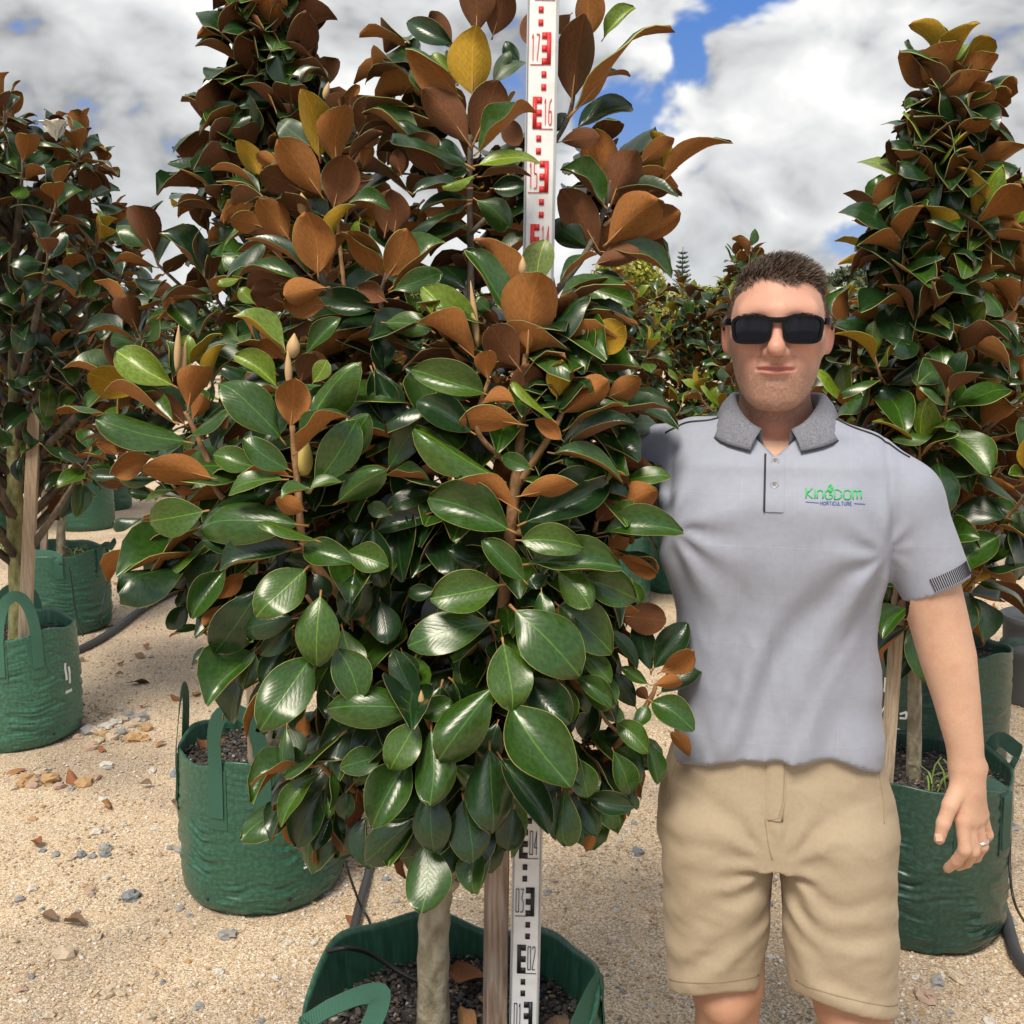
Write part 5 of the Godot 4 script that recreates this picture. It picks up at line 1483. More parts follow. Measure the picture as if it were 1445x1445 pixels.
	stake(Vector3(1.66, 0.36, -3.80), Vector3(1.63, 1.48, -3.75), 0.045, "timber", "brown stake top among leaves beside the man's sleeve shoulder")
	stake(Vector3(-3.85, 0.36, -9.40), Vector3(-3.80, 1.3, -9.40), 0.045, "timber_pale", "far pale stake in the lone green bag")

# ---------------------------------------------------------------- levelling staff
# digits as strokes in a box one wide and one high
const DIGITS := {"0": [[0.1, 0, 0.9, 0, 0.9, 1, 0.1, 1, 0.1, 0]], "1": [[0.5, 0, 0.5, 1, 0.25, 0.86]], "2": [[0.1, 0.9, 0.3, 1, 0.8, 1, 0.9, 0.8, 0.1, 0, 0.95, 0]], "3": [[0.1, 1, 0.9, 1, 0.45, 0.58, 0.9, 0.45, 0.9, 0.12, 0.7, 0, 0.1, 0]], "4": [[0.7, 0, 0.7, 1, 0.1, 0.3, 0.98, 0.3]], "5": [[0.9, 1, 0.15, 1, 0.15, 0.58, 0.8, 0.58, 0.9, 0.4, 0.9, 0.1, 0.75, 0, 0.1, 0]], "6": [[0.85, 1, 0.35, 0.85, 0.12, 0.5, 0.12, 0.1, 0.3, 0, 0.75, 0, 0.9, 0.12, 0.9, 0.42, 0.75, 0.53, 0.15, 0.5]], "7": [[0.1, 1, 0.95, 1, 0.35, 0]], "8": [[0.5, 0.53, 0.15, 0.65, 0.15, 0.9, 0.35, 1, 0.65, 1, 0.85, 0.9, 0.85, 0.65, 0.5, 0.53, 0.1, 0.4, 0.1, 0.1, 0.3, 0, 0.7, 0, 0.9, 0.1, 0.9, 0.4, 0.5, 0.53]], "9": [[0.15, 0, 0.65, 0.15, 0.88, 0.5, 0.88, 0.9, 0.7, 1, 0.25, 1, 0.1, 0.88, 0.1, 0.58, 0.25, 0.47, 0.85, 0.5]]}

func make_staff() -> void:
	var at := Vector3(0.0185, 0.312, -1.655)
	var o := thing("levelling_staff", "white levelling staff with black and red scale standing in the front bag", "measuring staff", at)
	var y := Vector3(0.026, 1.499, -0.11).normalized()
	var z := Vector3(-0.02, 0, 1.0)
	z = (z - y * z.dot(y)).normalized()
	o.basis = Basis(y.cross(z), y, z)
	var white := mat(Color(0.80, 0.81, 0.82), 0.5, {"albedo_texture": noise_tex(512, FastNoiseLite.TYPE_SIMPLEX_SMOOTH, 0.01, 5, [[0.0, Color(0.82, 0.82, 0.80)], [0.5, Color(0.95, 0.95, 0.95)], [1.0, Color(1, 1, 1)]], 0.0, 91), "uv1_triplanar": true, "uv1_scale": Vector3(3, 3, 3)})
	var st := begin()
	box(st, Transform3D(Basis(), Vector3(0, 1.05, -0.014)), Vector3(0.046, 2.1, 0.026), 0.0025)
	obj("staff_body", done(st), white, o)
	var edge := mat(Color(0.48, 0.50, 0.52), 0.35, {"metallic": 0.6})
	for s in [-1, 1]:
		st = begin()
		box(st, Transform3D(Basis(), Vector3(s * 0.0242, 1.05, -0.0135)), Vector3(0.0024, 2.1, 0.030), 0.0006)
		obj("edge_rail", done(st), edge, o)
	var black := mat(Color(0.018, 0.018, 0.022), 0.5)
	var ink := mat(Color(0.022, 0.026, 0.085), 0.5)
	var red := mat(Color(0.66, 0.028, 0.030), 0.5)
	for d in range(0, 21):
		var m: Material = black if d < 10 else red
		var left := d % 2 == 0      # even decimetres: block on the left, figures on the right
		var s := 1.0 if left else -1.0
		var y0 := d * 0.1
		st = begin()
		box(st, Transform3D(Basis(), Vector3(s * -0.0105, y0 + 0.025, 0)), Vector3(0.0065, 0.05, 0.0012))
		for k in 3:
			box(st, Transform3D(Basis(), Vector3(s * -0.0032, y0 + 0.005 + k * 0.02 + (0.0 if k < 2 else 0.0), 0)), Vector3(0.0081, 0.0098, 0.0012))
		obj("scale_block", done(st), m, o)
		for k in 2:
			st = begin()
			box(st, Transform3D(Basis(), Vector3(s * (0.0032 if k < 2 else 0.0), y0 + 0.065 + k * 0.02, 0)), Vector3(0.0078, 0.0094, 0.0012))
			obj("scale_square", done(st), m, o)
		var txt := "%02d" % d
		st = begin()
		for c in 2:
			for q in DIGITS[txt[c]]:
				var line := []
				for i in q.size() / 2:
					line.append(Vector3((0.0038 if left else -0.0178) + c * 0.0075 + q[i * 2] * 0.0058, y0 + 0.007 + q[i * 2 + 1] * 0.040, 0.0002))
				for i in line.size() - 1:
					strap(st, [line[i], line[i + 1]], [Vector3(0, 0, 1), Vector3(0, 0, 1)], 0.0011, 0.0012)
		obj("scale_figure", done(st), ink if d < 10 else red, o)
		st = begin()
		box(st, Transform3D(Basis(), Vector3(s * 0.008, y0, 0)), Vector3(0.022, 0.0007, 0.0011))
		obj("scale_line", done(st), m, o)

# ---------------------------------------------------------------- pipes, litter, bin, bloom
func hose(called: String, pts: Array, r: float, m: String, label: String, category: String, per := 8) -> void:
	var st := begin()
	tube(st, smooth_line(pts, per), r, 9)
	tag(obj(called, done(st), M[m]), label, category)

func make_small_things() -> void:
	var r := RandomNumberGenerator.new()
	r.seed = 88
	hose("irrigation_pipe", PIPE_LEFT, 0.021, "pipe", "black irrigation pipe snaking across the gravel to the left bags", "pipe")
	hose("irrigation_pipe", PIPE_MIDDLE, 0.0125, "pipe", "grey irrigation pipe running behind the front bag's left rim", "pipe")
	hose("irrigation_pipe", [Vector3(1.40, 0.02, -2.95), Vector3(1.365, 0.02, -2.76), Vector3(1.325, 0.02, -2.63), Vector3(1.30, 0.02, -2.53), Vector3(1.303, 0.02, -2.38), Vector3(1.32, 0.02, -2.1)], 0.017, "pipe", "grey irrigation pipe at the right edge beside the dark bag", "pipe")
	hose("drip_tube", DRIP_D, 0.0035, "drip", "thin black drip tube hanging down the bag with the triangle print", "tube")
	hose("drip_tube", DRIP_E, 0.0035, "drip", "thin black drip tube hanging beside the man's hand", "tube")
	hose("drip_tube", DRIP_B, 0.004, "drip", "thin drip tube over the front of the second left bag", "tube")
	hose("drip_tube", DRIP_B_TWO, 0.004, "drip", "thin drip tube looping beside the second left bag", "tube")
	hose("drip_tube", DRIP_MAIN, 0.0045, "drip", "black drip tube lying on the mulch of the front bag", "tube")
	var brown := [mat(Color(0.34, 0.13, 0.05), 0.75, {"albedo_texture": M.under_b.albedo_texture}), mat(Color(0.24, 0.15, 0.09), 0.75, {"albedo_texture": M.under_b.albedo_texture}), mat(Color(0.42, 0.21, 0.08), 0.75, {"albedo_texture": M.under_b.albedo_texture})]
	var where := []
	for n in FALLEN.size() / 3:
		where.append([Vector3(FALLEN[n * 3], 0.012, FALLEN[n * 3 + 1]), FALLEN[n * 3 + 2], ["dry russet magnolia leaf lying on the gravel", "dry grey brown magnolia leaf lying on the gravel", "dry tan magnolia leaf lying on the gravel"][n % 3], "fallen leaves on the gravel"])
	for q in [[Vector3(-0.095, 0.372, -1.80), 0.10, "rust coloured leaf lying between the front trunk and its stake"], [Vector3(-0.03, 0.372, -1.88), 0.09, "brown leaf leaning on the back rim of the front bag"], [Vector3(0.09, 0.370, -1.70), 0.09, "brown leaf on the mulch right of the staff's foot"], [Vector3(-0.30, 0.372, -1.60), 0.09, "orange brown leaf under the front bag's folded handle"], [Vector3(-0.85, 0.415, -3.05), 0.10, "dark dry leaf inside the left rim of the triangle print bag"], [Vector3(-0.70, 0.415, -2.84), 0.08, "brown leaf by the near rim of the triangle print bag"]]:
		where.append([q[0], q[1], q[2], "fallen leaves on the mulch"])
	for k in where.size():
		var q: Array = where[k]
		var o := obj("fallen_leaf", leaf_lo[(k * 5 + 3) % 24], brown[k % 3])
		var l: float = q[1]
		var up := Vector3(r.randf_range(-0.35, 0.35), 1, r.randf_range(-0.1, 0.5)).normalized()
		var a := r.randf() * TAU
		o.transform = leaf_place(q[0], Vector3(cos(a), 0.08, sin(a)).normalized() * l, up if k % 3 else -up, l * 0.45)
		tag(o, q[2], "leaf", q[3])
	# grey bin cut by the right edge
	var at := Vector3(2.37, 0, -4.62)
	var bin := thing("grey_bin", "grey plastic bin cut off by the right edge of the yard", "bin", at)
	var st := begin()
	var P := []
	for k in [[0.0, 0.13], [0.02, 0.14], [0.22, 0.155], [0.24, 0.17], [0.27, 0.17], [0.28, 0.16], [0.36, 0.165], [0.37, 0.18], [0.40, 0.18], [0.405, 0.17], [0.30, 0.15]]:
		P.append(ring(Vector3(0, k[0], 0), Vector3(k[1], 0, 0), Vector3(0, 0, k[1]), 40))
	sheet(st, P, true)
	fan(st, P[10], Vector3(0, 0.30, 0), true)
	obj("bin_body", done(st), M.bin, bin)
	# one white bloom on the left tree
	var bl := thing("magnolia_bloom", "single white bloom near the top of the left edge tree", "flower", Vector3(-1.615, 2.30, -3.92))
	for k in 7:
		var a := k * TAU / 7.0
		var o := obj("petal", leaf_lo[k % 24], M.petal, bl)
		o.transform = leaf_place(Vector3.ZERO, Vector3(cos(a) * 0.45, 1, sin(a) * 0.45).normalized() * 0.08, Vector3(-cos(a), 0.4, -sin(a)), 0.055)
	# weeds in the mulch and at the left edge
	for q in [[Vector3(1.17, 0.39, -2.72), 26, 0.09, "tuft of thin weeds in the mulch beside the man's wrist"], [Vector3(-2.42, 0.42, -5.86), 22, 0.10, "tuft of weeds in the mulch of the second left bag"], [Vector3(-4.05, 0.0, -8.3), 60, 0.22, "yellow green weed clump on the ground at the left edge"]]:
		var w := begin()
		for k in q[1]:
			var a := r.randf() * TAU
			var l: float = q[2] * r.randf_range(0.5, 1.0)
			var foot := Vector3(r.randf_range(-0.06, 0.06), 0, r.randf_range(-0.05, 0.05)) * (float(q[2]) / 0.09)
			var out := Vector3(cos(a), 0, sin(a))
			strap(w, [foot, foot + Vector3(0, l * 0.6, 0) + out * l * 0.2, foot + Vector3(0, l * 0.8, 0) + out * l * 0.6], [out, out, out], 0.004 if q[2] < 0.2 else 0.014, 0.0008)
		var o := obj("weed_tuft", done(w), M.grass)
		o.position = q[0]
		tag(o, q[3], "weeds")

# ---------------------------------------------------------------- trees beyond the yard
func far_tree(called: String, label: String, at: Vector3, high: float, wide: float, tones: Array, seed_: int, open_ := 0.0) -> void:
	var r := RandomNumberGenerator.new()
	r.seed = seed_
	var o := thing(called, label, "tree", at, "trees beyond the yard")
	var st := begin()
	tube(st, [Vector3(0, -0.2, 0), Vector3(0.1, high * 0.3, 0), Vector3(-0.1, high * 0.6, 0.1), Vector3(0, high * 0.85, 0)], [high * 0.025, high * 0.02, high * 0.012, high * 0.004], 8)
	obj("trunk", done(st), M.bark, o)
	var lf := begin()
	var limbs := begin()
	for c in 46:
		var f := r.randf()
		var h := high * lerpf(0.28, 0.95, f)
		var az := r.randf() * TAU
		var rad := wide * sqrt(r.randf()) * (sin(PI * clampf(0.12 + 0.80 * f, 0, 1)))
		var mid := Vector3(cos(az) * rad, h, sin(az) * rad)
		var cr := wide * r.randf_range(0.16, 0.34)
		tube(limbs, [Vector3(0, h * 0.6, 0), mid * Vector3(0.5, 0.85, 0.5), mid], [high * 0.009, high * 0.005, high * 0.002], 4)
		var tone: Color = tones[r.randi() % tones.size()]
		for k in 150:
			var u := Vector3(r.randfn(), r.randfn(), r.randfn()).normalized() * pow(r.randf(), 0.45)
			u.y *= 0.66
			var p := mid + u * cr
			var a := Vector3(r.randfn(), r.randfn() - 0.5, r.randfn()).normalized()
			var b := a.cross(Vector3(r.randfn(), r.randfn(), r.randfn())).normalized()
			var s := wide * r.randf_range(0.035, 0.07)
			lf.set_color(tone * r.randf_range(0.75, 1.2))
			for v in [p - a * s, p + b * s * 0.55, p + a * s, p - a * s, p + a * s, p - b * s * 0.55]:
				lf.add_vertex(v)
	obj("limb", done(limbs), M.bark, o).set_meta("kind", "stuff")
	lf.generate_normals()
	var m := mat(Color(1, 1, 1), 0.6, {"vertex_color_use_as_albedo": true, "backlight_enabled": true, "backlight": Color(0.25, 0.25, 0.1)})
	obj("crown", lf.commit(), m, o).set_meta("kind", "stuff")

func make_far_trees() -> void:
	var gum := [Color(0.075, 0.10, 0.055), Color(0.10, 0.125, 0.075), Color(0.055, 0.085, 0.04)]
	var lime := [Color(0.28, 0.30, 0.04), Color(0.22, 0.26, 0.045), Color(0.34, 0.33, 0.06)]
	var deep := [Color(0.05, 0.09, 0.03), Color(0.07, 0.11, 0.035), Color(0.09, 0.13, 0.04)]
	far_tree("gum_tree", "tall grey green gum tree above the man's right temple", Vector3(17.6, 0, -55), 6.2, 2.9, gum, 1)
	far_tree("gum_tree", "grey green gum tree half hidden by the pointed magnolia", Vector3(21.5, 0, -57), 6.9, 3.2, gum, 2)
	far_tree("bright_tree", "low bright green tree between the man's ear and the gum trees", Vector3(16.2, 0, -52), 4.1, 2.0, deep + [Color(0.16, 0.20, 0.05)], 3)
	far_tree("bright_tree", "yellow green tree behind the front tree's right side", Vector3(4.6, 0, -44), 5.6, 2.3, lime, 4)
	far_tree("bright_tree", "yellow green tree left of the conifer", Vector3(6.0, 0, -46), 4.3, 1.8, lime, 5)
	far_tree("bright_tree", "yellow green tree right of the conifer", Vector3(7.9, 0, -46), 4.6, 1.7, lime, 6)
	far_tree("bright_tree", "pale thin tree left of the man's head", Vector3(9.3, 0, -46), 5.0, 1.4, lime, 7)
	for k in 9:
		far_tree("distant_tree", ["dark tree far behind the left row", "second dark tree far behind the left row", "third dark tree far behind the left row", "dark tree far behind the tall dark magnolia", "dark tree far behind the front tree", "second dark tree far behind the front tree", "dark tree beyond the right edge", "second dark tree beyond the right edge", "dark tree far behind the man"][k], Vector3([-32, -26, -20, -14, -8, -2, 27, 33, 12][k], 0, -58 - (k % 3) * 4), [5.2, 4.6, 4.8, 4.4, 4.6, 4.2, 5.2, 5.0, 3.6][k], 3.4, deep, 20 + k)
	# conifer with tiers of upswept limbs
	var at := Vector3(10.35, 0, -66)
	var o := thing("conifer_tree", "slender tiered conifer standing against the cloud", "tree", at, "trees beyond the yard")
	var r := RandomNumberGenerator.new()
	r.seed = 5
	var st := begin()
	tube(st, [Vector3(0, 0, 0), Vector3(0, 4, 0), Vector3(0, 8.0, 0)], [0.16, 0.10, 0.02], 8)
	obj("trunk", done(st), M.twig_dark, o)
	var needle := mat(Color(0.045, 0.075, 0.06), 0.7)
	for t in 22:
		var h := 1.6 + t * 0.285
		var l := 1.25 * (1.0 - t / 25.0) + 0.1
		var tier := begin()
		for k in 7:
			var a := k * TAU / 7.0 + t * 0.4
			var out := Vector3(cos(a), 0, sin(a))
			var side := Vector3(-sin(a), 0, cos(a))
			var mid := Vector3(0, h, 0) + out * l * 0.6 + Vector3(0, l * 0.10, 0)
			var tip := Vector3(0, h, 0) + out * l + Vector3(0, l * 0.36, 0)
			tube(tier, [Vector3(0, h, 0), mid, tip], [0.03, 0.035, 0.015], 4)
			for q in 5:
				var f := 0.35 + q * 0.14
				var p := Vector3(0, h, 0).lerp(tip, f)
				for s in [-1, 1]:
					tube(tier, [p, p + side * s * l * 0.13 + Vector3(0, l * 0.10, 0)], [0.022, 0.012], 4)
		obj("limb_tier", done(tier), needle, o)

# ---------------------------------------------------------------- the man
# A figure as fields of distance: bones with a radius at each end, joined smoothly, meshed as surface nets. Local axes: x to the picture's right, y up, z towards the camera; the origin lies between the feet.

func nets(st: SurfaceTool, f: Callable, lo: Vector3, hi: Vector3, cell: float, tint = null) -> void:
	var nx := int((hi.x - lo.x) / cell) + 2
	var ny := int((hi.y - lo.y) / cell) + 2
	var nz := int((hi.z - lo.z) / cell) + 2
	var val := PackedFloat32Array()
	val.resize(nx * ny * nz)
	val.fill(1.0)
	var seen := PackedByteArray()
	seen.resize(nx * ny * nz)
	var B := 5
	var reach := cell * B * 0.87 + cell * 3.0
	var blocks := []
	for bz in range(0, nz - 1, B):
		for by in range(0, ny - 1, B):
			for bx in range(0, nx - 1, B):
				var c := lo + Vector3(bx + B * 0.5, by + B * 0.5, bz + B * 0.5) * cell
				if absf(f.call(c)) < reach:
					blocks.append(Vector3i(bx, by, bz))
	for b in blocks:
		for z in range(b.z, mini(b.z + B + 1, nz)):
			for y in range(b.y, mini(b.y + B + 1, ny)):
				for x in range(b.x, mini(b.x + B + 1, nx)):
					var k := (z * ny + y) * nx + x
					if seen[k] == 0:
						seen[k] = 1
						val[k] = f.call(lo + Vector3(x, y, z) * cell)
	var at := {}
	var pts := PackedVector3Array()
	var corner := [0, 1, nx, nx + 1, nx * ny, nx * ny + 1, nx * ny + nx, nx * ny + nx + 1]
	var offs := [Vector3(0, 0, 0), Vector3(1, 0, 0), Vector3(0, 1, 0), Vector3(1, 1, 0), Vector3(0, 0, 1), Vector3(1, 0, 1), Vector3(0, 1, 1), Vector3(1, 1, 1)]
	var edges := [[0, 1], [2, 3], [4, 5], [6, 7], [0, 2], [1, 3], [4, 6], [5, 7], [0, 4], [1, 5], [2, 6], [3, 7]]
	for b in blocks:
		for z in range(b.z, mini(b.z + B, nz - 1)):
			for y in range(b.y, mini(b.y + B, ny - 1)):
				for x in range(b.x, mini(b.x + B, nx - 1)):
					var k := (z * ny + y) * nx + x
					var m := 0
					for c in 8:
						if val[k + corner[c]] < 0.0:
							m |= 1 << c
					if m == 0 or m == 255:
						continue
					var p := Vector3.ZERO
					var n := 0
					for e in edges:
						var u: float = val[k + corner[e[0]]]
						var v: float = val[k + corner[e[1]]]
						if (u < 0.0) != (v < 0.0):
							p += (offs[e[0]] as Vector3).lerp(offs[e[1]], u / (u - v))
							n += 1
					at[k] = pts.size()
					pts.append(lo + (Vector3(x, y, z) + p / n) * cell)
	var steps := [1, nx, nx * ny]
	for k in at:
		for axis in 3:
			var u := val[k]
			var v := val[k + steps[axis]]
			if (u < 0.0) == (v < 0.0):
				continue
			var s1: int = steps[(axis + 1) % 3]
			var s2: int = steps[(axis + 2) % 3]
			if not (at.has(k - s1) and at.has(k - s2) and at.has(k - s1 - s2)):
				continue
			var q := [at[k], at[k - s1], at[k - s1 - s2], at[k - s2]]
			for t in ([0, 1, 2, 0, 2, 3] if u < 0.0 else [0, 2, 1, 0, 3, 2]):
				var p: Vector3 = pts[q[t]]
				if tint != null:
					st.set_color(tint.call(p))
				st.add_vertex(p)

func smin(a: float, b: float, k: float) -> float:
	var h := maxf(k - absf(a - b), 0.0) / k
	return minf(a, b) - h * h * k * 0.25

func bone(p: Vector3, a: Vector3, b: Vector3, ra: float, rb: float) -> float:
	var ab := b - a
	var t := clampf((p - a).dot(ab) / ab.length_squared(), 0.0, 1.0)
	return (p - a - ab * t).length() - lerpf(ra, rb, t)

func egg(p: Vector3, c: Vector3, r: Vector3) -> float:
	var q := (p - c) / r
	var l := q.length()
	return (l - 1.0) * minf(r.x, minf(r.y, r.z)) if l > 0.001 else -minf(r.x, minf(r.y, r.z))

# chains of bones: [a, b, ra, rb]
func limb(p: Vector3, chain: Array, k: float) -> float:
	var d := 9.0
	for c in chain:
		d = smin(d, bone(p, c[0], c[1], c[2], c[3]), k) if k > 0.0 else minf(d, bone(p, c[0], c[1], c[2], c[3]))
	return d

const HEAD := Vector3(-0.004, 1.585, 0.0)

func head_shape(w: Vector3) -> float:
	var p := w - HEAD
	var s := Vector3(absf(p.x), p.y, p.z)
	var d := egg(p, Vector3(0, 0.027, -0.014), Vector3(0.0715, 0.079, 0.096))
	d = smin(d, egg(p, Vector3(0, -0.018, 0.018), Vector3(0.0640, 0.078, 0.074)), 0.03)
	d = smin(d, egg(p, Vector3(0, -0.070, 0.024), Vector3(0.0455, 0.044, 0.056)), 0.03)
	d = smin(d, bone(s, Vector3(0.0455, -0.034, -0.006), Vector3(0.027, -0.090, 0.044), 0.012, 0.012), 0.03)
	d = smin(d, bone(s, Vector3(0, -0.101, 0.070), Vector3(0.015, -0.099, 0.066), 0.0165, 0.015), 0.025)
	d = smin(d, (s - Vector3(0.044, -0.014, 0.055)).length() - 0.018, 0.03)
	d = smin(d, bone(s, Vector3(0.006, 0.028, 0.084), Vector3(0.044, 0.026, 0.066), 0.0105, 0.011), 0.022)
	# sockets and lids behind the dark lenses
	d = -smin(-d, (s - Vector3(0.031, 0.008, 0.098)).length() - 0.014, 0.012)
	d = smin(d, (s - Vector3(0.031, 0.008, 0.074)).length() - 0.0125, 0.004)
	# nose
	var nose := bone(p, Vector3(0, 0.020, 0.086), Vector3(0, -0.022, 0.104), 0.0075, 0.0095)
	nose = smin(nose, (p - Vector3(0, -0.0265, 0.1090)).length() - 0.0118, 0.010)
	nose = smin(nose, (s - Vector3(0.0122, -0.0315, 0.094)).length() - 0.0086, 0.008)
	d = smin(d, nose, 0.009)
	d = -smin(-d, (s - Vector3(0.0068, -0.0400, 0.1010)).length() - 0.0044, 0.0025)
	# mouth
	d = smin(d, egg(p, Vector3(0, -0.060, 0.060), Vector3(0.034, 0.028, 0.027)), 0.025)
	if p.z > 0.04 and p.y < -0.02:
		var lip := smoothstep(0.029, 0.016, s.x)
		d -= 0.0018 * lip * exp(-pow((p.y + 0.0515 + 3.0 * s.x * s.x) / 0.0030, 2.0))
		d -= 0.0028 * lip * exp(-pow((p.y + 0.0615 - 5.0 * s.x * s.x) / 0.0038, 2.0))
		d += 0.0060 * smoothstep(0.031, 0.024, s.x) * exp(-pow((p.y + 0.0562) / 0.0021, 2.0))
		d += 0.0020 * smoothstep(0.022, 0.008, s.x) * exp(-pow((p.y + 0.0735) / 0.0050, 2.0))
		# groove above the lip, folds beside the mouth
		d += 0.0012 * exp(-pow(s.x / 0.0035, 2.0)) * smoothstep(-0.050, -0.046, p.y) * smoothstep(-0.036, -0.040, p.y)
		var f := clampf((-0.030 - p.y) / 0.036, 0.0, 1.0)
		d += 0.0014 * exp(-pow((s.x - 0.0205 - 0.015 * f) / 0.0040, 2.0)) * smoothstep(-0.026, -0.034, p.y) * smoothstep(-0.074, -0.060, p.y)
	# ears
	var e := s - Vector3(0.0735, -0.004, -0.014)
	e = Basis(Vector3.UP, 0.50) * e
	var ear := egg(e, Vector3(0, 0, -0.004), Vector3(0.0080, 0.0310, 0.0175))
	ear = -smin(-ear, egg(e, Vector3(0.0085, 0.004, 0.001), Vector3(0.007, 0.022, 0.012)), 0.006)
	d = smin(d, ear, 0.008)
	# neck, and the start of shoulders and chest inside the collar
	d = smin(d, bone(p, Vector3(0, -0.07, -0.020), Vector3(0, -0.19, -0.030), 0.0520, 0.0555), 0.022)
	d = smin(d, bone(s, Vector3(0.010, -0.155, -0.035), Vector3(0.115, -0.205, -0.04), 0.042, 0.03), 0.04)
	d = smin(d, egg(p, Vector3(0, -0.235, 0.010), Vector3(0.12, 0.065, 0.075)), 0.03)
	return d

const ARM := [[Vector3(0.150, 1.375, -0.01), Vector3(0.222, 1.240, 0.0), 0.058, 0.048], [Vector3(0.222, 1.240, 0), Vector3(0.251, 1.150, 0.0), 0.048, 0.0435], [Vector3(0.251, 1.150, 0.0), Vector3(0.268, 1.090, 0.004), 0.0435, 0.0415], [Vector3(0.268, 1.090, 0.004), Vector3(0.283, 1.028, 0.010), 0.0415, 0.0345], [Vector3(0.283, 1.028, 0.010), Vector3(0.297, 0.960, 0.020), 0.0345, 0.0275], [Vector3(0.297, 0.960, 0.020), Vector3(0.302, 0.915, 0.026), 0.0275, 0.0250]]
const HAND := [[Vector3(0.302, 0.922, 0.026), Vector3(0.304, 0.895, 0.030), 0.0245, 0.022],
	[Vector3(0.299, 0.893, 0.034), Vector3(0.297, 0.850, 0.043), 0.0155, 0.0125], [Vector3(0.305, 0.893, 0.032), Vector3(0.307, 0.846, 0.039), 0.0155, 0.0125], [Vector3(0.310, 0.893, 0.028), Vector3(0.318, 0.846, 0.031), 0.0145, 0.0118], [Vector3(0.313, 0.895, 0.024), Vector3(0.328, 0.850, 0.020), 0.0135, 0.0108]]
const FINGERS := [
	[[Vector3(0.296, 0.850, 0.044), Vector3(0.302, 0.804, 0.050), 0.0108, 0.0098], [Vector3(0.302, 0.804, 0.050), Vector3(0.294, 0.777, 0.036), 0.0098, 0.0088], [Vector3(0.294, 0.777, 0.036), Vector3(0.284, 0.757, 0.022), 0.0088, 0.0076]],
	[[Vector3(0.307, 0.847, 0.039), Vector3(0.316, 0.798, 0.039), 0.0108, 0.0098], [Vector3(0.316, 0.798, 0.039), Vector3(0.311, 0.769, 0.019), 0.0098, 0.0088], [Vector3(0.311, 0.769, 0.019), Vector3(0.303, 0.752, 0.000), 0.0088, 0.0075]],
	[[Vector3(0.318, 0.847, 0.030), Vector3(0.331, 0.800, 0.024), 0.0102, 0.0092], [Vector3(0.331, 0.800, 0.024), Vector3(0.327, 0.772, 0.004), 0.0092, 0.0082], [Vector3(0.327, 0.772, 0.004), Vector3(0.318, 0.757, -0.012), 0.0082, 0.0072]],
	[[Vector3(0.328, 0.851, 0.019), Vector3(0.341, 0.812, 0.008), 0.0092, 0.0082], [Vector3(0.341, 0.812, 0.008), Vector3(0.338, 0.790, -0.008), 0.0082, 0.0074], [Vector3(0.338, 0.790, -0.008), Vector3(0.330, 0.778, -0.020), 0.0074, 0.0066]],
	[[Vector3(0.294, 0.905, 0.036), Vector3(0.277, 0.873, 0.052), 0.0155, 0.0125], [Vector3(0.277, 0.873, 0.052), Vector3(0.268, 0.846, 0.058), 0.0118, 0.0105], [Vector3(0.268, 0.846, 0.058), Vector3(0.263, 0.820, 0.060), 0.0105, 0.0082]]]

func arm_shape(p: Vector3) -> float:
	var d := limb(p, ARM, 0.0)
	if p.y < 0.95:
		var h := limb(p, HAND, 0.012)
		# knuckles and the bone at the wrist
		h = smin(h, (p - Vector3(0.322, 0.925, 0.020)).length() - 0.010, 0.012)
		var tips := 9.0
		for f in FINGERS:
			var one := limb(p, f, 0.004)
			tips = minf(tips, one)
		d = smin(d, smin(h, tips, 0.0045), 0.010)
	return d

# the other arm reaches out behind the leaves and holds the staff
const FAR_ARM := [[Vector3(-0.155, 1.385, -0.02), Vector3(-0.290, 1.322, -0.115), 0.056, 0.045], [Vector3(-0.290, 1.322, -0.115), Vector3(-0.365, 1.288, -0.172), 0.045, 0.041], [Vector3(-0.365, 1.288, -0.172), Vector3(-0.395, 1.325, -0.120), 0.040, 0.036], [Vector3(-0.395, 1.325, -0.120), Vector3(-0.412, 1.375, -0.050), 0.034, 0.025]]

func far_arm_shape(p: Vector3) -> float:
	var d := limb(p, FAR_ARM, 0.015)
	d = smin(d, bone(p, Vector3(-0.412, 1.380, -0.045), Vector3(-0.420, 1.395, -0.008), 0.023, 0.019), 0.015)
	for k in 4:
		var y := 1.420 - k * 0.0195
		var a := Vector3(-0.424, y, -0.006)
		var b := Vector3(-0.416, y - 0.003, 0.030)
		var c := Vector3(-0.376, y - 0.004, 0.034)
		d = smin(d, minf(bone(p, a, b, 0.0105, 0.0095), bone(p, b, c, 0.0095, 0.008)), 0.004)
	d = smin(d, minf(bone(p, Vector3(-0.408, 1.385, -0.04), Vector3(-0.378, 1.412, -0.046), 0.013, 0.0105), bone(p, Vector3(-0.378, 1.412, -0.046), Vector3(-0.346, 1.425, -0.020), 0.0105, 0.0085)), 0.005)
	return d

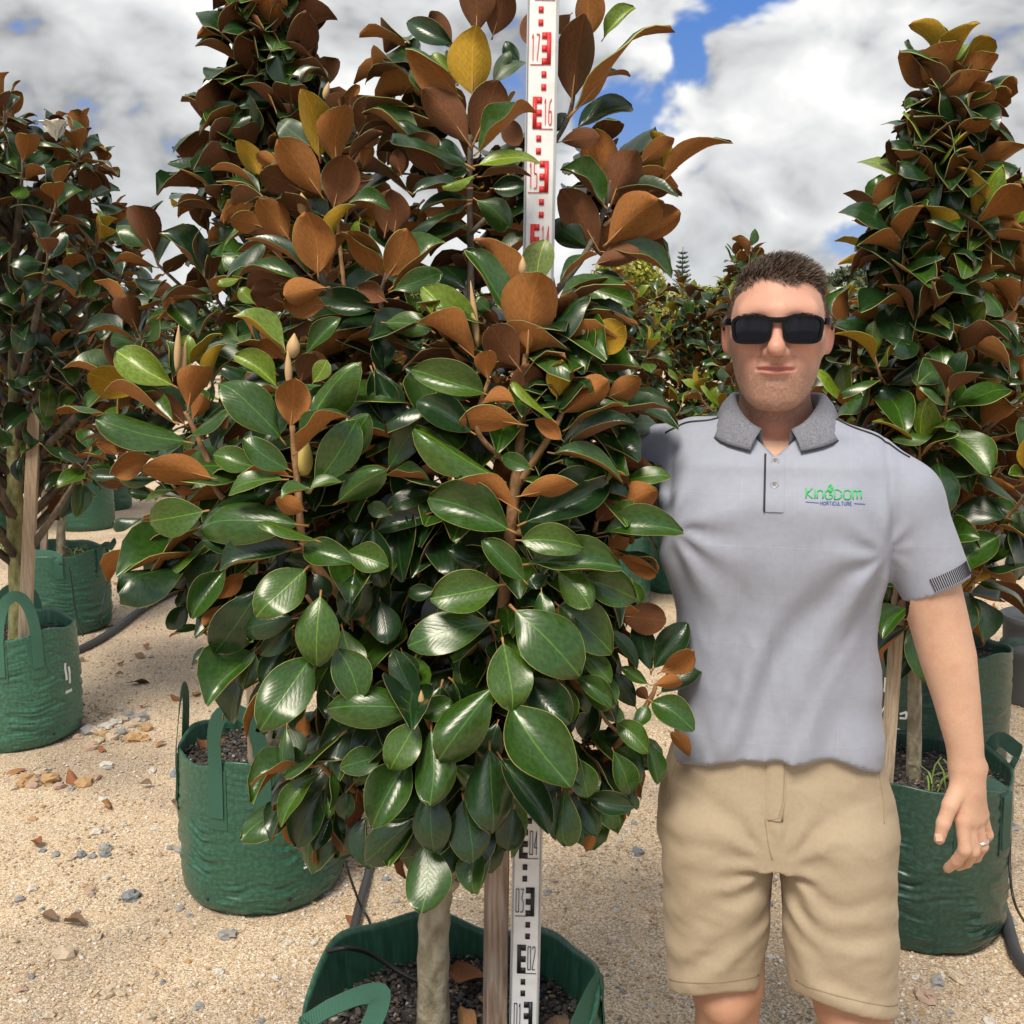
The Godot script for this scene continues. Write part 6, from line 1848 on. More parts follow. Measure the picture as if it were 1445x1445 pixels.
const LEGS := [[Vector3(-0.075, 0.80, 0), Vector3(-0.048, 0.52, 0.032), 0.085, 0.062], [Vector3(-0.048, 0.52, 0.032), Vector3(-0.045, 0.47, 0.030), 0.058, 0.053], [Vector3(-0.045, 0.47, 0.030), Vector3(-0.05, 0.34, 0.0), 0.052, 0.055], [Vector3(-0.05, 0.34, 0.0), Vector3(-0.055, 0.09, -0.01), 0.055, 0.034],
	[Vector3(0.105, 0.80, 0), Vector3(0.152, 0.52, 0.045), 0.085, 0.062], [Vector3(0.152, 0.52, 0.045), Vector3(0.156, 0.47, 0.045), 0.058, 0.053], [Vector3(0.156, 0.47, 0.045), Vector3(0.165, 0.34, 0.015), 0.052, 0.055], [Vector3(0.165, 0.34, 0.015), Vector3(0.175, 0.09, 0.0), 0.055, 0.034]]

func leg_shape(p: Vector3) -> float:
	var d := limb(p, LEGS.slice(0, 4) if p.x < 0.055 else LEGS.slice(4), 0.0)
	for k in [Vector3(-0.046, 0.502, 0.078), Vector3(0.152, 0.502, 0.092)]:
		d = smin(d, (p - k).length() - 0.022, 0.035)
	return d

var folds := FastNoiseLite.new()

func skin_tint(w: Vector3) -> Color:
	var n := folds.get_noise_3dv(w * 5200.0)
	var m := folds.get_noise_3dv(w * 160.0)
	var c := Color(0.60, 0.325, 0.240)
	if w.y < 1.42 or absf(w.x) > 0.16:
		c = Color(0.60, 0.370, 0.262)     # arms and legs: a little paler and more golden
		if w.y < 0.7 :
			c = Color(0.47, 0.255, 0.165)
		var red := smoothstep(0.0, 0.5, folds.get_noise_3dv(w * 420.0))
		return c.lerp(Color(0.56, 0.27, 0.19), 0.30 * red) * (1.0 + 0.10 * m + 0.07 * n)
	var p := w - HEAD
	var ax := absf(p.x)
	# lips
	if p.z > 0.07 and absf(p.y + 0.0570) < 0.0092 * (1.0 - pow(ax / 0.029, 2.0)):
		return Color(0.49, 0.205, 0.165) * (1.0 + 0.05 * n)
	# sun-reddened nose and cheeks, mottled
	c = c.lerp(Color(0.58, 0.245, 0.185), (0.30 + 0.5 * folds.get_noise_3dv(w * 480.0)) * smoothstep(0.055, 0.015, absf(p.y + 0.018)) * smoothstep(0.04, 0.07, p.z))
	# ears and neck are redder
	c = c.lerp(Color(0.56, 0.215, 0.155), smoothstep(0.072, 0.080, ax) * 0.8)
	c = c.lerp(Color(0.54, 0.235, 0.155), smoothstep(-0.115, -0.15, p.y))
	# stubble: along the jaw, chin and upper lip
	var beard := smoothstep(-0.040, -0.070, p.y + 0.35 * maxf(0.0, 0.045 - ax) * (1.0 if p.y > -0.05 else 0.0)) * smoothstep(-0.150, -0.128, p.y) * smoothstep(-0.03, 0.0, p.z)
	beard = maxf(beard, smoothstep(0.052, 0.062, ax) * smoothstep(0.02, -0.03, p.y) * smoothstep(-0.135, -0.11, p.y) * smoothstep(-0.01, 0.015, p.z) * 0.8)
	if p.z > 0.07 and p.y > -0.050 and p.y < -0.036 and ax < 0.028:
		beard = maxf(beard, 0.55)
	c = c.lerp(Color(0.20, 0.130, 0.098), clampf(beard * (0.50 + 0.60 * n), 0.0, 0.75))
	# clipped hair round the sides
	c = c.lerp(Color(0.11, 0.078, 0.062), 0.8 * scalp(p))
	return c * (1.0 + 0.09 * m + 0.06 * n)

# 1 where hair grows, in head coordinates
func scalp(p: Vector3) -> float:
	var ax := absf(p.x)
	var line := 0.068 - 0.10 * maxf(0.0, ax - 0.052) - 0.004 * sin(p.x * 90.0)      # hairline over the forehead
	var front := smoothstep(line - 0.004, line + 0.006, p.y + maxf(0.0, 0.050 - p.z) * 0.7)
	if p.z < 0.030:
		# temples and the sides down to the ears and the nape
		var side := smoothstep(0.038, 0.020, p.z) * smoothstep(0.012 if p.z > -0.022 else -0.075, 0.026 if p.z > -0.022 else -0.05, p.y)
		front = maxf(front, side)
	return clampf(front, 0.0, 1.0)

func lerp_table(t: Array, y: float, k: int) -> float:
	if y <= t[0][0]:
		return t[0][k]
	for i in t.size() - 1:
		if y <= t[i + 1][0]:
			var f: float = (y - t[i][0]) / (t[i + 1][0] - t[i][0])
			f = f * f * (3.0 - 2.0 * f)
			return lerpf(t[i][k], t[i + 1][k], f)
	return t[t.size() - 1][k]

# height, middle, half width, half depth of the shirt's trunk
const TRUNK := [[0.86, 0.020, 0.168, 0.118], [0.93, 0.020, 0.166, 0.118], [1.02, 0.016, 0.157, 0.112], [1.13, 0.008, 0.153, 0.110], [1.24, 0.004, 0.163, 0.118], [1.32, 0.002, 0.172, 0.118], [1.38, 0.002, 0.168, 0.100], [1.425, 0.002, 0.128, 0.078], [1.465, 0.001, 0.080, 0.064], [1.50, 0.001, 0.066, 0.058]]
const SLEEVE := [[Vector3(0.130, 1.374, -0.012), Vector3(0.185, 1.330, -0.006), 0.062, 0.061], [Vector3(0.185, 1.330, -0.006), Vector3(0.244, 1.203, 0.0), 0.061, 0.0545]]
const FAR_SLEEVE := [[Vector3(-0.120, 1.388, -0.015), Vector3(-0.200, 1.362, -0.050), 0.066, 0.067], [Vector3(-0.200, 1.362, -0.050), Vector3(-0.300, 1.316, -0.122), 0.067, 0.063]]

func shirt_shape(p: Vector3) -> float:
	var hw := lerp_table(TRUNK, p.y, 2)
	var hd := lerp_table(TRUNK, p.y, 3)
	var dx := absf(p.x - lerp_table(TRUNK, p.y, 1)) / hw
	var dz := absf(p.z + 0.012) / hd
	var d := (pow(pow(dx, 2.5) + pow(dz, 2.5), 0.4) - 1.0) * minf(hw, hd)
	# the chest a little full
	d = smin(d, egg(Vector3(absf(p.x), p.y, p.z), Vector3(0.075, 1.285, 0.055), Vector3(0.085, 0.085, 0.052)), 0.05)
	var hem := 0.905 - 0.018 * smoothstep(-0.02, 0.12, p.z) + 0.05 * smoothstep(0.02, 0.12, p.z) + 0.008 * sin(p.x * 14.0)
	d = maxf(d, hem - p.y)
	# soft drapery: long falls from the chest, drawn lines from each armpit, a bunch of creases in the raised sleeve
	var w := folds.get_noise_3d(p.x * 60.0, p.y * 26.0, p.z * 40.0)
	var fall := sin((p.x + 0.05 * sin(p.y * 9.0) + 0.35 * (p.y - 1.0) * (0.2 if p.x > 0.0 else -0.05)) * 52.0 + w * 3.0)
	var lower := smoothstep(1.30, 1.08, p.y)
	d += lower * 0.0058 * fall * smoothstep(0.16, 0.05, absf(p.x - 0.02)) + 0.0035 * w * (0.6 + lower)
	var q := Vector2(p.x - 0.165, p.y - 1.262)
	var ang := atan2(q.y, -q.x)
	d += 0.0036 * sin(ang * 8.0 + w * 4.0) * exp(-q.length_squared() / 0.012) * smoothstep(0.006, 0.05, q.length())
	q = Vector2(-0.150 - p.x, p.y - 1.285)
	ang = atan2(q.y, -q.x)
	d += 0.0040 * sin(ang * 8.0 + 1.0 + w * 4.0) * exp(-q.length_squared() / 0.014) * smoothstep(0.006, 0.05, q.length())
	# falls drawn from the hanging arm's pit down towards the middle of the hem
	var u := (p.x - 0.165) * 0.906 - (p.y - 1.26) * 0.423
	d += 0.0040 * sin(u * 92.0 + w * 3.0) * smoothstep(-0.15, -0.04, u) * smoothstep(0.03, 0.0, u) * smoothstep(1.27, 1.18, p.y) * smoothstep(0.0, 0.05, p.z)
	var thin := folds.get_noise_3d(p.x * 150.0 + p.y * 50.0, p.y * 62.0 - p.x * 30.0, p.z * 110.0)
	d += 0.0030 * (absf(thin) - 0.28) * (0.45 + lower)
	# sleeves
	var s := limb(p, SLEEVE, 0.02) + 0.0030 * folds.get_noise_3d(p.x * 60.0, p.y * 60.0, p.z * 60.0)
	var along := (p - Vector3(0.185, 1.330, -0.006)).dot(Vector3(0.062, -0.130, 0.006).normalized())
	s = maxf(s, along - 0.146)
	d = smin(d, s, 0.022)
	var s2 := limb(p, FAR_SLEEVE, 0.02)
	var v := (p - Vector3(-0.200, 1.362, -0.050)).dot(Vector3(-0.10, -0.046, -0.072).normalized())
	s2 += 0.0048 * sin(v * 150.0 + p.y * 60.0 + w * 3.0) * smoothstep(-0.06, 0.0, v) + 0.003 * w
	s2 = maxf(s2, v - 0.12)
	d = smin(d, s2, 0.022)
	# armhole seams
	d += 0.0016 * exp(-pow((p.x - 0.168 + 0.10 * (p.y - 1.33)) / 0.0032, 2.0)) * smoothstep(1.22, 1.27, p.y)
	d += 0.0016 * exp(-pow((p.x + 0.158 - 0.06 * (p.y - 1.33)) / 0.0032, 2.0)) * smoothstep(1.25, 1.30, p.y)
	d = maxf(d, p.y - 1.453)
	# the neck opening, with its short slit in front
	var neck := bone(p, Vector3(0, 1.30, -0.024), Vector3(0, 1.60, -0.018), 0.070, 0.070)
	var slit := maxf(absf(p.x) - 0.055 * clampf((p.y - 1.398) / 0.05, 0.0, 1.0), -(p.z - 0.02))
	slit = maxf(slit, 1.398 - p.y)
	neck = maxf(neck, 1.395 + 0.03 * smoothstep(0.03, -0.06, p.z) - p.y)
	d = maxf(d, -minf(neck, slit))
	return d

# the shirt's surface straight in front of x, y
func on_front(f: Callable, x: float, y: float, off := 0.0, z0 := 0.20) -> Vector3:
	var z := z0
	for k in 40:
		var d: float = f.call(Vector3(x, y, z))
		if d < 0.0003:
			break
		z -= maxf(d * 0.6, 0.0003)
	return Vector3(x, y, z + off)

func shorts_shape(p: Vector3) -> float:
	var t := clampf((0.92 - p.y) / 0.2, 0.0, 1.0)
	# seat and hips
	var c := Vector3(0.018, 0, -0.01)
	var waist := smoothstep(0.955, 0.80, p.y)
	var hw := lerpf(0.152, 0.190, sqrt(waist))
	var dx := absf(p.x - c.x) / hw
	var dz := absf(p.z - c.z) / (lerpf(0.098, 0.116, waist) + 0.012 * t)
	var hips := (pow(pow(dx, 2.3) + pow(dz, 2.3), 1.0 / 2.3) - 1.0) * 0.118
	hips = maxf(hips, 0.758 + 0.12 * maxf(0.0, 0.03 - absf(p.x - 0.025)) - p.y)
	var d := hips
	for s in 2:
		# each leg: an oval tube falling a little outward
		var y := clampf((0.77 - p.y) / 0.27, 0.0, 1.0)
		var m := Vector3(lerpf(-0.0700, -0.0685, y), 0, lerpf(0.0, 0.022, y)) if s == 0 else Vector3(lerpf(0.1180, 0.1375, y), 0, lerpf(0.0, 0.038, y))
		var a := lerpf(0.0945, 0.0765, y) if s == 0 else lerpf(0.0925, 0.0845, y)
		var b := lerpf(0.122, 0.098, y)
		var u := absf(p.x - m.x) / a
		var v := absf(p.z - m.z) / b
		var leg := (pow(pow(u, 2.3) + pow(v, 2.3), 1.0 / 2.3) - 1.0) * a
		var hem := 0.497 + 0.20 * (p.x + 0.066) if s == 0 else 0.503 - 0.14 * (p.x - 0.138)
		leg = maxf(leg, hem + 0.42 * p.z - p.y)
		leg += 0.07 * smoothstep(0.80, 0.93, p.y)
		leg = maxf(leg, p.y - 0.95)
		d = smin(d, leg, 0.010)
	d = maxf(d, p.y - 0.97)
	# whiskers fanning from the crotch, horizontal drag lines down the thighs
	var w := folds.get_noise_3d(p.x * 55.0, p.y * 80.0, p.z * 50.0)
	var q := Vector2(p.x - 0.024, p.y - 0.775)
	var ang := atan2(q.y, absf(q.x))
	d += 0.0030 * sin(ang * 11.0 + w * 4.0) * smoothstep(0.02, 0.06, q.length()) * exp(-q.length_squared() / 0.022) * smoothstep(-0.02, 0.03, p.z)
	d += 0.0022 * sin(p.y * 88.0 + (absf(p.x - 0.03)) * 42.0 + w * 4.5) * smoothstep(0.80, 0.68, p.y) * smoothstep(0.50, 0.56, p.y) * smoothstep(0.02, 0.08, p.z)
	var fine := folds.get_noise_3d(p.x * 130.0 + p.y * 40.0, p.y * 210.0, p.z * 90.0)
	d += 0.0030 * w + 0.0032 * (absf(fine) - 0.3)
	return d

# strokes of the embroidered words, in letters one high
const LETTERS := {"K": [[0, 0, 0, 1], [0.62, 1, 0.05, 0.48, 0.66, 0]], "I": [[0, 0, 0, 0.82]], "N": [[0, 0, 0, 0.72, 0.36, 0.86, 0.6, 0.66, 0.6, 0]], "D": [[0, 0, 0, 0.9, 0.42, 0.9, 0.72, 0.66, 0.72, 0.24, 0.42, 0, 0, 0]], "O": [[0.16, 0, 0, 0.2, 0, 0.68, 0.16, 0.86, 0.56, 0.86, 0.72, 0.68, 0.72, 0.2, 0.56, 0, 0.16, 0]], "M": [[0, 0, 0, 0.72, 0.24, 0.86, 0.44, 0.68, 0.44, 0], [0.44, 0.68, 0.66, 0.86, 0.88, 0.70, 0.88, 0]], "G": [[0.66, 0.70, 0.52, 0.84, 0.16, 0.84, 0, 0.64, 0, 0.2, 0.16, 0, 0.56, 0, 0.7, 0.18, 0.7, 0.42, 0.4, 0.42]], "H": [[0, 0, 0, 1], [0.6, 0, 0.6, 1], [0, 0.5, 0.6, 0.5]], "R": [[0, 0, 0, 1, 0.5, 1, 0.6, 0.75, 0.5, 0.5, 0, 0.5], [0.3, 0.5, 0.62, 0]], "T": [[0.3, 0, 0.3, 1], [0, 1, 0.6, 1]], "C": [[0.6, 0.85, 0.45, 1, 0.15, 1, 0, 0.8, 0, 0.2, 0.15, 0, 0.45, 0, 0.6, 0.15]], "U": [[0, 1, 0, 0.2, 0.15, 0, 0.45, 0, 0.6, 0.2, 0.6, 1]], "L": [[0, 1, 0, 0, 0.5, 0]], "E": [[0.55, 0, 0, 0, 0, 1, 0.55, 1], [0, 0.5, 0.45, 0.5]]}

func stitch(st: SurfaceTool, line: Array, width: float) -> void:
	for i in line.size() - 1:
		var a: Vector2 = line[i]
		var b: Vector2 = line[i + 1]
		var n := maxi(2, int(a.distance_to(b) / 0.004) + 1)
		var pts := []
		for k in n:
			var q := a.lerp(b, float(k) / (n - 1))
			pts.append(on_front(shirt_shape, q.x, q.y, 0.0006))
		tube(st, pts, width * 0.5, 5)

func doubled(st: SurfaceTool, P: Array, thick: float, flip := false) -> void:
	sheet(st, P, false, flip)
	var Q := []
	for j in P.size():
		var R := PackedVector3Array()
		for i in P[j].size():
			var du: Vector3 = P[j][mini(i + 1, P[j].size() - 1)] - P[j][maxi(i - 1, 0)]
			var dv: Vector3 = P[mini(j + 1, P.size() - 1)][i] - P[maxi(j - 1, 0)][i]
			var n := dv.cross(du).normalized() * (1.0 if not flip else -1.0)
			R.append(P[j][i] - n * thick)
		Q.append(R)
	sheet(st, Q, false, not flip)
	# close the four edges
	var last: int = P[0].size() - 1
	sheet(st, [Q[0], P[0]], false, flip)
	sheet(st, [P[P.size() - 1], Q[P.size() - 1]], false, flip)
	for e in [0, last]:
		var a := PackedVector3Array()
		var b := PackedVector3Array()
		for j in P.size():
			a.append(P[j][e])
			b.append(Q[j][e])
		sheet(st, [a, b], false, (e == 0) == flip)

func make_person() -> void:
	folds.seed = 33
	folds.frequency = 0.08
	folds.fractal_octaves = 2
	var o := thing("person", "man in grey polo shirt, tan shorts and dark sunglasses, one arm behind the front tree", "person", Vector3(0.41, 0, -1.65))
	o.rotation.y = atan2(-0.41, 1.65)
	var pores := noise_tex(512, FastNoiseLite.TYPE_SIMPLEX_SMOOTH, 0.05, 4, [[0.0, Color(0.86, 0.85, 0.84)], [0.5, Color(0.95, 0.95, 0.95)], [1.0, Color(1, 1, 1)]], 0.0, 101)
	var skin := mat(Color(1, 1, 1), 0.52, {"vertex_color_use_as_albedo": true, "albedo_texture": pores, "uv1_triplanar": true, "uv1_scale": Vector3(14, 14, 14), "normal_enabled": true, "normal_texture": noise_tex(512, FastNoiseLite.TYPE_SIMPLEX_SMOOTH, 0.09, 3, [], 1.6, 102), "normal_scale": 0.7, "subsurf_scatter_enabled": true, "subsurf_scatter_strength": 0.06, "metallic_specular": 0.42})
	var st := begin()
	nets(st, head_shape, HEAD + Vector3(-0.135, -0.235, -0.125), HEAD + Vector3(0.135, 0.125, 0.135), 0.0024, skin_tint)
	nets(st, arm_shape, Vector3(0.205, 0.725, -0.075), Vector3(0.375, 1.26, 0.085), 0.0034, skin_tint)
	nets(st, far_arm_shape, Vector3(-0.48, 1.22, -0.23), Vector3(-0.24, 1.47, 0.06), 0.006, skin_tint)
	nets(st, leg_shape, Vector3(-0.15, 0.05, -0.10), Vector3(0.26, 0.62, 0.13), 0.009, skin_tint)
	obj("body", done(st), skin, o)
	# nails of the visible thumb and forefinger, and the wedding ring
	for q in [[Vector3(0.2608, 0.8265, 0.0688), Vector3(0.2, -0.9, 0.1), Vector3(-0.25, 0.1, 1)]]:
		st = begin()
		var y: Vector3 = (q[1] as Vector3).normalized()
		var z: Vector3 = ((q[2] as Vector3) - y * (q[2] as Vector3).dot(y)).normalized()
		box(st, Transform3D(y.cross(z), y, z, q[0]), Vector3(0.010, 0.012, 0.0016), 0.0007)
		obj("fingernail", done(st), mat(Color(0.66, 0.42, 0.34), 0.3), o)
	st = begin()
	var ra := Vector3(0.3290, 0.8085, 0.0250)
	var rd := Vector3(0.013, -0.047, -0.006).normalized()
	var rs := rd.cross(Vector3.FORWARD).normalized()
	var rp := []
	for j in 5:
		var h := [-0.0024, -0.0024, 0.0, 0.0024, 0.0024][j] as float
		var w := [0.0090, 0.0108, 0.0112, 0.0108, 0.0090][j] as float
		rp.append(ring(ra + rd * h, rs * w, rd.cross(rs) * -w, 22))
	sheet(st, rp, true, false)
	obj("finger_ring", done(st), mat(Color(0.75, 0.75, 0.74), 0.2, {"metallic": 1.0}), o)
	for b in [Vector3(-0.055, 0, -0.01), Vector3(0.175, 0, 0.0)]:
		st = begin()
		var shoe := func(p: Vector3) -> float:
			var q: Vector3 = p - b
			var d: float = smin(egg(q, Vector3(0, 0.05, 0.075), Vector3(0.048, 0.05, 0.11)), bone(q, Vector3(0, 0.05, -0.03), Vector3(0, 0.13, -0.012), 0.048, 0.046), 0.05)
			return maxf(d, 0.004 - q.y)
		nets(st, shoe, b + Vector3(-0.07, -0.01, -0.10), b + Vector3(0.07, 0.19, 0.21), 0.009)
		obj("boot", done(st), mat(Color(0.12, 0.075, 0.04), 0.7), o)
	make_hair(o)
	make_sunglasses(o)
	make_shirt(o)
	make_shorts(o)

func make_hair(o: Node3D) -> void:
	var r := RandomNumberGenerator.new()
	r.seed = 12
	var st := begin()
	var made := 0
	var dark := [Color(0.062, 0.044, 0.034), Color(0.095, 0.070, 0.053), Color(0.14, 0.107, 0.083), Color(0.20, 0.16, 0.13)]
	for n in 26000:
		var u := Vector3(r.randf_range(-1, 1), r.randf_range(-0.75, 1), r.randf_range(-1, 1))
		if u.length() > 1.0 or u.length() < 0.2:
			continue
		u = u.normalized()
		# walk in to the scalp
		var q := HEAD + Vector3(0, 0.02, -0.01) + u * 0.125
		for k in 14:
			var d := head_shape(q)
			if d < 0.0006:
				break
			q -= u * d * 0.8
		var p := q - HEAD
		if scalp(p) < 0.35 + 0.5 * r.randf():
			continue
		if absf(p.x) > 0.076 and p.y < 0.03 and p.z > -0.035:
			continue
		var e := 0.004
		var g := Vector3(head_shape(q + Vector3(e, 0, 0)) - head_shape(q - Vector3(e, 0, 0)), head_shape(q + Vector3(0, e, 0)) - head_shape(q - Vector3(0, e, 0)), head_shape(q + Vector3(0, 0, e)) - head_shape(q - Vector3(0, 0, e))).normalized()
		var top := smoothstep(0.055, 0.085, p.y)
		var l := lerpf(0.0050, 0.0185, top) * r.randf_range(0.7, 1.2)
		# brushed up and over towards the picture's right, short at the sides
		var dir := (g * lerpf(0.35, 0.75, top) + Vector3(0.55 * top, lerpf(-0.75, 0.10, top), lerpf(-0.25, 0.40, top)) + Vector3(r.randfn(), r.randfn(), r.randfn()) * 0.085).normalized()
		var tip := q + dir * l
		var bend := q + dir * l * 0.55 + g * l * 0.10
		var w := lerpf(0.00034, 0.00055, top)
		st.set_color(dark[r.randi() % 4])
		tube(st, [q - g * 0.001, bend, tip], [w, w * 0.9, w * 0.25], 3)
		made += 1
		if made > 8200:
			break
	obj("hair", done(st), mat(Color(1, 1, 1), 0.45, {"vertex_color_use_as_albedo": true, "metallic_specular": 0.45}), o)
	# the eyebrows' ends that show above the frame
	var eb := begin()
	for n in 260:
		var s := -1.0 if n % 2 else 1.0
		var t := r.randf()
		var x := s * lerpf(0.014, 0.052, t)
		var y := lerpf(0.0165, 0.0205, sin(PI * t)) + r.randf_range(-0.0025, 0.003)
		var q := on_front(head_shape, HEAD.x + x, HEAD.y + y, 0.0, 0.14)
		eb.set_color(dark[r.randi() % 2])
		tube(eb, [q, q + Vector3(s * 0.004, 0.002, 0.0018), q + Vector3(s * 0.008, 0.0015, 0.001)], [0.0004, 0.00035, 0.0001], 3)
	obj("eyebrows", done(eb), mat(Color(1, 1, 1), 0.6, {"vertex_color_use_as_albedo": true}), o)

# sunglasses: rounded square lenses in a black frame, on a gentle wrap
func make_sunglasses(o: Node3D) -> void:
	var g := Node3D.new()
	g.name = "sunglasses"
	g.position = HEAD + Vector3(0.0, 0.0, 0.0)
	o.add_child(g, true)
	var black := mat(Color(0.006, 0.006, 0.007), 0.30, {"metallic_specular": 0.3})
	var lens := mat(Color(0.0065, 0.0068, 0.012), 0.07, {"metallic_specular": 0.36})
	var front := func(x: float, y: float) -> Vector3: return Vector3(x, y, 0.1055 - 4.1 * x * x - 0.25 * absf(y) * 0.1)
	for s in [-1.0, 1.0]:
		# outline of one lens, from the inner top corner round
		var line := []
		for k in 40:
			var a := TAU * k / 40.0
			var cx := cos(a)
			var sy := sin(a)
			var x := 0.0360 + 0.0285 * signf(cx) * pow(absf(cx), 0.44)
			var y := 0.0005 + 0.0192 * signf(sy) * pow(absf(sy), 0.50)
			# narrower at the foot, the inner lower corner cut round for the nose
			var low := clampf((0.010 - y) / 0.03, 0.0, 1.0)
			x = lerpf(x, 0.0385 + (x - 0.0385) * 0.86, low)
			line.append(Vector2(s * x, y))
		var ro := []
		for part in [[1.0, 0.0026], [1.0, -0.0026], [0.885, -0.0026], [0.885, 0.0026]]:
			var R := PackedVector3Array()
			for q in line:
				var m := Vector2(s * 0.0365, 0.0005)
				var e: Vector2 = m + (q - m) * (1.06 if part[0] >= 1.0 else 0.905)
				R.append((front.call(e.x, e.y) as Vector3) + Vector3(0, 0, part[1]))
			ro.append(R)
		ro.append(ro[0])
		var st := begin()
		st.set_smooth_group(-1)
		sheet(st, ro, true, s < 0.0)
		obj("rim", done(st), black, g)
		st = begin()
		var P := []
		for j in 7:
			var R := PackedVector3Array()
			for q in line:
				var m := Vector2(s * 0.0365, 0.0005)
				var e: Vector2 = m + (q - m) * (0.94 * j / 6.0)
				R.append(front.call(e.x, e.y))
			P.append(R)
		sheet(st, P, true, s > 0.0)
		obj("lens", done(st), lens, g)
		# arm, from the hinge back over the ear, with a small silver inlay
		st = begin()
		var a0: Vector3 = front.call(s * 0.0670, 0.0125)
		strap(st, smooth_line([a0, Vector3(s * 0.0735, 0.0125, 0.076), Vector3(s * 0.0790, 0.0118, 0.030), Vector3(s * 0.0815, 0.0105, -0.012), Vector3(s * 0.0800, -0.004, -0.040)], 4), smooth_line([Vector3(s, 0, 0.8), Vector3(s, 0, 0.2), Vector3(s, 0, 0), Vector3(s, 0, 0), Vector3(s, 0, 0)], 4), 0.0095, 0.0034)
		obj("temple_arm", done(st), black, g)
		st = begin()
		box(st, Transform3D(Basis(Vector3.UP, s * 1.28), Vector3(s * 0.0765, 0.0123, 0.064)), Vector3(0.012, 0.0022, 0.0012))
		obj("inlay", done(st), mat(Color(0.65, 0.65, 0.62), 0.25, {"metallic": 1.0}), g)
	# bridge and the straight top bar
	var st2 := begin()
	strap(st2, smooth_line([front.call(-0.012, 0.0150), front.call(-0.006, 0.0145), (front.call(0.0, 0.0142) as Vector3) + Vector3(0, 0, 0.001), front.call(0.006, 0.0145), front.call(0.012, 0.0150)], 4), smooth_line([Vector3(0, 0, 1), Vector3(0, 0, 1), Vector3(0, 0, 1), Vector3(0, 0, 1), Vector3(0, 0, 1)], 4), 0.0078, 0.005)
	obj("bridge", done(st2), black, g)

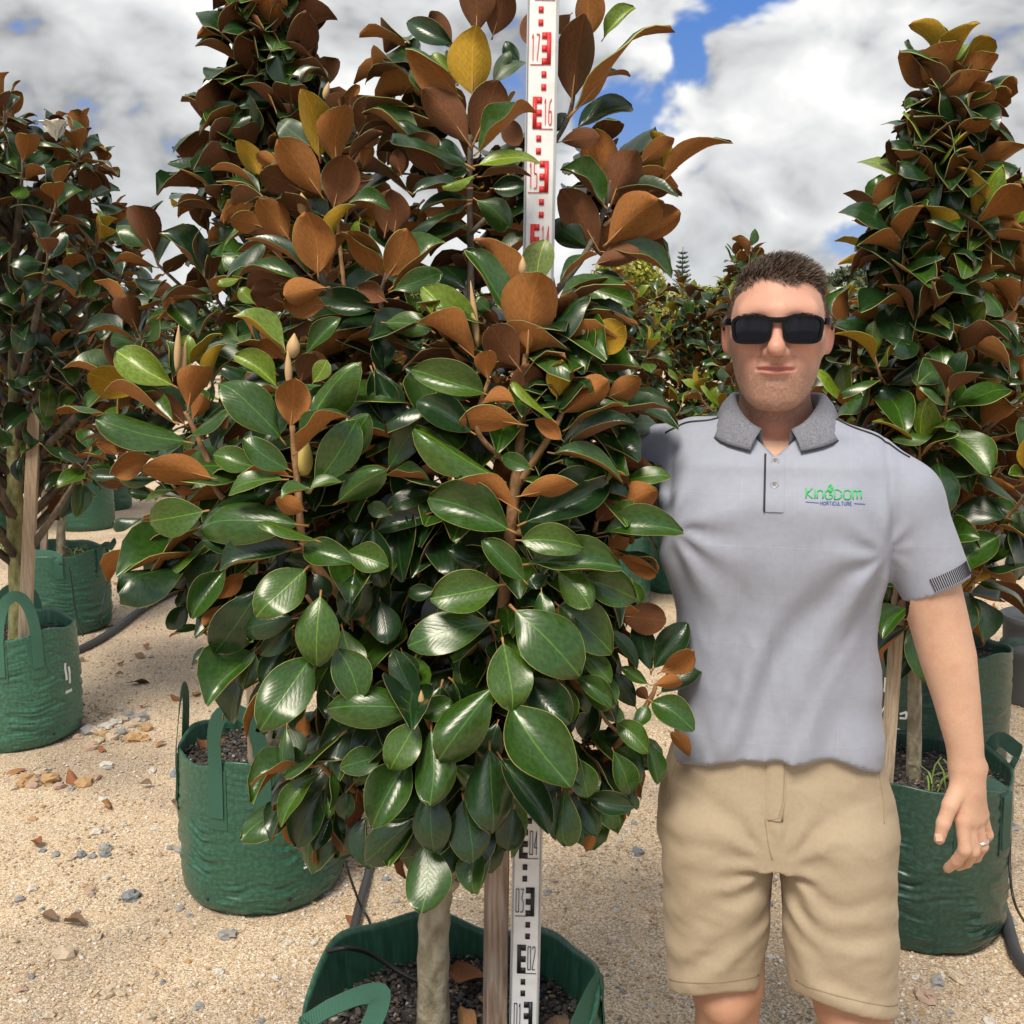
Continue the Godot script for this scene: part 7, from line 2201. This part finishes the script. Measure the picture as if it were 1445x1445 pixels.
func make_shirt(o: Node3D) -> void:
	# fine knit, with the faint broken lines of a woven check
	var w := 512
	var check := Image.create(w, w, false, Image.FORMAT_RGB8)
	var rel := Image.create(w, w, false, Image.FORMAT_RGB8)
	var n := FastNoiseLite.new()
	n.seed = 9
	n.frequency = 0.02
	for j in w:
		for i in w:
			var v := 0.93 + 0.03 * n.get_noise_2d(i, j) + (0.012 if (i + j) % 2 else -0.012)
			var h := 0.5 + (0.06 if (i + j * 2) % 4 < 2 else -0.06)
			var lh := minf(absf(float(j) - 128.0), absf(float(j) - 384.0))
			var lv := minf(absf(float(i) - 100.0), absf(float(i) - 356.0))
			if lh < 2.0 or lv < 1.5:
				v += 0.035
				h += 0.3
			check.set_pixel(i, j, Color(v, v, v))
			rel.set_pixel(i, j, Color(h, h, h))
	var cloth := mat(Color(0.362, 0.392, 0.485), 0.62, {"albedo_texture": ImageTexture.create_from_image(check), "uv1_triplanar": true, "uv1_scale": Vector3(6.5, 6.5, 6.5), "heightmap_enabled": true, "heightmap_texture": ImageTexture.create_from_image(rel), "heightmap_scale": 0.035, "rim_enabled": true, "rim": 0.25, "rim_tint": 0.5, "metallic_specular": 0.35})
	var st := begin()
	nets(st, shirt_shape, Vector3(-0.385, 0.85, -0.215), Vector3(0.345, 1.465, 0.155), 0.0050)
	var shirt := obj("polo_shirt", done(st), cloth, o)
	# heather knit of the collar
	var knit := mat(Color(1, 1, 1), 0.85, {"albedo_texture": noise_tex(256, FastNoiseLite.TYPE_VALUE, 0.22, 2, [[0.0, Color(0.085, 0.09, 0.115)], [0.5, Color(0.17, 0.178, 0.215)], [1.0, Color(0.29, 0.30, 0.35)]], 0.0, 111), "uv1_triplanar": true, "uv1_scale": Vector3(16, 16, 16), "normal_enabled": true, "normal_texture": noise_tex(256, FastNoiseLite.TYPE_VALUE, 0.3, 2, [], 3.0, 112)})
	var edge := mat(Color(0.016, 0.016, 0.024), 0.7)
	# collar: a stand round the neck that folds over into two pointed wings
	st = begin()
	var P := []
	var rim := []
	for j in 9:
		P.append(PackedVector3Array())
	for i in 61:
		var t := i / 60.0
		var a := PI * 0.5 + lerpf(0.30, TAU - 0.30, t)        # from the front round the back to the front again
		var f := maxf(0.0, sin(a))                             # 1 at the very front
		var k := pow(f, 1.5)
		var nx := cos(a)
		var nz := sin(a)
		var s := signf(nx)
		# neckline, top of the fold, free edge
		var foot := Vector3(nx * 0.0640, 1.438 - 0.028 * k, -0.022 + nz * 0.0655 + 0.008 * k)
		var top := Vector3(nx * 0.0655 + s * 0.002 * k, 1.487 - 0.054 * k, -0.022 + nz * 0.068 + 0.016 * k)
		var wing := smoothstep(0.15, 0.75, f) 
		var free := Vector3(nx * 0.0920, 1.440 - 0.012 * f, -0.026 + nz * 0.086)
		var point := Vector3(s * lerpf(0.104, 0.036, smoothstep(0.45, 0.97, f)), lerpf(1.424, 1.408, smoothstep(0.45, 0.97, f)), 0.0)
		point = on_front(shirt_shape, point.x, point.y, 0.006)
		free = free.lerp(point, wing)
		var out := Vector3(nx, 0, nz)
		var rowp := [foot, foot.lerp(top, 0.5) + out * 0.001, top + out * -0.001, top + Vector3(0, 0.0025, 0) + out * 0.003, top + out * 0.0065, (top + out * 0.006).lerp(free, 0.3) + out * 0.006, (top + out * 0.004).lerp(free, 0.6) + out * 0.007, top.lerp(free, 0.85) + out * 0.004, free]
		for j in 9:
			P[j].append(rowp[j])
		rim.append(free + out * 0.0008)
	doubled(st, P, 0.0016, false)
	var collar := obj("collar", done(st), knit, shirt)
	st = begin()
	tube(st, rim, 0.0013, 6)
	obj("collar_edging", done(st), edge, shirt)
	# placket with its dark piping and two buttons
	st = begin()
	P = []
	for j in 18:
		var R := PackedVector3Array()
		var y := lerpf(1.322, 1.402, j / 17.0)
		for i in 7:
			var x := lerpf(-0.014, 0.0135, i / 6.0) + 0.0015 * (1.0 - j / 17.0)
			R.append(on_front(shirt_shape, x, y, 0.0016 if i > 0 and i < 6 else 0.0004))
		P.append(R)
	sheet(st, P, false, true)
	obj("placket", done(st), cloth, shirt)
	st = begin()
	var line := []
	for j in 24:
		var y := lerpf(1.322, 1.404, j / 23.0)
		line.append(on_front(shirt_shape, -0.0145 + 0.0015 * (1.0 - j / 23.0), y, 0.0012))
	for q in [Vector2(0.006, 1.4135), Vector2(0.026, 1.425), Vector2(0.040, 1.432)]:
		line.append(on_front(shirt_shape, q.x, minf(q.y, 1.4), 0.001) + Vector3(0, maxf(q.y - 1.4, 0.0), -0.4 * maxf(q.y - 1.4, 0.0)))
	tube(st, line.slice(0, 24), 0.0015, 6)
	obj("placket_piping", done(st), edge, shirt)
	for y in [1.3945, 1.361]:
		var c := on_front(shirt_shape, 0.0, y, 0.0022)
		st = begin()
		var rows := []
		for q in [[0.0, 0.0015], [0.0010, 0.0058], [0.0022, 0.0056], [0.0022, 0.0044], [0.0014, 0.0038], [0.0014, 0.0004]]:
			rows.append(ring(c + Vector3(0, 0, q[0]), Vector3(q[1], 0, 0), Vector3(0, q[1], 0), 20))
		sheet(st, rows, true, true)
		obj("button", done(st), mat(Color(0.40, 0.41, 0.46), 0.3), shirt)
		st = begin()
		for q in [Vector2(-1, -1), Vector2(1, -1), Vector2(-1, 1), Vector2(1, 1)]:
			box(st, Transform3D(Basis(), c + Vector3(q.x * 0.0011, q.y * 0.0011, 0.0015)), Vector3(0.001, 0.001, 0.0006))
		obj("button_hole", done(st), edge, shirt)
	# embroidery on the breast
	var green := mat(Color(0.035, 0.50, 0.14), 0.45, {"rim_enabled": true, "rim": 0.4})
	var blue := mat(Color(0.045, 0.11, 0.42), 0.5)
	st = begin()
	var x := 0.0455
	var size := 0.0142
	var base := 1.3435
	for ch in "KINGDOM":
		var wide := 0.0
		for s in LETTERS[ch]:
			var l := []
			for k in s.size() / 2:
				l.append(Vector2(x + s[k * 2] * size * 0.95, base + s[k * 2 + 1] * size))
				wide = maxf(wide, s[k * 2])
			stitch(st, l, 0.0021)
		x += wide * size * 0.95 + 0.0033
	obj("embroidered_word", done(st), green, shirt)
	st = begin()
	for l in [[Vector2(0.0775, base + 0.010), Vector2(0.0765, base + 0.016), Vector2(0.0800, base + 0.0205)], [Vector2(0.0790, base + 0.009), Vector2(0.0825, base + 0.013), Vector2(0.0805, base + 0.0195)], [Vector2(0.0785, base + 0.0085), Vector2(0.0800, base + 0.0160)]]:
		stitch(st, l, 0.0022)
	obj("embroidered_leaf", done(st), green, shirt)
	st = begin()
	x = 0.0660
	for ch in "HORTICULTURE":
		var wide := 0.0
		for s in LETTERS[ch]:
			var l := []
			for k in s.size() / 2:
				l.append(Vector2(x + s[k * 2] * 0.0043, 1.3350 + s[k * 2 + 1] * 0.0049))
				wide = maxf(wide, s[k * 2])
			stitch(st, l, 0.00085)
		x += wide * 0.0043 + 0.00135
	obj("embroidered_word", done(st), blue, shirt)
	st = begin()
	stitch(st, [Vector2(0.0450, 1.3385), Vector2(0.0640, 1.3375)], 0.0010)
	stitch(st, [Vector2(x + 0.002, 1.3375), Vector2(x + 0.018, 1.3360)], 0.0010)
	obj("embroidered_rule", done(st), blue, shirt)
	# black piping over both shoulders
	for s in [-1.0, 1.0]:
		st = begin()
		var l := []
		for k in 22:
			var q := lerpf(0.088, 0.196 if s > 0.0 else 0.170, k / 21.0)
			# from above, where the front of the shoulder turns over
			var p := Vector3(s * q, 1.52, 0.016 - 0.03 * (q - 0.088))
			for i in 30:
				var d := shirt_shape(p)
				if d < 0.0004:
					break
				p.y -= maxf(d * 0.6, 0.0004)
			l.append(p + Vector3(0, 0.0006, 0.0004))
		tube(st, l, 0.0016, 6)
		obj("shoulder_piping", done(st), edge, shirt)
	# striped tab on the cuff
	var axis := Vector3(0.062, -0.130, 0.006).normalized()
	var start := Vector3(0.185, 1.330, -0.006)
	var side := axis.cross(Vector3(0, 0, 1)).normalized()
	var face := side.cross(axis)
	st = begin()
	var lines := begin()
	P = []
	for j in 4:
		var R := PackedVector3Array()
		for i in 15:
			var a := lerpf(-0.15, 1.15, i / 14.0)
			R.append(cuff_point(start + axis * lerpf(0.118, 0.141, j / 3.0), face * cos(a) - side * sin(a), 0.0012))
		P.append(R)
	sheet(st, P, false, false)
	obj("cuff_tab", done(st), mat(Color(0.36, 0.38, 0.46), 0.7), shirt)
	for i in 23:
		var a := lerpf(-0.13, 1.13, i / 22.0)
		var dir := face * cos(a) - side * sin(a)
		strap(lines, [cuff_point(start + axis * 0.119, dir, 0.0018), cuff_point(start + axis * 0.130, dir, 0.0018), cuff_point(start + axis * 0.140, dir, 0.0018)], [dir, dir, dir], 0.0016, 0.0006)
	obj("cuff_stripes", done(lines), edge, shirt)

func cuff_point(c: Vector3, dir: Vector3, off: float) -> Vector3:
	var p := c + dir * 0.11
	for k in 30:
		var d := shirt_shape(p)
		if d < 0.0004:
			break
		p -= dir * maxf(d * 0.6, 0.0004)
	return p + dir * off

func make_shorts(o: Node3D) -> void:
	var twill := Image.create(128, 128, false, Image.FORMAT_RGB8)
	for j in 128:
		for i in 128:
			var v := 0.5 + 0.35 * sin((i + j) * TAU / 4.0)
			twill.set_pixel(i, j, Color(v, v, v))
	var cloth := mat(Color(0.375, 0.302, 0.212), 0.82, {"albedo_texture": noise_tex(512, FastNoiseLite.TYPE_SIMPLEX_SMOOTH, 0.03, 5, [[0.0, Color(0.86, 0.86, 0.86)], [0.5, Color(0.95, 0.95, 0.95)], [1.0, Color(1, 1, 1)]], 0.0, 121), "uv1_triplanar": true, "uv1_scale": Vector3(7, 7, 7), "heightmap_enabled": true, "heightmap_texture": ImageTexture.create_from_image(twill), "heightmap_scale": 0.03, "rim_enabled": true, "rim": 0.3, "rim_tint": 0.7})
	var thread := mat(Color(0.30, 0.22, 0.135), 0.8)
	var st := begin()
	nets(st, shorts_shape, Vector3(-0.19, 0.43, -0.165), Vector3(0.255, 0.975, 0.165), 0.0050)
	var shorts := obj("shorts", done(st), cloth, o)
	# fly
	st = begin()
	var P := []
	for j in 16:
		var R := PackedVector3Array()
		var y := lerpf(0.845, 0.955, j / 15.0)
		for i in 6:
			var x := lerpf(0.001, 0.034, i / 5.0) + (0.004 * (1.0 - j / 15.0)) * (1.0 if i < 5 else -2.0 * smoothstep(4.0, 0.0, j))
			R.append(on_front(shorts_shape, x, y, 0.0026 if i > 0 and i < 5 else 0.0004))
		P.append(R)
	sheet(st, P, false, true)
	obj("fly", done(st), cloth, shorts)
	# stitched lines: fly, front seam, pocket mouth, hems
	var seams := [[Vector2(0.031, 0.95), Vector2(0.030, 0.875), Vector2(0.024, 0.850), Vector2(0.006, 0.843)], [Vector2(0.004, 0.845), Vector2(0.010, 0.81), Vector2(0.018, 0.78)], [Vector2(0.150, 0.955), Vector2(0.172, 0.915), Vector2(0.181, 0.87), Vector2(0.182, 0.835)], [Vector2(-0.110, 0.955), Vector2(-0.134, 0.915), Vector2(-0.145, 0.87), Vector2(-0.147, 0.835)]]
	for s in seams:
		st = begin()
		var l := []
		for k in s.size() - 1:
			for i in 8:
				var q: Vector2 = (s[k] as Vector2).lerp(s[k + 1], i / 8.0)
				l.append(on_front(shorts_shape, q.x, q.y, 0.0022 if s == seams[0] else 0.0002))
		tube(st, l, 0.0009, 5)
		obj("seam", done(st), thread, shorts)
	# hems, turned up and stitched
	for leg in [[-0.138, 0.004], [0.060, 0.216]]:
		st = begin()
		var l := []
		for k in 26:
			var x := lerpf(leg[0], leg[1], k / 25.0)
			var p := Vector3(x, 0.55, 0.05)
			for i in 5:
				p = on_front(shorts_shape, x, (0.497 + 0.20 * (x + 0.066) if x < 0.03 else 0.503 - 0.14 * (x - 0.138)) + 0.42 * p.z + 0.024, 0.0003)
			l.append(p)
		tube(st, l, 0.0008, 5)
		obj("hem_stitching", done(st), thread, shorts)
